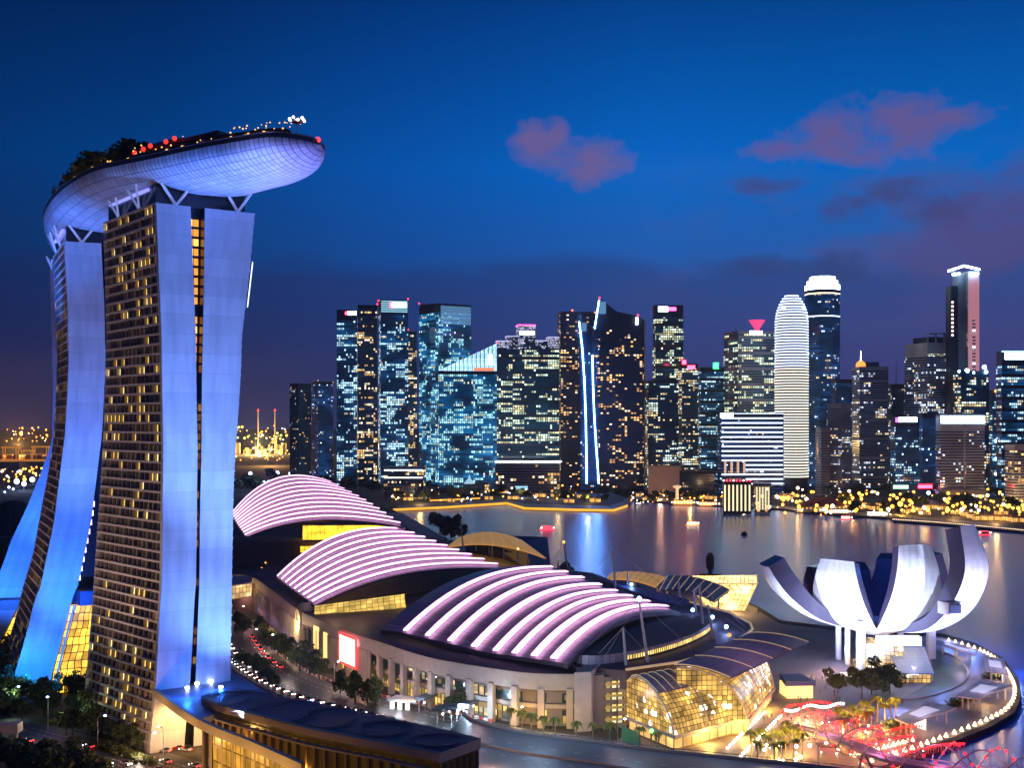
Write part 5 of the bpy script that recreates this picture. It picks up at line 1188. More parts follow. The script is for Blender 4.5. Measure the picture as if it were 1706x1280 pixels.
canopy('violet grey canopy reaching over the waterfront pavilion', [(1098, 985), (1190, 1003), (1216, 983), (1112, 960)], 20, mat('violet_canopy', (.22, .17, .24), .5), 3)
# glass fronted stage wedge in the bay
t = thing('glass_pavilion', 'dark pointed glass prow standing at the water behind the ribbed golden canopy', 'pavilion', tuple(W(880, 945)))
g = MB(); a, b, c, d = W(860, 905, 12), W(912, 895, 16), W(917, 945, 0), W(876, 948, 0); e_, f_ = W(860, 905, 12)+Vector((-30, 50, 0)), W(890, 898, 16)+Vector((-60, 40, 0))
g.v = [tuple(p) for p in (a, b, c, d, e_, f_)]+[(e_.x, e_.y, 0), (f_.x, f_.y, 0)]
for f in ((3, 2, 1, 0), (0, 1, 5, 4), (3, 0, 4, 6), (2, 7, 5, 1), (4, 5, 7, 6)): g.face(f)
g.build('glass_shell', mat('prow_glass', (.02, .035, .06), .15), t)
# lit crystal pavilion in the water
t = thing('crystal_pavilion', 'faceted golden glass pavilion standing in the bay beyond the pointed roof end', 'glass pavilion', tuple(W(1200, 1015)))
tz = 16; a, b, c, d = D(1148, 974, 770), D(1262, 973, 762), D(1240, 1019, 762), D(1178, 1014, 768)
back = [p+Vector((8, 42, 0)) for p in (a, b, c, d)]; m_cr = grid_mat('crystal_glass', (.1, .08, .04), (.25, .16, .05), 2.6, 3.4, .35, .3, emit=(1, .66, .22), es=2.4, evar=.8)
g = MB(); g.quad(d, c, b, a); g.quad(c, back[2], back[1], b); g.quad(a, b, back[1], back[0]); g.quad(back[3], d, a, back[0]); g.build('glass_shell', m_cr, t)
g = MB(); g.tube([a, b, c, d, a], .5, 5); g.tube([b, back[1]], .5, 5); g.build('frame', MATS['cream_trim'], t)
g = MB(); q = D(1242, 983, 760); g.ball(q, 1.8); g.build('lamp', m_wh, t)
g = MB(); g.prism([(d.x-3, d.y-1), (c.x+3, c.y-1), (c.x+8, c.y+44), (d.x, d.y+44)], -2.6, min(c.z, d.z)+.3); g.build('plinth', m_edge, t)
lamp('POINT', 'lamp_or_fill_glow', (b.x-20, b.y-12, 4), 26000, (1, .6, .25), 2)
# statue-like dark float on the water stage
t = thing('stage_sculpture', 'tall dark oval sculpture on a dark platform at the water edge', 'sculpture', tuple(W(1183, 962)))
q = W(1183, 978); g = MB(); g.lathe((q.x, q.y, 2), [(1.6, 0), (1.6, 6), (1.2, 9), (2.6, 11), (3.0, 16), (2.6, 20), (1.2, 22)], 12); g.build('figure', mat('sculpture_black', (.008, .008, .012), .6), t)
g = MB(); g.box((q.x, q.y, 6.5), 15, 3, 2.6); g.box((q.x+5, q.y+3, 3), 18, 3, 1.2); g.build('crossbar', MATS['sculpture_black'], t)

# ================================================================ LOTUS SHAPED MUSEUM
cxm, cym = 177.0, 603.0
mus = thing('museum', 'white lotus shaped museum whose floodlit petals stand on columns beside the bay', 'museum', (cxm, cym, 0))
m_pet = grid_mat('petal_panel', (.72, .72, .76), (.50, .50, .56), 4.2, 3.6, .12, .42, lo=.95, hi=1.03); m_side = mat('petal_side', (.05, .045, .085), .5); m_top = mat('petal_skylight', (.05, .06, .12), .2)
def petal(az, prof_, dep, nm='petal', lean=0.0):
    """prof_: (radius, height, half width) from the heart to the tip; dep: wall depth towards the heart at the tip"""
    dr = Vector((math.sin(az), math.cos(az), 0)); sd = Vector((dr.y, -dr.x, 0)); c0 = Vector((cxm, cym, 0))
    pr_ = cat([(r, z, w_) for r, z, w_ in prof_], 6); n = len(pr_)
    out, inn = [], []
    for i, (r, z, w_) in enumerate(pr_):
        t = i/(n-1); a, b = pr_[max(i-1, 0)], pr_[min(i+1, n-1)]; tx, tz = b.x-a.x, b.y-a.y; l = math.hypot(tx, tz); nx, nz = tz/l, -tx/l
        row = []
        for k in range(9):
            u = k/4-1; bul = (1-u*u)*w_*.10
            row.append(c0+dr*(r+nx*bul)+sd*(w_*u+lean*t*t)+Vector((0, 0, z+nz*bul)))
        out.append(row)
        dd = dep*min(1, .25+t*1.1); row = []
        for k in range(9):
            u = k/4-1; row.append(c0+dr*(r-nx*dd)+sd*(w_*.90*u+lean*t*t)+Vector((0, 0, z-nz*dd)))
        inn.append(row)
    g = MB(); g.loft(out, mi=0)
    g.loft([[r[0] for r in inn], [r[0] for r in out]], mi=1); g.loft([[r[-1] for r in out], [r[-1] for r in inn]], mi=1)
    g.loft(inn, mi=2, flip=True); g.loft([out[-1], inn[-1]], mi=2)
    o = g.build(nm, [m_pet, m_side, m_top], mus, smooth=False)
    for i, pl in enumerate(o.data.polygons):
        if pl.material_index == 0: pl.use_smooth = True
    return o
R_ = math.radians
petal(R_(-131), [(3, 17.5, 3), (14, 18, 11), (24, 22.5, 15), (30, 33, 14), (31, 43, 11.8), (29, 51.5, 9.2)], 6, lean=1.8)
petal(R_(160), [(3, 17.5, 3), (14, 18, 11), (24, 22.5, 15.5), (30.5, 36, 14.2), (31, 48, 11.8), (28, 59.5, 9.0)], 6, lean=-1.6)
petal(R_(137), [(4, 17.5, 3), (20, 17.8, 9), (35, 22, 13), (46, 33, 13.5), (52, 50, 11.5), (47.5, 69.5, 7)], 8)
petal(R_(-97), [(4, 17.5, 3), (18, 18.5, 8), (34, 24, 12.5), (46, 33, 12.5), (52, 40.5, 10), (56, 48, 7)], 9)
petal(R_(-40), [(4, 18, 3), (18, 20, 8), (30, 27, 11), (35, 35, 10), (35, 44, 7)], 9)
petal(R_(-5), [(4, 18, 3), (18, 20, 8), (30, 27, 11), (34, 36, 10), (31, 45, 7)], 9)
petal(R_(35), [(4, 18, 3), (18, 20, 8), (28, 27, 11), (32, 38, 10), (30, 50, 7)], 9)
petal(R_(68), [(4, 18, 3), (18, 20, 7), (32, 26, 9), (38, 38, 8), (36, 52, 6)], 9)
g = MB(); g.lathe((cxm, cym, 14), [(6, 0), (14, 2.6), (20, 5), (20, 6), (12, 7), (2, 7.4)], 24); g.build('bowl', m_pet, mus, smooth=True)
g = MB(); q = D(1597, 1012, 551); g.box((q.x-3, q.y, q.z-3), 9, 8, 5.4, .3); g.box((q.x-3.2, q.y-4.4, q.z-2.2), 6, .8, 3.8, .3, 1); g.build('window_box', [m_pet, m_top], mus)
for x, y, r in ((1434, 1112, 2.2), (1412, 1100, 1.3), (1551, 1090, 2.4), (1500, 1085, 1.6), (1475, 1090, 1.6), (1397, 1092, 1.4)):
    q = W(x, y+8); g = MB(); g.tube([(q.x, q.y, 0), (q.x, q.y, 24)], r, 8); g.build('column', m_pet, mus)
t = thing('museum_lobby', 'warm lit glass lobby with a sloping blue grey roof under the lotus museum', 'lobby', tuple(W(1500, 1125)))
a, b, c, d = D(1478, 1078, 590), D(1540, 1078, 590), D(1556, 1122, 553), D(1498, 1122, 553)
g = MB(); g.quad(d, c, b, a); g.quad(*[p-Vector((0, 0, .6)) for p in (a, b, c, d)]); g.build('sloped_roof', grid_mat('lobby_roof', (.45, .48, .55), (.25, .28, .35), 30, 1.2, .2, .4), t)
g = MB(); g.prism([(d.x+1, d.y+1), (c.x-1, c.y+1), (b.x, b.y), (a.x-16, a.y+1)], 0, c.z-1); g.build('glass_wall', m_vg, t)
g = MB(); q = W(1452, 1120); g.prism([(q.x-4, q.y+4), (q.x+14, q.y-3), (q.x+16, q.y+16), (q.x, q.y+22)], 0, 12.5); g.build('side_glass', m_vg, t)
g = MB(); q = D(1497, 1068, 580); g.box((q.x, q.y, q.z-2), 20, 5, 4); g.build('lit_sign_band', emi('lobby_glow', (1, .9, 1), 2.6), t)
t = thing('ring_bench', 'glowing white curved bench on the plaza beside the round tree', 'bench', tuple(W(1414, 1133)))
g = MB(); q = W(1408, 1133); g.tube([(q.x+6*math.cos(a_), q.y+9*math.sin(a_), .8) for a_ in [(-PI/2)+PI*k/10 for k in range(11)]], .7, 6); g.build('seat', emi('bench_glow', (1, .75, .6), 1.8), t)

# ================================================================ GLASS FRONTED BUILDING AT THE BOTTOM
ez = 25.0
bk = [(335, 1160), (362, 1151), (386, 1146), (470, 1161), (559, 1177), (680, 1203), (790, 1228), (801, 1233)]
ft = [(335, 1166), (380, 1180), (440, 1196), (509, 1214), (575, 1227), (638, 1238), (690, 1249), (731, 1258)]
B1 = cat([W(x, y, ez) for x, y in bk], 5); F1 = cat([W(x, y, ez) for x, y in ft], 5)
t = thing('convention_building', 'low dark roofed building in the foreground with a glazed curved front lit gold inside', 'building', (F1[0].x, F1[0].y, 0))
g = MB(); g.loft([F1, B1]); g.build('roof', mat('dark_blue_roof', (.035, .03, .075), .5, var=(.12, (.055, .045, .10)), bump=(.4, .6, .6)), t)
m_sand = MATS['sand_stone']
g = MB(); g.loft([[p+Vector((0, 0, -2.2)) for p in F1], F1]); g.loft([F1, [p+Vector((.2, 1.0, .4)) for p in F1]]); a, b = F1[-1], B1[-1]
g.quad((a.x, a.y, ez-2.6), (b.x, b.y, ez-2.6), (b.x, b.y, ez+.3), (a.x, a.y, ez+.3)); g.build('eave', m_sand, t)
F2 = [p+Vector((-.6, -1.2, 0)) for p in F1]
g = MB(); g.loft([[p+Vector((0, 0, -4.9)) for p in F2], [p+Vector((0, 0, -4.4)) for p in F2]]); g.loft([[p+Vector((0, 0, -4.4)) for p in F2], [p+Vector((.4, 1.4, -4.2)) for p in F2]]); g.build('ledge', m_sand, t)
F3 = [p+Vector((.4, 1.2, 0)) for p in F1]; L3 = [0]
for i in range(1, len(F3)): L3.append(L3[-1]+(F3[i]-F3[i-1]).length)
g = MB(); g.loft([[Vector((p.x, p.y, 0)) for p in F3], [Vector((p.x, p.y, ez-1)) for p in F3]])
g.loft([[(a.x+.5, a.y+1, 0), (b.x-.5, b.y+.5, 0)], [(a.x+.5, a.y+1, ez-1), (b.x-.5, b.y+.5, ez-1)]]); g.build('dark_glazing', mat('front_glass', (.03, .02, .015), .2, emit=(1, .5, .1), es=.012), t)
k = 0; s_ = 1
while s_ < L3[-1]:
    i = max(j for j in range(len(L3)) if L3[j] <= s_); p = F3[i].lerp(F3[min(i+1, len(F3)-1)], (s_-L3[i])/max(.1, (L3[min(i+1, len(F3)-1)]-L3[i])) if i < len(F3)-1 else 0)
    g = MB(); g.box((p.x-.2, p.y-.5, 0), .7, .9, ez-4.5, -.4); g.build('pilaster', mat('bronze_pilaster', (.28, .18, .09), .5), t); s_ += 4.2
for s_ in (.15, .3, .45, .6, .75, .9):
    g = MB(); p = a.lerp(b, s_); g.box((p.x, p.y, 0), .8, .8, ez-3, .5); g.build('pilaster', MATS['bronze_pilaster'], t)
for k in range(6):
    c_ = F1[int(6+k*4.6)].lerp(B1[int(6+k*4.6)], .5); h_ = (F1[int(6+k*4.6)]-B1[int(6+k*4.6)]).length
    for rr_ in (.30, .36): g = MB(); g.tube([c_+Vector((11*rr_*2.2*math.cos(a_), h_*rr_*math.sin(a_), .12)) for a_ in [2*PI*q/24 for q in range(25)]], .09, 4); g.build('roof_ring', m_dark, t)
for k in range(5):
    c_ = F1[4+k*6].lerp(B1[4+k*6], .3); g = MB(); g.tube([c_, c_+Vector((0, 0, 2.6))], .1, 4); g.build('lightning_rod', m_mast, t)
# lower glazed hall with the sand coloured swooping canopy in front of it
t = thing('glass_hall', 'tall gold lit glazed hall under the sweeping sand coloured canopy at the bottom', 'glass hall', tuple(fe[6]))
hl = [p+Vector((1.0, 1.6, 0)) for p in fe[6:]]
g = MB(); g.loft([[Vector((p.x, p.y, 0)) for p in hl], [Vector((p.x, p.y, 20)) for p in hl]], us=1, vs=1); g.build('glass_wall', grid_mat('hall_glass_gold', (.06, .045, .02), (.10, .07, .03), 3.0, 5.2, .35, .3, emit=(1, .46, .05), es=.62, evar=.9), t)
cumh = 0
for i in range(0, len(hl)):
    g = MB(); g.box((hl[i].x-.4, hl[i].y-.6, 0), .5, .5, 19.6); g.build('mullion', m_sand, t)

# ================================================================ PLANTS
m_leaf = mat('leaf_dark', (.05, .085, .03), .7, var=(.5, (.10, .13, .04))); m_leaf2 = mat('leaf_mid', (.06, .09, .025), .6, var=(.7, (.11, .13, .035))); m_bark = mat('bark', (.11, .085, .06), .9)
m_palm = mat('palm_leaf', (.17, .19, .03), .5, var=(.9, (.26, .24, .04)))
def tree_proto(name, h, rx, rz, n, leaf, seed, m=None, lobes=7, label='', catg='tree', group=None, cone=False):
    rr = random.Random(seed); t = thing(name, label, catg, (0, 0, 0), group)
    g = MB(); th = h-rz*1.15; g.tube([(0, 0, -.3), (.1, .1, th*.5), (0, .1, th)], .045*h*.5+.08, 6, r2=.02*h)
    for k in range(5):
        a = 2*PI*k/5+rr.random(); g.tube([(0, .1, th*.8), (rx*.45*math.cos(a), rx*.45*math.sin(a), th+rz*.6)], .018*h, 4, r2=.05)
    g.build('trunk', m_bark, t)
    cs = []
    for k in range(lobes):
        a = rr.uniform(0, 2*PI); q = rr.uniform(.2, .75); z = rr.uniform(-.6, .75)
        if cone: q *= (.8-z*.6)
        cs.append((rx*q*math.cos(a), rx*q*math.sin(a), h-rz+rz*z, rr.uniform(.38, .62)*(1-.35*abs(z))))
    cs.append((0, 0, h-rz*1.1, .6)); g = MB()
    for k in range(n):
        c = rr.choice(cs); v = Vector((rr.gauss(0, 1), rr.gauss(0, 1), rr.gauss(0, .8))).normalized()*rr.uniform(.55, 1.05)*c[3]
        p = Vector((c[0]+v.x*rx, c[1]+v.y*rx, c[2]+v.z*rz)); s = leaf*rr.uniform(.6, 1.4)
        a = Vector((rr.gauss(0, 1), rr.gauss(0, 1), rr.gauss(0, .6))).normalized(); b = a.cross(Vector((rr.gauss(0, 1), rr.gauss(0, 1), rr.gauss(0, 1)))).normalized()
        g.quad(p-a*s-b*s*.5, p+a*s*.2-b*s*.7, p+a*s+b*s*.4, p-a*s*.3+b*s*.7)
    g.build('crown', m or m_leaf, t); return t
T_round = [Spread(tree_proto('broadleaf_tree', 12, 5.8, 4.6, 1500, .55, s, label='dark round crowned tree in the planting beside the avenue and hotel', group='dark trees around the hotel and avenue')) for s in (1, 2, 3)]
T_far = [Spread(tree_proto('shore_tree', 15, 9, 6, 260, 1.7, s, label='dark bushy tree among the lamps on the far shore', group='trees along the far shore')) for s in (5, 6)]
T_deck = [Spread(tree_proto('roof_garden_tree', 8, 4.2, 3.4, 700, .42, s, m_leaf2, label='bushy tree in the garden on top of the sky park', group='garden trees on the sky park')) for s in (8, 9)]
T_cone = Spread(tree_proto('conical_tree', 13, 4.4, 6, 1500, .5, 12, cone=True, lobes=10, label='dark pointed tree in front of the long mall wall', group='pointed trees before the mall'))
T_lit = Spread(tree_proto('spreading_tree', 9, 6.5, 2.6, 1000, .5, 14, m_leaf2, label='low spreading tree with pale lit foliage beside the lower left highway', group='pale lit trees by the highway'))
def ptree(sp, x, y, s=1.0, label=None): p = W(x, y); return random.choice(sp).put(p, U(0, 6), label, s) if isinstance(sp, list) else sp.put(p, U(0, 6), label, s)
for x, y, s in ((397, 1050, .9), (404, 1066, .9), (433, 1056, .8), (443, 1072, .9), (452, 1084, .9), (463, 1093, .9), (476, 1100, .9), (500, 1119, 1.15), (515, 1127, 1.25), (532, 1133, .8), (420, 1120, .8), (432, 1128, .7), (445, 1141, .8), (402, 1110, .7),
                (762, 1196, .8), (455, 1150, .6)): ptree(T_round, x, y, s)
for x, y, s in ((567, 1158, .85), (592, 1170, 1.05), (626, 1176, 1.0), (612, 1172, .8)): ptree(T_cone, x, y, s)
for k in range(64):
    x = U(-40, 235); y = U(1105, 1215)
    if y < 1135 and x > 110: y += 40
    if (x-0)*.28+1212-y < 6 and x > 0 and y > 1205+x*.24-10: y = 1198+x*.2-U(4, 20)
    if x > 175 and y > 1235: continue
    ptree(T_round, x, y, U(.75, 1.25))
for x, y, s in ((195, 1240, .8), (212, 1246, .8), (150, 1234, .9), (228, 1252, .6), (120, 1226, .9)): ptree(T_round, x, y, s)
for x, y, s in ((110, 1226, 1.0), (122, 1229, .8), (5, 1186, .9)): ptree(T_lit, x, y, s)
for x, y, s in ((20, 1290, 1.1), (60, 1300, 1.2), (105, 1296, 1.0), (-10, 1276, 1.0), (135, 1310, 1.1), (35, 1312, 1.3), (85, 1320, 1.2), (160, 1318, 1)): ptree(T_round, x, y, s)
for x, y, s in ((733, 893, 2.0), (752, 897, 2.1), (765, 905, 1.6), (742, 903, 1.5), (1390, 1160, .95), (1436, 1165, 1.2), (1452, 1158, 1.0), (1470, 1150, 1.15), (1482, 1158, 1.0), (1460, 1166, .9)): ptree(T_round, x, y, s)
for x, y, s in ((1112, 1020, 1.0), (1130, 1026, .9), (1042, 1012, .8), (946, 960, .9), (690, 950, 1.0)): ptree(T_round, x, y, s)
for k in range(60): ptree(T_far, U(645, 1045), U(822, 838) if k % 3 else U(806, 822), U(.6, 1.05))
for k in range(20): ptree(T_far, U(1060, 1200), U(826, 836), U(.5, .8))
for k in range(58): ptree(T_far, U(1370, 1720), U(826, 862) if k % 2 else U(815, 830), U(.7, 1.3))
for k in range(34): ptree(T_far, U(385, 640), U(795, 822), U(.9, 1.5))
for k in range(22): ptree(T_far, U(-10, 75), U(845, 960), U(.8, 1.3))
for i, k, s in ((51, .12, .8), (49.5, .14, 1.1), (48, .16, 1.35), (46.6, .2, 1.5), (45.4, .18, 1.2), (44.2, .25, 1.6), (43, .2, 1.65), (42, .28, 1.7), (41, .22, 1.35), (40, .3, 1.5), (39, .2, 1.0), (38, .22, 1.2), (37, .3, 1.35), (36, .2, 1.1), (35, .3, 1.55), (34.2, .2, 1.2), (33.2, .25, 1.35), (32.4, .3, 1.2), (47.4, .3, 1.4), (49, .3, 1.2), (53, .1, .7)):
    random.choice(T_deck).put(deck(i, k, 0), U(0, 6), None, s*1.22)
# palms
def palm_proto(h, seed):
    rr = random.Random(seed); t = thing('palm_tree', 'palm with a straight pale trunk lit golden from below at the end of the mall', 'palm tree', (0, 0, 0), 'golden lit palm trees')
    g = MB(); g.tube([(0, 0, -.2), (0, 0, h*.5), (.1, 0, h)], .32, 7, r2=.2); g.build('trunk', mat('palm_trunk', (.35, .28, .2), .8), t)
    g = MB()
    for k in range(22):
        a = 2*PI*k/22+rr.uniform(-.15, .15); el = rr.uniform(-.1, .9); L_ = rr.uniform(2.6, 3.4); d = Vector((math.cos(a), math.sin(a), 0)); s = Vector((-d.y, d.x, 0)); prev = None
        for j in range(6):
            u = j/5; p = Vector((0, 0, h))+d*L_*u*math.cos(el*.6)+Vector((0, 0, L_*(u*math.sin(el)-u*u*1.05))); wv = .55*math.sin(PI*(.15+.8*u))
            cur = (p-s*wv-Vector((0, 0, .25*wv)), p, p+s*wv-Vector((0, 0, .25*wv)))
            if prev: g.quad(prev[0], prev[1], cur[1], cur[0]); g.quad(prev[1], prev[2], cur[2], cur[1])
            prev = cur
    g.build('crown', m_palm, t); return t
T_palm = [Spread(palm_proto(8.5, s)) for s in (1, 2, 3)]
for x, y in ((1252, 1262), (1268, 1256), (1279, 1266), (1294, 1262), (1303, 1272), (1308, 1256), (1322, 1270), (1336, 1262), (1262, 1272), (1290, 1276), (1312, 1246), (1326, 1250), (1398, 1218), (1410, 1226), (1420, 1214), (1432, 1221), (1440, 1208), (1452, 1214), (1462, 1203), (1474, 1208), (1484, 1198), (1492, 1204), (1425, 1232), (1444, 1226), (1405, 1234)):
    random.choice(T_palm).put(W(x, y), U(0, 6), None, U(.85, 1.1))
for x, y in ((850, 1218), (885, 1228), (905, 1229), (925, 1234), (988, 1240), (1016, 1243), (1066, 1250), (1094, 1254), (870, 1222), (960, 1238)):
    random.choice(T_palm).put(W(x, y), U(0, 6), 'palm with a straight pale trunk between the viaduct and the long mall wall', U(.8, 1.0))
# low glossy shrubs along the highway and clipped bushes by the promenade
g0 = MB(); rr = random.Random(3)
for k in range(260):
    p = Vector((rr.gauss(0, 1.0), rr.gauss(0, 1.0), abs(rr.gauss(.8, .5)))); a = Vector((rr.gauss(0, 1), rr.gauss(0, 1), rr.gauss(0, 1))).normalized()*.35; b = a.cross(Vector((0, 0, 1)))
    g0.quad(p-a-b, p+a-b, p+a+b, p-a+b)
sh = tag(g0.build('shrub', m_leaf2), 'small lit green shrub in the bed beside the promenade shelters', 'shrub', 'lit shrubs by the promenade'); sh = Spread(sh)
for x, y in ((1590, 1172), (1597, 1176), (1604, 1170), (1612, 1168), (1503, 1213), (1496, 1216), (1488, 1212), (1510, 1210), (1660, 1128), (1655, 1132), (1648, 1130), (1586, 1178), (1500, 1206)): sh.put(W(x, y), U(0, 6), None, U(1.0, 1.6))
for k in range(16): sh.put(W(168+k*5.2, 1244+k*1.9), U(0, 6), 'low green shrub in the verge between the highway and the hotel trees', U(.8, 1.4))

# ================================================================ LAMPS
def glob(name, m, r, h, label, catg, group):
    g = MB(); g.tube([(0, 0, 0), (0, 0, h)], max(.1, r*.16), 4, mi=1); g.ball((0, 0, h+r*.9), r, 7, 5); return Spread(tag(g.build(name, [m, m_fin]), label, catg, group))
lg = 'lamps along the far shore'
e_gold = emi('lamp_gold', (1, .44, .05), 6); e_amb = emi('lamp_amber', (1, .28, .03), 6); e_w = emi('lamp_white', (1, .78, .6), 9); e_b = emi('lamp_blue', (.35, .55, 1), 12); e_g = emi('lamp_lime', (.85, .9, .25), 2.4); e_r = emi('lamp_red', (1, .05, .04), 3)
FLmp = {k: glob('shore_lamp', m, 1.0, 4.5, 'small %s lamp among the trees and promenades of the far shore' % k, 'street lamp', lg+' ('+k+')') for k, m in (('golden', e_gold), ('amber', e_amb), ('white', e_w), ('bluish', e_b), ('red', e_r))}
SLL = []
def sl(x, y, k, s): SLL.append((s*F/W(x, y).y, x, y, k, s))
for k in range(100): sl(U(640, 1000), U(812, 842) if R() < .8 else U(800, 815), random.choice(['golden', 'golden', 'white', 'white', 'bluish', 'amber']), U(.6, 1.5))
for k in range(26): sl(U(830, 932), U(806, 822), random.choice(['golden', 'white', 'red', 'amber']), U(.6, 1.3))
for k in range(60): sl(U(1050, 1205), U(826, 842), random.choice(['golden', 'amber', 'white']), U(.6, 1.2))
for k in range(230): sl(U(1290, 1715), U(830, 868) if R() < .8 else U(818, 832), random.choice(['golden', 'golden', 'golden', 'amber', 'white']), U(.9, 2.4))
for x, y, k, s in ((1500, 864, 'golden', 3.2), (1547, 838, 'bluish', 2.6), (1580, 836, 'golden', 2.2), (1415, 832, 'white', 2.2), (1462, 835, 'white', 2.0), (1650, 822, 'bluish', 2.4), (1606, 834, 'golden', 2.0), (1672, 855, 'white', 2.0), (1387, 826, 'golden', 2)): sl(x, y, k, s)
SLL.sort(key=lambda q: -q[0])
for q in SLL[:292]: FLmp[q[3]].put(W(q[1], q[2]), 0, None, q[4])
g = MB(); mk_ = list(FLmp)
for q in SLL[292:]: p = W(q[1], q[2]); g.ball((p.x, p.y, 5.4*q[4]), .9*q[4], 6, 4, mi=mk_.index(q[3]))
tag(g.build('shore_lights', [e_gold, e_amb, e_w, e_b, e_r]), 'countless smaller lights scattered along the far shore', 'lights', kind='stuff')
# glow of the shore lamps on their surroundings
for x, y, c, e in ((1330, 850, (1, .55, .2), 3e4), (1420, 845, (1, .5, .15), 4e4), (1500, 858, (1, .5, .08), 7e4), (1590, 862, (1, .55, .2), 4e4), (1660, 870, (1, .55, .2), 4e4), (1150, 838, (1, .6, .2), 2.5e4), (980, 838, (1, .6, .15), 2e4), (870, 830, (1, .7, .4), 2.5e4), (760, 832, (.9, .6, .3), 2e4), (690, 830, (1, .6, .3), 2e4), (1545, 835, (.3, .4, 1), 2e4), (1240, 838, (1, .7, .35), 3e4)):
    p = W(x, y); lamp('POINT', 'lamp_or_fill_glow', (p.x, p.y, 9), e*.7, c, 1.5)
for j_, (xa, xb, n_) in enumerate(((1290, 1335, 5), (1408, 1706, 26), (1058, 1190, 10), (650, 1000, 16))):
    for k in range(n_):
        x = lerp(xa, xb, (k+.5)/n_)+U(-4, 4); yb = tab([(655, 846), (845, 835), (1000, 843), (1046, 838), (1100, 832), (1300, 843), (1500, 858), (1706, 876)], x)-U(2, 16); q = W(x, yb); wd_ = U(10, 19)
        t = thing('waterfront_stall', 'low lit pavilion in the golden row along the far quay', 'pavilion', tuple(q), 'lit pavilions along the far quay')
        g = MB(); g.box((q.x, q.y, 0), wd_, 9, 5.2, U(-.15, .15)); g.build('front', grid_mat('stall_glow', (.3, .2, .1), (.1, .06, .03), 2.4, 5, .6, .5, emit=(1, .50, .12), es=1.2, evar=1.2), t)
        g = MB(); q_ = (q.x, q.y, 5.2); g.box(q_, wd_+2, 11, .5, 0); g.lathe((q.x, q.y, 5.7), [(5.5, 0), (2.5, 1.2), (.3, 2.4)], 4); g.build('roof', mat('stall_roof', (.25, .14, .09), .7), t)
# jetty with its row of rail lamps at the right
js = [W(x, y) for x, y in ((1488, 868), (1560, 873), (1640, 880), (1730, 889))]; t = thing('boardwalk', 'long timber boardwalk at the right edged by a chain of small peach lamps', 'boardwalk', tuple(js[0]))
g = MB(); g.loft([[p+Vector((0, 0, .3)) for p in js], [p+Vector((0, 9, .3)) for p in js]]); g.loft([[p+Vector((0, 0, -2.6)) for p in js], [p+Vector((0, 0, .3)) for p in js]]); g.build('deck', m_edge, t)
jl = glob('rail_lamp', emi('lamp_peach', (1, .68, .45), 3.2), .55, 1.0, 'small peach lamp on the rail of the long boardwalk at the right', 'rail lamp', 'rail lamps on the boardwalk')
jc = cat(js, 24)
for i in range(0, len(jc)): jl.put(jc[i]+Vector((0, .5, .3)))
# port and city beyond, left
PL = {k: glob('port_lamp', m, 1.0, 6, 'distant %s harbour lamp near the horizon' % k, 'harbour lamp', 'harbour lamps (%s)' % k) for k, m in (('golden', e_gold), ('orange', e_amb), ('lime', e_g), ('white', e_w), ('bluish', e_b))}
def pl(x, y, k, s):
    d = min(4800, 108*F/max(4, y-HY)); p = D(x, y, d); r = d*s/F; PL[k].put((p.x, p.y, p.z-7*r), 0, None, r)
for k in range(74): pl(U(388, 482), U(708, 762), random.choice(['lime', 'lime', 'golden', 'golden', 'white', 'orange']), U(.8, 2.3))
for k in range(16): pl(U(388, 480), U(745, 768), 'orange', U(.8, 1.4))
for x, y, s in ((417, 789, 3), (419, 799, 2.6), (462, 788, 3.2), (484, 789, 3), (440, 803, 1.8), (430, 803, 1.6), (392, 800, 2), (475, 800, 1.5), (447, 802, 1.3)): pl(x, y, 'bluish', s)
for k in range(36): pl(U(0, 85), U(712, 735), random.choice(['orange', 'golden', 'orange', 'white']), U(.6, 1.5))
for k in range(40): pl(U(0, 76), U(778, 802), random.choice(['golden', 'orange', 'white']), U(.7, 2.0))
for x, y, s in ((28, 802, 4.4), (40, 806, 4.0), (54, 799, 4.2), (41, 799, 3), (58, 824, 2.2), (15, 812, 2), (22, 815, 1.8), (8, 820, 1.5), (50, 840, 1.5), (35, 722, 3)): pl(x, y, 'bluish' if s != 3 else 'golden', s)
t = thing('harbour_quay', 'long orange lit container quay on the horizon at the far left', 'quay', tuple(W(20, 768)))
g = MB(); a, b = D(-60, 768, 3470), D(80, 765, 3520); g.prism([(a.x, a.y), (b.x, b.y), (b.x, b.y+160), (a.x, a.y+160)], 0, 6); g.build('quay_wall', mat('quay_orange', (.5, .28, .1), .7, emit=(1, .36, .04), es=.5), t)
for k in range(14):
    x = -50+k*9.5; q = D(x, 760, 3510); hh = U(5, 16); g = MB(); g.box((q.x, q.y+U(0, 40), 6), U(10, 15), 12, hh); g.build('container_stack', mat('container_%d' % (k % 3), [(.5, .2, .06), (.35, .28, .15), (.3, .16, .1)][k % 3], .6), t)
for (x, s) in ((16, 1.0), (66, 1.05), (44, .7)):
    q = D(x, 764, 3500); w_ = 22*s*1.7; t = thing('gantry_crane', 'orange lit gantry crane on the container quay, %s' % ({16: 'the left one', 66: 'the right one beside the white leg', 44: 'the small middle one'}[x]), 'crane', (q.x, q.y, 6), 'gantry cranes on the quay')
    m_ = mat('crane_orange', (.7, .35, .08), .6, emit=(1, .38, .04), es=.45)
    for dx in (-w_/2, w_/2):
        for dy in (0, 16): g = MB(); g.tube([(q.x+dx, q.y+dy, 6), (q.x+dx, q.y+dy, 6+34*s)], 1.5, 4); g.build('leg', m_, t)
    g = MB(); g.box((q.x, q.y+8, 6+32*s), w_*1.25, 18, 4.5); g.build('girder', m_, t)
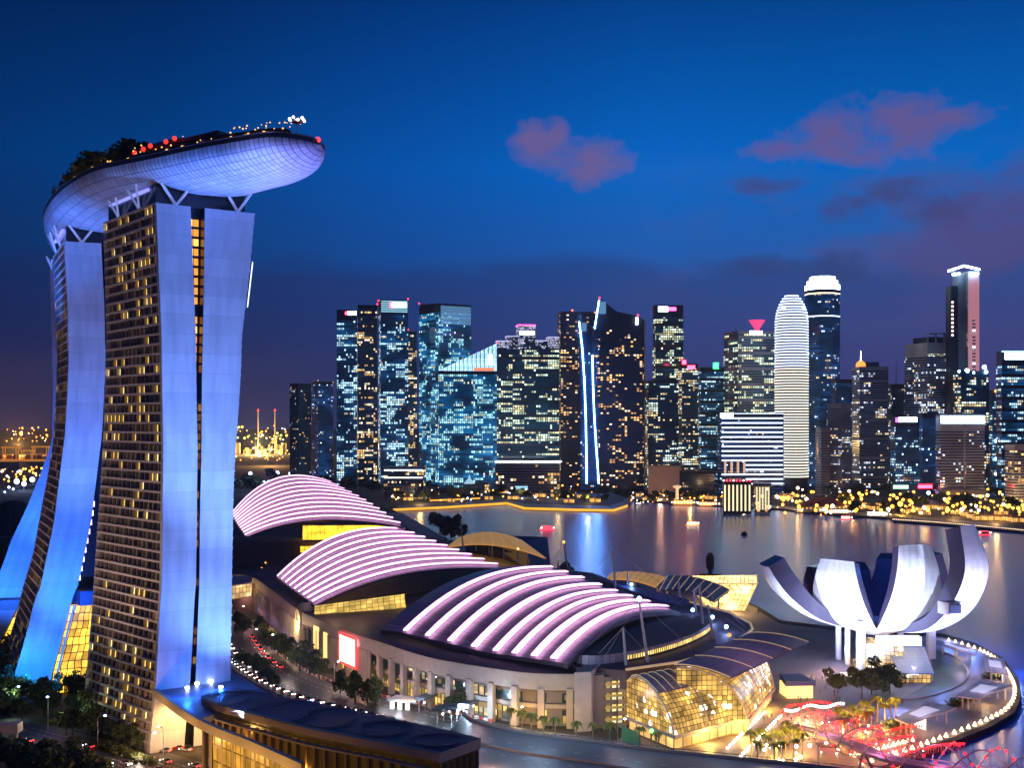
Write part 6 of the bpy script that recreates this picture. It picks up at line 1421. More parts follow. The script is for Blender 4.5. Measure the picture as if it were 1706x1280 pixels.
for x, y, e, c in ((30, 750, 8e6, (1, .4, .08)), (430, 740, 5e6, (1, .6, .2)), (450, 765, 1e6, (1, .5, .15)), (40, 800, 1.2e5, (.5, .6, 1)), (440, 800, 1.5e5, (.4, .55, 1))):
    d = min(4200, 100*F/(y-HY)); p = D(x, y, d); lamp('POINT', 'lamp_or_fill_glow', (p.x, p.y, 35), e, c, 3)
g = MB()
for k in range(24):
    x = 386+k*4.2; q = D(x, 742, 4300); g.box((q.x, q.y+U(-100, 100), 0), 9, 9, U(10, 60)*U(.3, 1))
tag(g.build('refinery_stacks', mat('refinery', (.3, .22, .12), .7, emit=(.8, .5, .1), es=.16)), 'hazy mass of yellow lit harbour plant on the horizon between the tower and skyline', 'harbour plant', kind='stuff')
for x in (430, 458): 
    q = D(x, 742, 4300); g = MB(); g.tube([(q.x, q.y, 0), (q.x, q.y, 150)], 1.8, 4, mi=1); g.ball((q.x, q.y, 152), 4); tag(g.build('chimney_stack', [e_r, m_fin]), 'thin far stack with a red lamp on the horizon, %s of the pair' % ('left' if x == 430 else 'right'), 'chimney')
# brown glass dome far left
q = W(2, 897); t = thing('garden_dome', 'large brown ribbed glass dome cut by the left edge', 'dome', tuple(q)); 
g = MB(); g.lathe((q.x, q.y+30, -1), [(29*math.cos(a*PI/20), 1+36*math.sin(a*PI/20)) for a in range(0, 10)]+[(.6, 37)], 28); g.build('glass_shell', grid_mat('dome_glass', (.13, .08, .06), (.05, .03, .03), 4, 3.2, .3, .5), t, smooth=True)
g = MB(); g.tube([(q.x+29.3*math.cos(a), q.y+30+29.3*math.sin(a), .8) for a in [2*PI*k/24 for k in range(25)]], .7, 5); g.build('base_ring', m_stone, t)

# ================================================================ AVENUE: CARS, LAMPS, BARRIERS
car_m = [mat('car_paint_'+n, c, .25, .2, spec=.6) for n, c in (('white', (.6, .6, .6)), ('silver', (.35, .36, .38)), ('black', (.02, .02, .025)), ('red', (.45, .03, .02)), ('blue', (.05, .10, .4)), ('yellow', (.6, .42, .05)))]
m_tyre = mat('tyre', (.02, .02, .02), .9); m_head = emi('headlight', (1, .85, .7), 22); m_tail = emi('tail_light', (1, .01, .01), 14)
def car_proto(m, nm):
    t = thing('car', nm+' car with lit headlamps on the road', 'car', (0, 0, 0), 'cars on the roads')
    g = MB(); sec = [(-2.2, .35, .75, .80), (-2.1, .3, .95, .86), (-1.2, .28, 1.0, .9), (.9, .28, 1.0, .9), (1.9, .28, .85, .86), (2.2, .35, .65, .78)]
    g.loft([[(-w_, y, a), (-w_, y, b), (w_, y, b), (w_, y, a)] for y, a, b, w_ in sec], True); n = len(g.v)-4; g.face((0, 1, 2, 3)); g.face((n+3, n+2, n+1, n)); g.build('body', m, t)
    g = MB(); g.loft([[(-w_, y, .98), (-w_*.82, y2, z), (w_*.82, y2, z), (w_, y, .98)] for y, y2, z, w_ in ((-1.75, -1.3, 1.0, .82), (-1.5, -1.0, 1.45, .84), (.3, .1, 1.47, .84), (1.1, .5, 1.0, .82))]); g.build('cabin', m_dglass, t)
    for sx in (-.85, .85):
        for y in (-1.35, 1.35): 
            g = MB(); g.tube([(sx-.12, y, .34), (sx+.12, y, .34)], .34, 10); wh_ = g.build('wheel', m_tyre, t); g = MB(); g.tube([(sx-.13, y, .34), (sx+.13, y, .34)], .2, 8); g.build('rim', MATS['rail_steel'], wh_)
        g = MB(); g.box((sx*.75, 2.18, .55), .42, .18, .22); g.build('headlight', m_head, t)
        g = MB(); g.box((sx*.75, -2.2, .6), .40, .14, .2); g.build('tail_light', m_tail, t)
    return t
cars = [Spread(car_proto(m, n)) for m, n in zip(car_m, ('white', 'silver', 'black', 'red', 'blue', 'yellow'))]
CN = ('white', 'silver', 'black', 'red', 'blue', 'yellow')
def put_on(line, s, off, rev, label, j):
    acc = 0
    for i in range(len(line)-1):
        l = (line[i+1]-line[i]).length
        if acc+l > s:
            t = (line[i+1]-line[i])/l; p = line[i]+t*(s-acc)+Vector((-t.y, t.x, 0))*off; a = math.atan2(t.y, t.x)-PI/2+(PI if rev else 0)
            return cars[j].put((p.x, p.y, .07), a, '%s car %s' % (CN[j], label), 1.0)
        acc += l
for k in range(34):
    j = random.choice((0, 0, 1, 2, 3, 4)); put_on(ac, 100+k*6.6, -11.4, False, 'in the long queue on the near side of the curving avenue', j)
for k in range(16):
    j = random.choice((0, 0, 1, 5, 3)); put_on(ac, 60+k*6.3, -6.8 if k % 2 else 6.5, k % 2 == 0, 'driving in the middle lanes of the curving avenue', j)
for s, off, j, rv in ((150, -5, 0, False), (165, -1.7, 1, False), (176, -5, 5, False), (190, 2, 0, True), (205, -5, 4, False), (222, 5.2, 3, True), (236, -1.7, 0, False), (250, -5, 1, False), (120, 2, 0, True), (135, 5, 1, True), (262, 2, 0, True), (95, -5, 0, True), (144, -8.5, 0, False), (158, 5.2, 1, True), (170, 8.5, 0, True), (183, -8.5, 1, False), (197, -8.5, 0, False), (212, 2, 3, True), (229, 8.5, 0, True), (243, -5, 2, False), (256, -8.5, 0, False)):
    put_on(hc, s, off, rv, 'on the lower left highway', j)
for (x, y, j) in ((270, 1244, 3), (283, 1247, 5), (296, 1250, 3), (309, 1252, 0), (275, 1254, 0)):
    p = W(x, y); cars[j].put((p.x, p.y, .03), 1.2+.1*j, '%s car parked at the warm lit foot of the nearest hotel tower' % CN[j], 1.0)
# lit light trails are not built; a warm traffic glow comes from the headlamps instead
for s in (150, 190, 235):
    acc = 0
    for i in range(len(hc)-1):
        l = (hc[i+1]-hc[i]).length
        if acc+l > s: p = hc[i].lerp(hc[i+1], (s-acc)/l); lamp('POINT', 'headlight_glow', (p.x, p.y, 3), 2200, (1, .7, .6), .4); break
        acc += l
# red and white plastic barriers
bw, br = mat('barrier_white', (.75, .72, .7), .5), mat('barrier_red', (.6, .05, .03), .5); bsp = []
for m_, nm in ((bw, 'white'), (br, 'red')):
    g = MB(); g.loft([[(-1.1, -.4, 0), (-1.1, .4, 0), (-1.0, .16, 1.1), (-1.0, -.16, 1.1)], [(1.1, -.4, 0), (1.1, .4, 0), (1.0, .16, 1.1), (1.0, -.16, 1.1)]], True); g.face((0, 1, 2, 3)); g.face((7, 6, 5, 4))
    bsp.append(Spread(tag(g.build('traffic_barrier', m_), nm+' plastic road barrier in the chain on the mall side of the avenue', 'barrier', 'chain of %s road barriers' % nm)))
s_ = 120; k = 0
while s_ < 300:
    acc = 0
    for i in range(len(ac)-1):
        l = (ac[i+1]-ac[i]).length
        if acc+l > s_: t = (ac[i+1]-ac[i])/l; p = ac[i]+t*(s_-acc)+Vector((-t.y, t.x, 0))*14.6; bsp[k % 2].put((p.x, p.y, .07), math.atan2(t.y, t.x)); break
        acc += l
    s_ += 2.6; k += 1
# tall street lamps
def street_lamp_proto(m, h, label, grp):
    t = thing('street_lamp', label, 'street lamp', (0, 0, 0), grp)
    g = MB(); g.tube([(0, 0, 0), (0, 0, h*.93), (.3, 0, h), (2.2, 0, h+.3)], .14, 5); g.build('pole', mat('lamp_pole', (.45, .47, .5), .4, .5), t)
    g = MB(); g.ball((2.6, 0, h+.2), .55, 7, 5, sz=.6); g.build('lamp_head', m, t); return Spread(t)
SLc = street_lamp_proto(e_b, 12, 'tall pole street lamp with a cold blue white head by the lower left highway', 'cold street lamps'); SLw = street_lamp_proto(e_w, 10, 'street lamp with a warm white head beside the curving avenue', 'warm street lamps')
for x, y, a in ((20, 1196, 0), (163, 1250, 0), (245, 1282, 0), (80, 1218, 2)): SLc.put(W(x, y), a)
for x, y, a in ((419, 1082, 0), (446, 1092, 0), (505, 1118, 1), (557, 1143, 1), (631, 1176, 2), (398, 1040, 0), (858, 1224, 0), (1029, 1246, 0), (210, 1240, 0), (272, 1262, 2.5), (1363, 1290, 0)): SLw.put(W(x, y), a)
for x, y, z, c, e in ((440, 1080, 7, (1, .75, .5), 3500), (425, 1110, 8, (1, .8, .7), 3500), (480, 1128, 8, (1, .8, .7), 3500), (560, 1150, 8, (1, .75, .65), 3500), (640, 1172, 8, (.9, .8, .9), 3500), (700, 1192, 8, (.75, .85, 1), 4500), (780, 1212, 9, (.55, .75, 1), 7000), (900, 1246, 26, (.5, .75, 1), 13000), (1050, 1268, 26, (.5, .75, 1), 13000), (850, 1275, 26, (.5, .75, 1), 14000), (1200, 1280, 26, (.6, .8, 1), 9000),
                       (118, 1222, 9, (.6, .9, .5), 2500), (20, 1190, 9, (.6, .9, .6), 2500), (60, 1235, 8, (1, .8, .7), 1500)):
    p = W(x, y, 0); lamp('POINT', 'lamp_or_fill_glow', (p.x, p.y, z), e*.7, c, .6)
# covered walkways and site huts by the crossing
m_wr = mat('walkway_roof', (.10, .14, .19), .5)
for lbl, (xa, ya), (xb, yb), z in (('left dark slatted walkway roof at the crossing in front of the mall', (698, 1188), (748, 1168), 5), ('middle dark walkway roof with a row of lamps under its edge at the crossing', (728, 1208), (782, 1183), 5), ('right dark walkway roof nearest the viaduct at the crossing', (752, 1212), (797, 1190), 6)):
    a, b = W(xa, ya), W(xb, yb); t = thing('covered_walkway', lbl, 'walkway roof', tuple(a), 'walkway roofs at the crossing'); d = (b-a).normalized(); n = Vector((-d.y, d.x, 0))
    g = MB(); g.prism([tuple(p[:2]) for p in (a-n*2.4, b-n*2.4, b+n*2.4, a+n*2.4)], z, z+.9); g.build('roof', m_wr, t)
    for k in range(6):
        p = a.lerp(b, k/5); g = MB(); g.tube([p, p+Vector((0, 0, z))], .2, 5); g.build('post', m_mast, t)
        if 'middle' in lbl or k % 3 == 0: g = MB(); g.ball(p-n*2.5+Vector((0, 0, z-.7)), .42); g.build('lamp', e_w, t)
t = thing('site_hut', 'white flat roofed shelter with two bright openings beside the red and white barriers', 'hut', tuple(W(668, 1182))); q = W(670, 1181)
g = MB(); g.prism([(q.x-6, q.y-2), (q.x+6, q.y-6), (q.x+9, q.y+2), (q.x-3, q.y+6)], 3.4, 4.2); g.build('roof', mat('hut_white', (.6, .62, .68), .5), t)
for k in range(3): g = MB(); g.box((q.x-4+k*3.2, q.y-1-k*.9, 0), 1.5, 1.2, 3.4, -.3); g.build('lit_booth', mat('booth_glow', (.7, .7, .7), .5, emit=(1, .92, .8), es=1.4), t)
lamp('POINT', 'lamp_or_fill_glow', (q.x-1, q.y-6, 3), 1500, (.9, .9, 1), .4)
t = thing('work_lamp', 'dazzling cold work lamp on a stand where the walkways meet the viaduct', 'work lamp', tuple(W(775, 1208))); q = W(772, 1210)
g = MB(); g.tube([(q.x, q.y, 0), (q.x, q.y, 7)], .2, 5); g.build('stand', m_mast, t); g = MB(); g.box((q.x, q.y, 7), 4, 1.2, 1.2, -.3); g.build('lamp_head', emi('work_white', (.6, .85, 1), 7), t)
lamp('POINT', 'lamp_or_fill_glow', (q.x, q.y-2, 6), 9000, (.45, .8, 1), .5)
# green hoarding
p, q = W(1036, 1234), W(1066, 1249); t = thing('hoarding', 'green site hoarding beside the smaller glass barrel hall', 'hoarding', tuple(p)); g = MB(); g.prism([(p.x, p.y), (q.x, q.y), (q.x, q.y+.5), (p.x, p.y+.5)], 0, 5.5); g.build('panel', mat('hoarding_green', (.02, .25, .16), .6), t)
g = MB(); g.ball((q.x+4, q.y-2, 7), .8); g.tube([(q.x+4, q.y-2, 0), (q.x+4, q.y-2, 6.5)], .12, 4, mi=1); tag(g.build('signal_lamp', [emi('lamp_green', (.2, 1, .2), 4), m_fin]), 'green signal lamp on a thin pole beside the green hoarding', 'signal lamp')
g = MB(); q = W(638, 1207) ; q = D(631, 1196, 470); g.ball(q, .9); g.tube([(q.x, q.y, 0), (q.x, q.y, q.z)], .1, 4, mi=1); tag(g.build('signal_lamp', [e_r, m_fin]), 'red signal lamp on a pole behind the dark roofed building', 'signal lamp')

# ================================================================ PROMENADE ROUND THE MUSEUM
sc = cat([W(x, y) for x, y in ((1420, 1278), (1470, 1266), (1520, 1250), (1590, 1224), (1640, 1204), (1676, 1184), (1690, 1160), (1686, 1134), (1662, 1102), (1620, 1080), (1570, 1066))], 14)
g = MB(); g.lathe((0, 0, 0), [(.9, 0), (.75, .5), (.12, 1.7)], 7); ql = Spread(tag(g.build('quay_lamp', emi('quay_lamp_peach', (1, .66, .36), 3.4)), 'small cone shaped light on the curving quay edge round the museum', 'quay lamp', 'cone lamps along the curving quay'))
acc = 0
for i in range(len(sc)-1):
    l = (sc[i+1]-sc[i]).length; acc += l
    if acc > 4.6: acc = 0; ql.put(sc[i]+Vector((0, 0, .1)))
for k in range(13): p = W(1424, 1262).lerp(W(1520, 1236), k/12); ql.put(p+Vector((0, 0, .1)))
for i in range(6, len(sc)-2, 12): lamp('POINT', 'lamp_or_fill_glow', sc[i]+Vector((0, 0, 3)), 900, (1, .6, .32), .5)
pl_ = glob('path_lamp', e_w, .55, .6, 'bright white globe in the double row of lamps along the steps before the palms', 'path lamp', 'globe lamps along the steps')
for k in range(17): pl_.put(W(1212, 1252).lerp(W(1274, 1192), k/16)); 
for k in range(19): pl_.put(W(1234, 1266).lerp(W(1301, 1198), k/18))
pl2 = glob('plaza_lamp', e_w, .7, 1.2, 'bright globe lamp among the red lights of the bridge head plaza', 'plaza lamp', 'globe lamps on the bridge head plaza')
for k in range(24): pl2.put(W(1308+k*4.2, 1190+3*math.sin(k*.5)-min(8, k*.5), 1), scale=.8)
for k in range(26): pl2.put(W(U(1340, 1540), U(1205, 1262), 0), scale=U(.4, .8))
for k in range(14): pl2.put(W(U(1255, 1350), U(1250, 1280), 0), scale=U(.5, 1.0))
for x, y, e in ((1290, 1262, 5000), (1330, 1258, 5000), (1262, 1268, 3500), (1400, 1232, 5000), (1435, 1222, 5000), (1475, 1210, 4500), (1240, 1230, 6000), (1180, 1240, 6000), (1320, 1205, 3500), (1120, 1240, 7000), (1280, 1180, 4000)):
    p = W(x, y); lamp('POINT', 'lamp_or_fill_glow', (p.x, p.y-2, 3.4), e*1.0, (1, .60, .12), .5)
for x, y, e, c in ((905, 1224, 3500, (1, .6, .15)), (860, 1216, 3500, (1, .6, .12)), (950, 1232, 3500, (1, .7, .3)), (1380, 1120, 5000, (.8, .5, .6)), (1600, 1120, 4000, (.7, .5, .9)), (1500, 1185, 4000, (.4, .45, 1)), (1350, 1130, 3000, (1, .55, .3))):
    p = W(x, y); lamp('POINT', 'lamp_or_fill_glow', (p.x, p.y, 5), e, c, .6)
# shelters
m_shr = grid_mat('shelter_roof', (.62, .54, .58), (.38, .32, .36), 1.6, 40, .2, .5)
def shelter(label, pts, z, lit=None, posts=3, bright=None):
    a, b, c, d = [W(x, y, z) for x, y in pts]; t = thing('promenade_shelter', label, 'shelter', (a.x, a.y, 0), 'shelters along the museum promenade')
    g = MB(); g.quad(a, b, c, d); up_ = Vector((0, 0, .6)); g.quad(*[p-up_ for p in (d, c, b, a)])
    for p, q in ((a, b), (b, c), (c, d), (d, a)): g.quad(p-up_, q-up_, q, p)
    g.build('roof', m_shr, t)
    if bright:
        g = MB(); i = lambda u, v: (a.lerp(b, u)).lerp(d.lerp(c, u), v)+Vector((0, 0, .12)); g.quad(i(.2, .3), i(.8, .3), i(.8, .75), i(.2, .75)); g.build('skylight', mat('skylight_lilac', (.6, .6, .7), .4, emit=(.75, .7, 1), es=bright), t)
    for k in range(posts):
        for e_ in (.12, .88): p = a.lerp(b, (k+.5)/posts).lerp(d.lerp(c, (k+.5)/posts), e_); g = MB(); g.tube([(p.x, p.y, 0), (p.x, p.y, z-.5)], .38, 6); g.build('post', mat('post_cream', (.6, .5, .38), .6), t)
    if lit: 
        g = MB(); p, q = a.lerp(d, .5), b.lerp(c, .5); p2 = p.lerp(q, .15); q2 = p.lerp(q, lit); n = Vector((0, 3.0, 0)); g.prism([tuple(v[:2]) for v in (p2-n, q2-n, q2+n, p2+n)], 0, z-1.2); g.build('lit_kiosk', mat('kiosk_white', (.7, .7, .7), .5, emit=(1, .9, .82), es=1.8), t)
    m_ = (a+b+c+d)/4; lamp('POINT', 'lamp_or_fill_glow', (m_.x, m_.y-3, z-2), 1500, (1, .65, .3), .4); lamp('POINT', 'lamp_or_fill_glow', (m_.x, m_.y-8, z+5), 1200, (.8, .65, .9), .5)
shelter('nearest flat pale shelter with a white lit kiosk under it on the curving promenade', [(1490, 1198), (1513, 1207), (1594, 1180), (1546, 1168)], 6, .55, 3, .5)
shelter('second pale shelter with cream posts, between the lit kiosk shelter and the water edge lamps', [(1594, 1160), (1630, 1165), (1688, 1142), (1634, 1133)], 6, None, 4, .7)
shelter('third promenade shelter with curved lilac lit roof near the rightmost bend', [(1643, 1118), (1680, 1124), (1672, 1098), (1638, 1093)], 6, None, 2, .8)
shelter('far narrow shelter with long white light strips above the water behind the museum columns', [(1560, 1073), (1624, 1092), (1630, 1086), (1562, 1066)], 5, None, 3, 2.2)
# pedestrian bridge: two helices of steel with red lamps
P0, P1, P2_ = W(1318, 1208, 7), W(1480, 1262, 8), W(1730, 1300, 8)
hl_ = cat([P0, W(1400, 1232, 8), P1, W(1600, 1284, 8), P2_], 40); t = thing('helix_bridge', 'pedestrian bridge wrapped by red lit steel spirals crossing the bottom right corner', 'bridge', (P0.x, P0.y, 0))
Lr, Rr = [], []
cumb = [0]
for i in range(1, len(hl_)): cumb.append(cumb[-1]+(hl_[i]-hl_[i-1]).length)
for i, p in enumerate(hl_): v = (hl_[min(i+1, len(hl_)-1)]-hl_[max(0, i-1)]).normalized(); n = Vector((-v.y, v.x, 0)); Lr.append(p+n*3.2); Rr.append(p-n*3.2)
g = MB(); g.loft([Rr, Lr]); g.loft([[p-Vector((0, 0, 1)) for p in Rr], Rr]); g.build('deck', mat('bridge_deck', (.45, .30, .36), .6), t)
g = MB()
for o_ in (Lr, Rr): g.tube([p+Vector((0, 0, 1.1)) for p in o_[::4]], .12, 4)
g.build('handrail', m_mast, t)
m_ledr = emi('led_red', (1, .005, .008), 9.0); nled = 0
for hx, (rad, ph, tw) in enumerate(((6.2, 0, 1), (6.2, PI, 1), (5.0, PI/2, -1), (5.0, -PI/2, -1))):
    pts = []
    for i, p in enumerate(hl_):
        v = (hl_[min(i+1, len(hl_)-1)]-hl_[max(0, i-1)]).normalized(); n = Vector((-v.y, v.x, 0)); a = ph+tw*cumb[i]*2*PI/27; pts.append(p+n*rad*math.cos(a)+Vector((0, 0, 2+rad*math.sin(a))))
    g = MB(); g.tube(pts[::2], .22, 5); g.build('spiral_tube', mat('bridge_steel', (.45, .38, .42), .35, .5), t)
    if hx < 2:
        for i in range(0, len(pts), 4):
            if pts[i].z < 5: continue
            g = MB(); g.ball(pts[i], .42, 6, 4); g.build('red_lamp', m_ledr, t)
        for i in range(8, len(pts)-8, 46):
            for j_ in range(0, 1): lamp('POINT', 'red_glow', pts[i], 3500, (1, .05, .1), .3)
for i in range(0, len(hl_), 9):
    g = MB(); p = hl_[i]; v = (hl_[min(i+1, len(hl_)-1)]-hl_[max(0, i-1)]).normalized(); n = Vector((-v.y, v.x, 0)); g.tube([p+n*5.6*math.cos(a_)+Vector((0, 0, 2+5.6*math.sin(a_))) for a_ in [PI*k/5-.0 for k in range(6)]], .1, 3); g.build('rib', MATS['bridge_steel'], t)
for i in (60, 120): g = MB(); p = hl_[i]; g.tube([(p.x-2, p.y, -2.4), (p.x, p.y, p.z-1)], .5, 6); g.tube([(p.x+5, p.y, -2.4), (p.x, p.y, p.z-1)], .5, 6); g.build('pier', m_mast, t)
for i in (30, 75, 110, 140): p = hl_[i]; lamp('POINT', 'lamp_or_fill_glow', p+Vector((0, 0, 3)), 1500, (.9, .35, .7), .4)
# red festival lights over the plaza
rl = glob('lantern', m_ledr, .42, 2.2, 'small red lantern on the plaza at the head of the spiral bridge', 'lantern', 'red lanterns on the plaza')
for (xa, ya, xb, yb) in ((1300, 1202, 1332, 1186), (1332, 1186, 1400, 1188), (1330, 1216, 1372, 1198), (1358, 1234, 1410, 1214), (1395, 1248, 1470, 1222), (1430, 1262, 1520, 1240), (1500, 1272, 1610, 1252), (1345, 1207, 1440, 1205), (1460, 1240, 1540, 1222)):
    n = int(math.hypot(xb-xa, (yb-ya)*2)/4.4)
    for k in range(n): rl.put(W(lerp(xa, xb, k/n), lerp(ya, yb, k/n)-6*math.sin(PI*k/n), 0))
for x, y in ((1380, 1215), (1440, 1240), (1490, 1250), (1350, 1200), (1540, 1262), (1600, 1268)): p = W(x, y); lamp('POINT', 'red_glow', (p.x, p.y, 5), 7000, (1, .04, .05), .4)
# people on the plaza
def person_proto():
    g = MB()
    for sx in (-.11, .11): g.tube([(sx, 0, 0), (sx, .02, .45), (sx*.9, 0, .88)], .07, 6, r2=.1)
    g.lathe((0, 0, 0), [(.16, .84), (.19, .95), (.15, 1.12), (.2, 1.35), (.19, 1.46), (.06, 1.53), (.055, 1.58), (.1, 1.63), (.11, 1.72), (.08, 1.8), (.02, 1.83)], 9)
    for sx in (-1, 1): g.tube([(sx*.21, 0, 1.42), (sx*.27, .03, 1.15), (sx*.26, .12, .9)], .05, 5, r2=.035)
    return Spread(tag(g.build('person', mat('dark_clothes', (.06, .055, .07), .8), smooth=True), 'person in dark clothes standing on the plaza between the glass halls and the museum', 'person', 'people on the museum plaza'))
pp = person_proto()
for k in range(46): pp.put(W(U(1325, 1400), U(1130, 1192)), U(0, 6))
for k in range(14): pp.put(W(U(1250, 1320), U(1195, 1215)), U(0, 6))

# ================================================================ BOATS
def boat(label, x, y, L_, hm, lm, name='tour_boat', catg='boat', rot=0.1, lights=5, cab=True):
    p = W(x, y, -2.2); t = thing(name, label, catg, (p.x, p.y, -2.2)); t.rotation_euler = (0, 0, rot)
    p0 = Vector((p.x, p.y, -2.2)); g = MB(); rows = []
    for u, w_, z in ((-.5, .12, 1.4), (-.4, .15, 1.2), (0, .17, 1.1), (.3, .14, 1.3), (.5, .01, 1.9)): rows.append([p0+Vector((u*L_, -w_*L_, z)), p0+Vector((u*L_*.95, -w_*L_*.7, -.3)), p0+Vector((u*L_*.95, w_*L_*.7, -.3)), p0+Vector((u*L_, w_*L_, z))])
    g.loft(rows, True); g.face((0, 1, 2, 3)); g.build('hull', hm, t)
    if cab:
        g = MB(); g.box(p0+Vector((-.04*L_, 0, 1.2)), L_*.6, L_*.24, L_*.10+1.2); g.build('cabin', lm, t)
        g = MB(); g.box(p0+Vector((-.04*L_, 0, 2.42+L_*.10)), L_*.68, L_*.3, .35); g.build('canopy', hm, t)
    for k in range(lights): g = MB(); g.ball(p0+Vector((L_*(-.4+.8*k/max(1, lights-1)), -.15*L_, 2.2+L_*.05)), .8); g.build('lamp', e_w, t)
m_rb = emi('boat_red', (1, .05, .08), 2.2); m_ob = emi('boat_orange', (1, .32, .06), 2.4); m_wb = emi('boat_white', (1, .85, .65), 2.0); m_hb = mat('boat_hull_dark', (.08, .05, .04), .6)
boat('red lit tour boat in the middle of the bay left of the blue reflection', 912, 884, 17, m_rb, m_rb, lights=2)
boat('orange lit tour boat in the middle of the bay', 1154, 876, 15, m_ob, m_wb, lights=2)
boat('red tour boat near the far quay left of the white riverboat', 1410, 866, 15, m_rb, m_wb, lights=2)
boat('large white lit riverboat moored at the far quay', 1463, 862, 34, m_wb, m_wb, lights=8, rot=-.05)
boat('dark small boat with a single lamp left on open water', 1240, 892, 7, m_hb, m_hb, lights=0)
boat('red hulled boat at the right near the boardwalk', 1640, 892, 14, m_rb, m_hb, lights=2)
boat('small white lamp lit boat close to the long golden quay', 1065, 842, 9, m_hb, m_wb, lights=1)
boat('long dark hulled boat with amber lamps at the floating pier', 1140, 842, 44, m_hb, m_ob, lights=9, rot=-.06)
boat('second long lamp strung boat at the right end of the floating pier', 1180, 844, 36, m_hb, m_ob, lights=8, rot=-.06)
boat('dark hulled dining boat moored before the red roofed restaurant', 1350, 855, 40, m_hb, m_ob, lights=9, rot=-.08)
boat('dining boat with white lamps right of the red roofed restaurant', 1400, 857, 36, m_hb, m_wb, lights=9, rot=-.08)
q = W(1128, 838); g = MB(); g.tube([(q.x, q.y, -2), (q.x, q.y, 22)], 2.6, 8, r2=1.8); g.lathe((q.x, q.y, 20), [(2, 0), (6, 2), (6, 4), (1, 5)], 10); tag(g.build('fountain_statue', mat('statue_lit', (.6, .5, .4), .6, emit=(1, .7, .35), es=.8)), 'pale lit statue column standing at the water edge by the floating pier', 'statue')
# road sign gantry and flyover end bottom left
p = W(-5, 1228, 5); t = thing('footbridge', 'beige end of a footbridge over the lower left highway', 'footbridge', tuple(p)); q = W(29, 1219, 5)
g = MB(); g.prism([(p.x-20, p.y), (q.x, q.y), (q.x, q.y+5), (p.x-20, p.y+5)], 4, 7.5); g.build('deck', m_stone, t); g = MB(); g.box((q.x-1.5, q.y+2, 0), 1.5, 1.5, 4); g.build('pier', m_stone, t)

# ================================================================ LIGHTS OF THE PLACE (floodlights) AND ADDED FILLS
def flood(T, u, B, z, tz, tB, e, col, ang=50, off=-40, rad=1.2):
    lamp('SPOT', 'floodlight_beam', T['P'](off, B, z), e, col, rad, T['P'](0, tB, tz), ang, .9)
A1, A2 = (.05, .22, 1), (.13, .27, 1)
flood(TW[0], 0, 4, 23, 70, 6, 0.8e5, A1, 80, -30); flood(TW[0], 0, 4, 22, 155, 6, 0.85e6, A2, 46, -60)
flood(TW[0], 0, 30, 23, 60, 26, 2.6e5, (.14, .30, 1), 80, -30); flood(TW[0], 0, 32, 22, 140, 28, 1.25e6, (.15, .31, 1), 55, -60)
flood(TW[0], 0, 30, 200-180, 30, 27, 4e4, (.25, .3, 1), 90, -16)
flood(TW[1], 0, -4, 30, 60, 5, 3.6e5, (.02, .15, 1), 80, -42); flood(TW[1], 0, 0, 22, 150, 8, 1.2e6, (.09, .23, 1), 50, -60)
flood(TW[1], 0, -16, 16, 14, -8, 9e4, (.01, .2, 1), 110, -26)
flood(TW[2], 0, -30, 24, 50, -12, 3e5, (.02, .15, 1), 90, -45); flood(TW[2], 0, -10, 40, 90, 4, 3.5e5, (.02, .14, 1), 70, -50)
# sky park hull
def up(x, y, z, tx, ty, tz, e, col, ang=80): lamp('SPOT', 'hull_floodlight', (x, y, z), e, col, 1.5, (tx, ty, tz), ang, .9)
P = TW[0]['P']
up(*P(-22, 4, 120), -92, 422, 205, 5.5e5, (.03, .19, 1), 62)
up(*P(-50, 40, 120), -74, 426, 205, 4.5e5, (.15, .17, 1), 60)
up(*P(-50, 0, 150), -72, 412, 207, 1.6e5, (.35, .40, 1), 50)
up(*P(95, -20, 140), -180, 512, 202, 2.6e5, (.03, .2, 1), 75); up(*P(135, -20, 150), -215, 575, 202, 1.6e5, (.03, .18, 1), 80)
P = TW[2]['P']; up(*P(10, -30, 150), *P(10, -8, 205), 1.4e5, (.03, .18, 1), 90)
# warm wash on the foot of the nearest tower under the canopy
P = TW[0]['P']; lamp('SPOT', 'wall_wash', P(-9, 7, 15), 1.8e4, (1, .52, .17), .5, P(0, 6, 6), 130, .7); lamp('POINT', 'lamp_or_fill_glow', P(-10, 16, 4), 5000, (1, .5, .16), .6)
for x, y in ((327, 1111), (352, 1137), (312, 1148), (368, 1147)):
    p = W(x, y, 25.5); lamp('POINT', 'lamp_or_fill_glow', p, 6500, (.02, .16, 1), .6)
# front of the dark roofed building, lit gold from the forecourt lamps
for x, y in ((420, 1250), (520, 1275), (620, 1290), (720, 1300)):
    p = W(x, y, 12); lamp('POINT', 'lamp_or_fill_glow', p+Vector((0, -6, 0)), 9000, (1, .50, .10), .8)
p = W(815, 1262, 10); lamp('POINT', 'lamp_or_fill_glow', p, 5000, (1, .45, .25), .8)
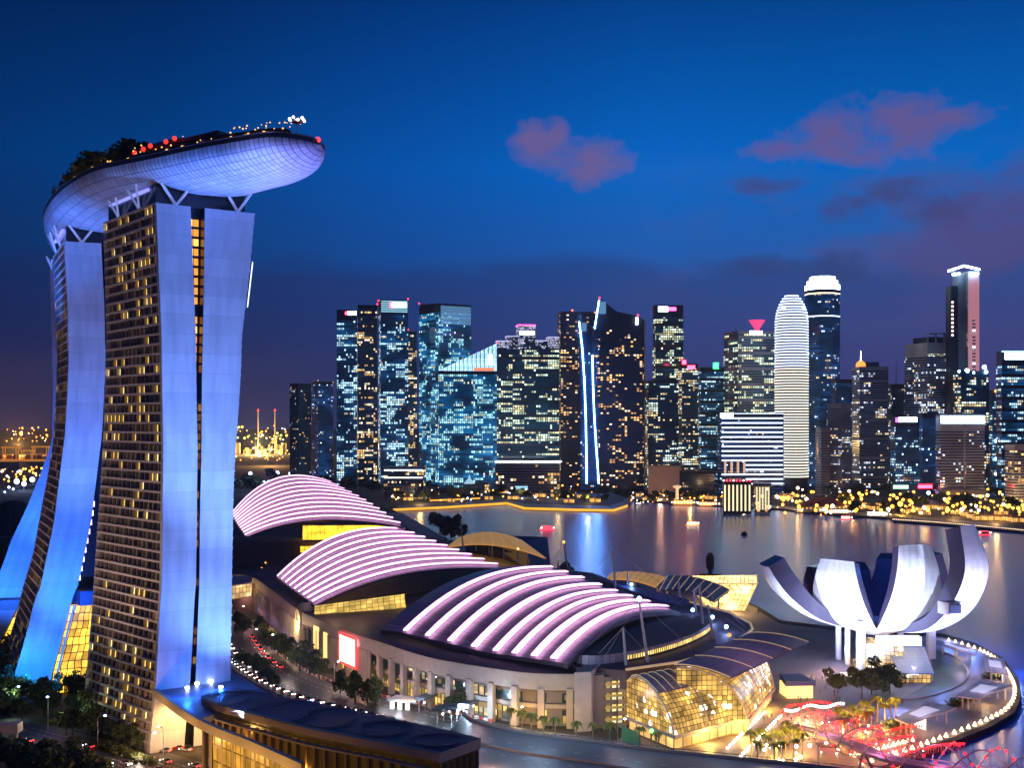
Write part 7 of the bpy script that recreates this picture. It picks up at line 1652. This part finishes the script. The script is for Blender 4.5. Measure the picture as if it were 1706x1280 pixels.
# museum
for (az, r, e, tz, c) in ((-125, 80, 4.8e5, 40, (.55, .66, 1)), (-155, 75, 3.2e5, 38, (.6, .7, 1)), (155, 78, 4.2e5, 44, (.6, .7, 1)), (178, 75, 3.2e5, 40, (.6, .7, 1)), (140, 90, 4.2e5, 48, (.68, .62, 1))):
    a = R_(az); lamp('SPOT', 'museum_floodlight', (cxm+r*math.sin(a), cym+r*math.cos(a), 2.5), e, c, 1.2, (cxm+18*math.sin(a), cym+18*math.cos(a), tz), 75, .8)
lamp('SPOT', 'museum_floodlight', (cxm-85, cym-30, 3), 1.6e5, (.85, .4, .7), 1, (cxm-48, cym, 34), 60, .8)
lamp('POINT', 'lamp_or_fill_glow', (cxm, cym-4, 46), 1.6e4, (.02, .18, 1), 3)
lamp('POINT', 'lamp_or_fill_glow', (cxm-14, cym-22, 6), 9000, (1, .6, .3), 1); lamp('POINT', 'lamp_or_fill_glow', (cxm+6, cym-40, 5), 9000, (.6, .5, 1), 2)
# mall front: warm washes between the pillars
for s_ in (20, 60, 100, 140, 180, 230, 270, 310, 350):
    if s_ < cum[-1]:
        p, n = along(s_); lamp('POINT', 'lamp_or_fill_glow', p+n*9+Vector((0, 0, -13)), 1500, (1, .56, .30) if s_ > 150 else (1, .45, .5), 1.0)
for s_ in (250, 300, 350, 390):
    if s_ < cum[-1]: p, n = along(s_); lamp('POINT', 'lamp_or_fill_glow', p+n*16+Vector((0, 0, -6)), 1700, (1, .58, .58), 1.5)

for i in (1, 4, 7, 10, 13):
    lamp('POINT', 'lamp_or_fill_glow', fe[i]+Vector((-5, -9, -9)), 5500, (1, .52, .14), .6)
lamp('POINT', 'lamp_or_fill_glow', (104, 478, 44), 9000, (.75, .5, .9), 2); lamp('POINT', 'lamp_or_fill_glow', (72, 430, 38), 5000, (.75, .5, .9), 2)  # added violet fill hung over the barrel roofs; no lamp there
for x, y in ((1275, 1262), (1312, 1264), (1330, 1255), (1412, 1224), (1445, 1216), (1480, 1204)):
    p = W(x, y); lamp('POINT', 'lamp_or_fill_glow', (p.x, p.y-2, 12.5), 2600, (1, .66, .12), .5)  # points added above the palm crowns to brighten them; no lamp heads there

for x, y, e in ((1575, 1072, 12000), (1615, 1088, 12000), (1690, 1120, 8000), (1480, 1190, 6000), (1560, 1150, 6000), (1400, 1110, 5000)):
    p = W(x, y); lamp('POINT', 'lamp_or_fill_glow', (p.x+3, p.y+3, 7), e, (.16, .30, 1), .8)  # shelter strip lights first, the rest added points for the floodlights' blue spill
for x, y, d_ in ((600, 1000, 606), (700, 975, 640), (560, 1010, 606)):
    p = D(x, y, d_); lamp('POINT', 'lamp_or_fill_glow', p+Vector((0, -8, 3)), 3000, (1, .62, .25), .5)
for i, k in ((47, .02), (43, .02), (40, .02), (36, .02), (50, .02)):
    lamp('POINT', 'lamp_or_fill_glow', deck(i, k, 3.2), 500, (1, .6, .15), .4)

P = TW[0]['P']; lamp('SPOT', 'facade_fill', P(25, -70, 12), 1.7e5, (1, .66, .5), 2, P(30, 0, 110), 85, .8)  # added warm fill to lift the dim facade; no floodlight stands there
P = TW[1]['P']; lamp('SPOT', 'facade_fill', P(25, -90, 12), 1e5, (1, .6, .5), 2, P(30, 0, 110), 85, .8)  # same added fill for the middle tower's facade
for x, y, c in ((700, 838, (1, .6, .2)), (930, 832, (1, .6, .2)), (1100, 828, (1, .5, .3)), (1380, 838, (1, .55, .12)), (1540, 850, (1, .55, .12)), (1640, 860, (1, .55, .15))):
    p = W(x, y); lamp('POINT', 'lamp_or_fill_glow', (p.x, p.y, 14), 0.25e5, c, 2)

# ---------------------------------------------------------------- humid evening air
hz = bpy.data.materials.new('humid_air'); hz.use_nodes = True; t_ = hz.node_tree
for n in list(t_.nodes): t_.nodes.remove(n)
pv = t_.nodes.new('ShaderNodeVolumePrincipled'); pv.inputs['Density'].default_value = .000045; pv.inputs['Color'].default_value = (.6, .75, 1, 1); pv.inputs['Anisotropy'].default_value = .35
ho = t_.nodes.new('ShaderNodeOutputMaterial'); t_.links.new(pv.outputs[0], ho.inputs['Volume'])
g = MB(); g.prism([(-3000, -420), (3000, -420), (3000, 7500), (-3000, 7500)], -5.5, 330); tag(g.build('haze', hz), kind='stuff')
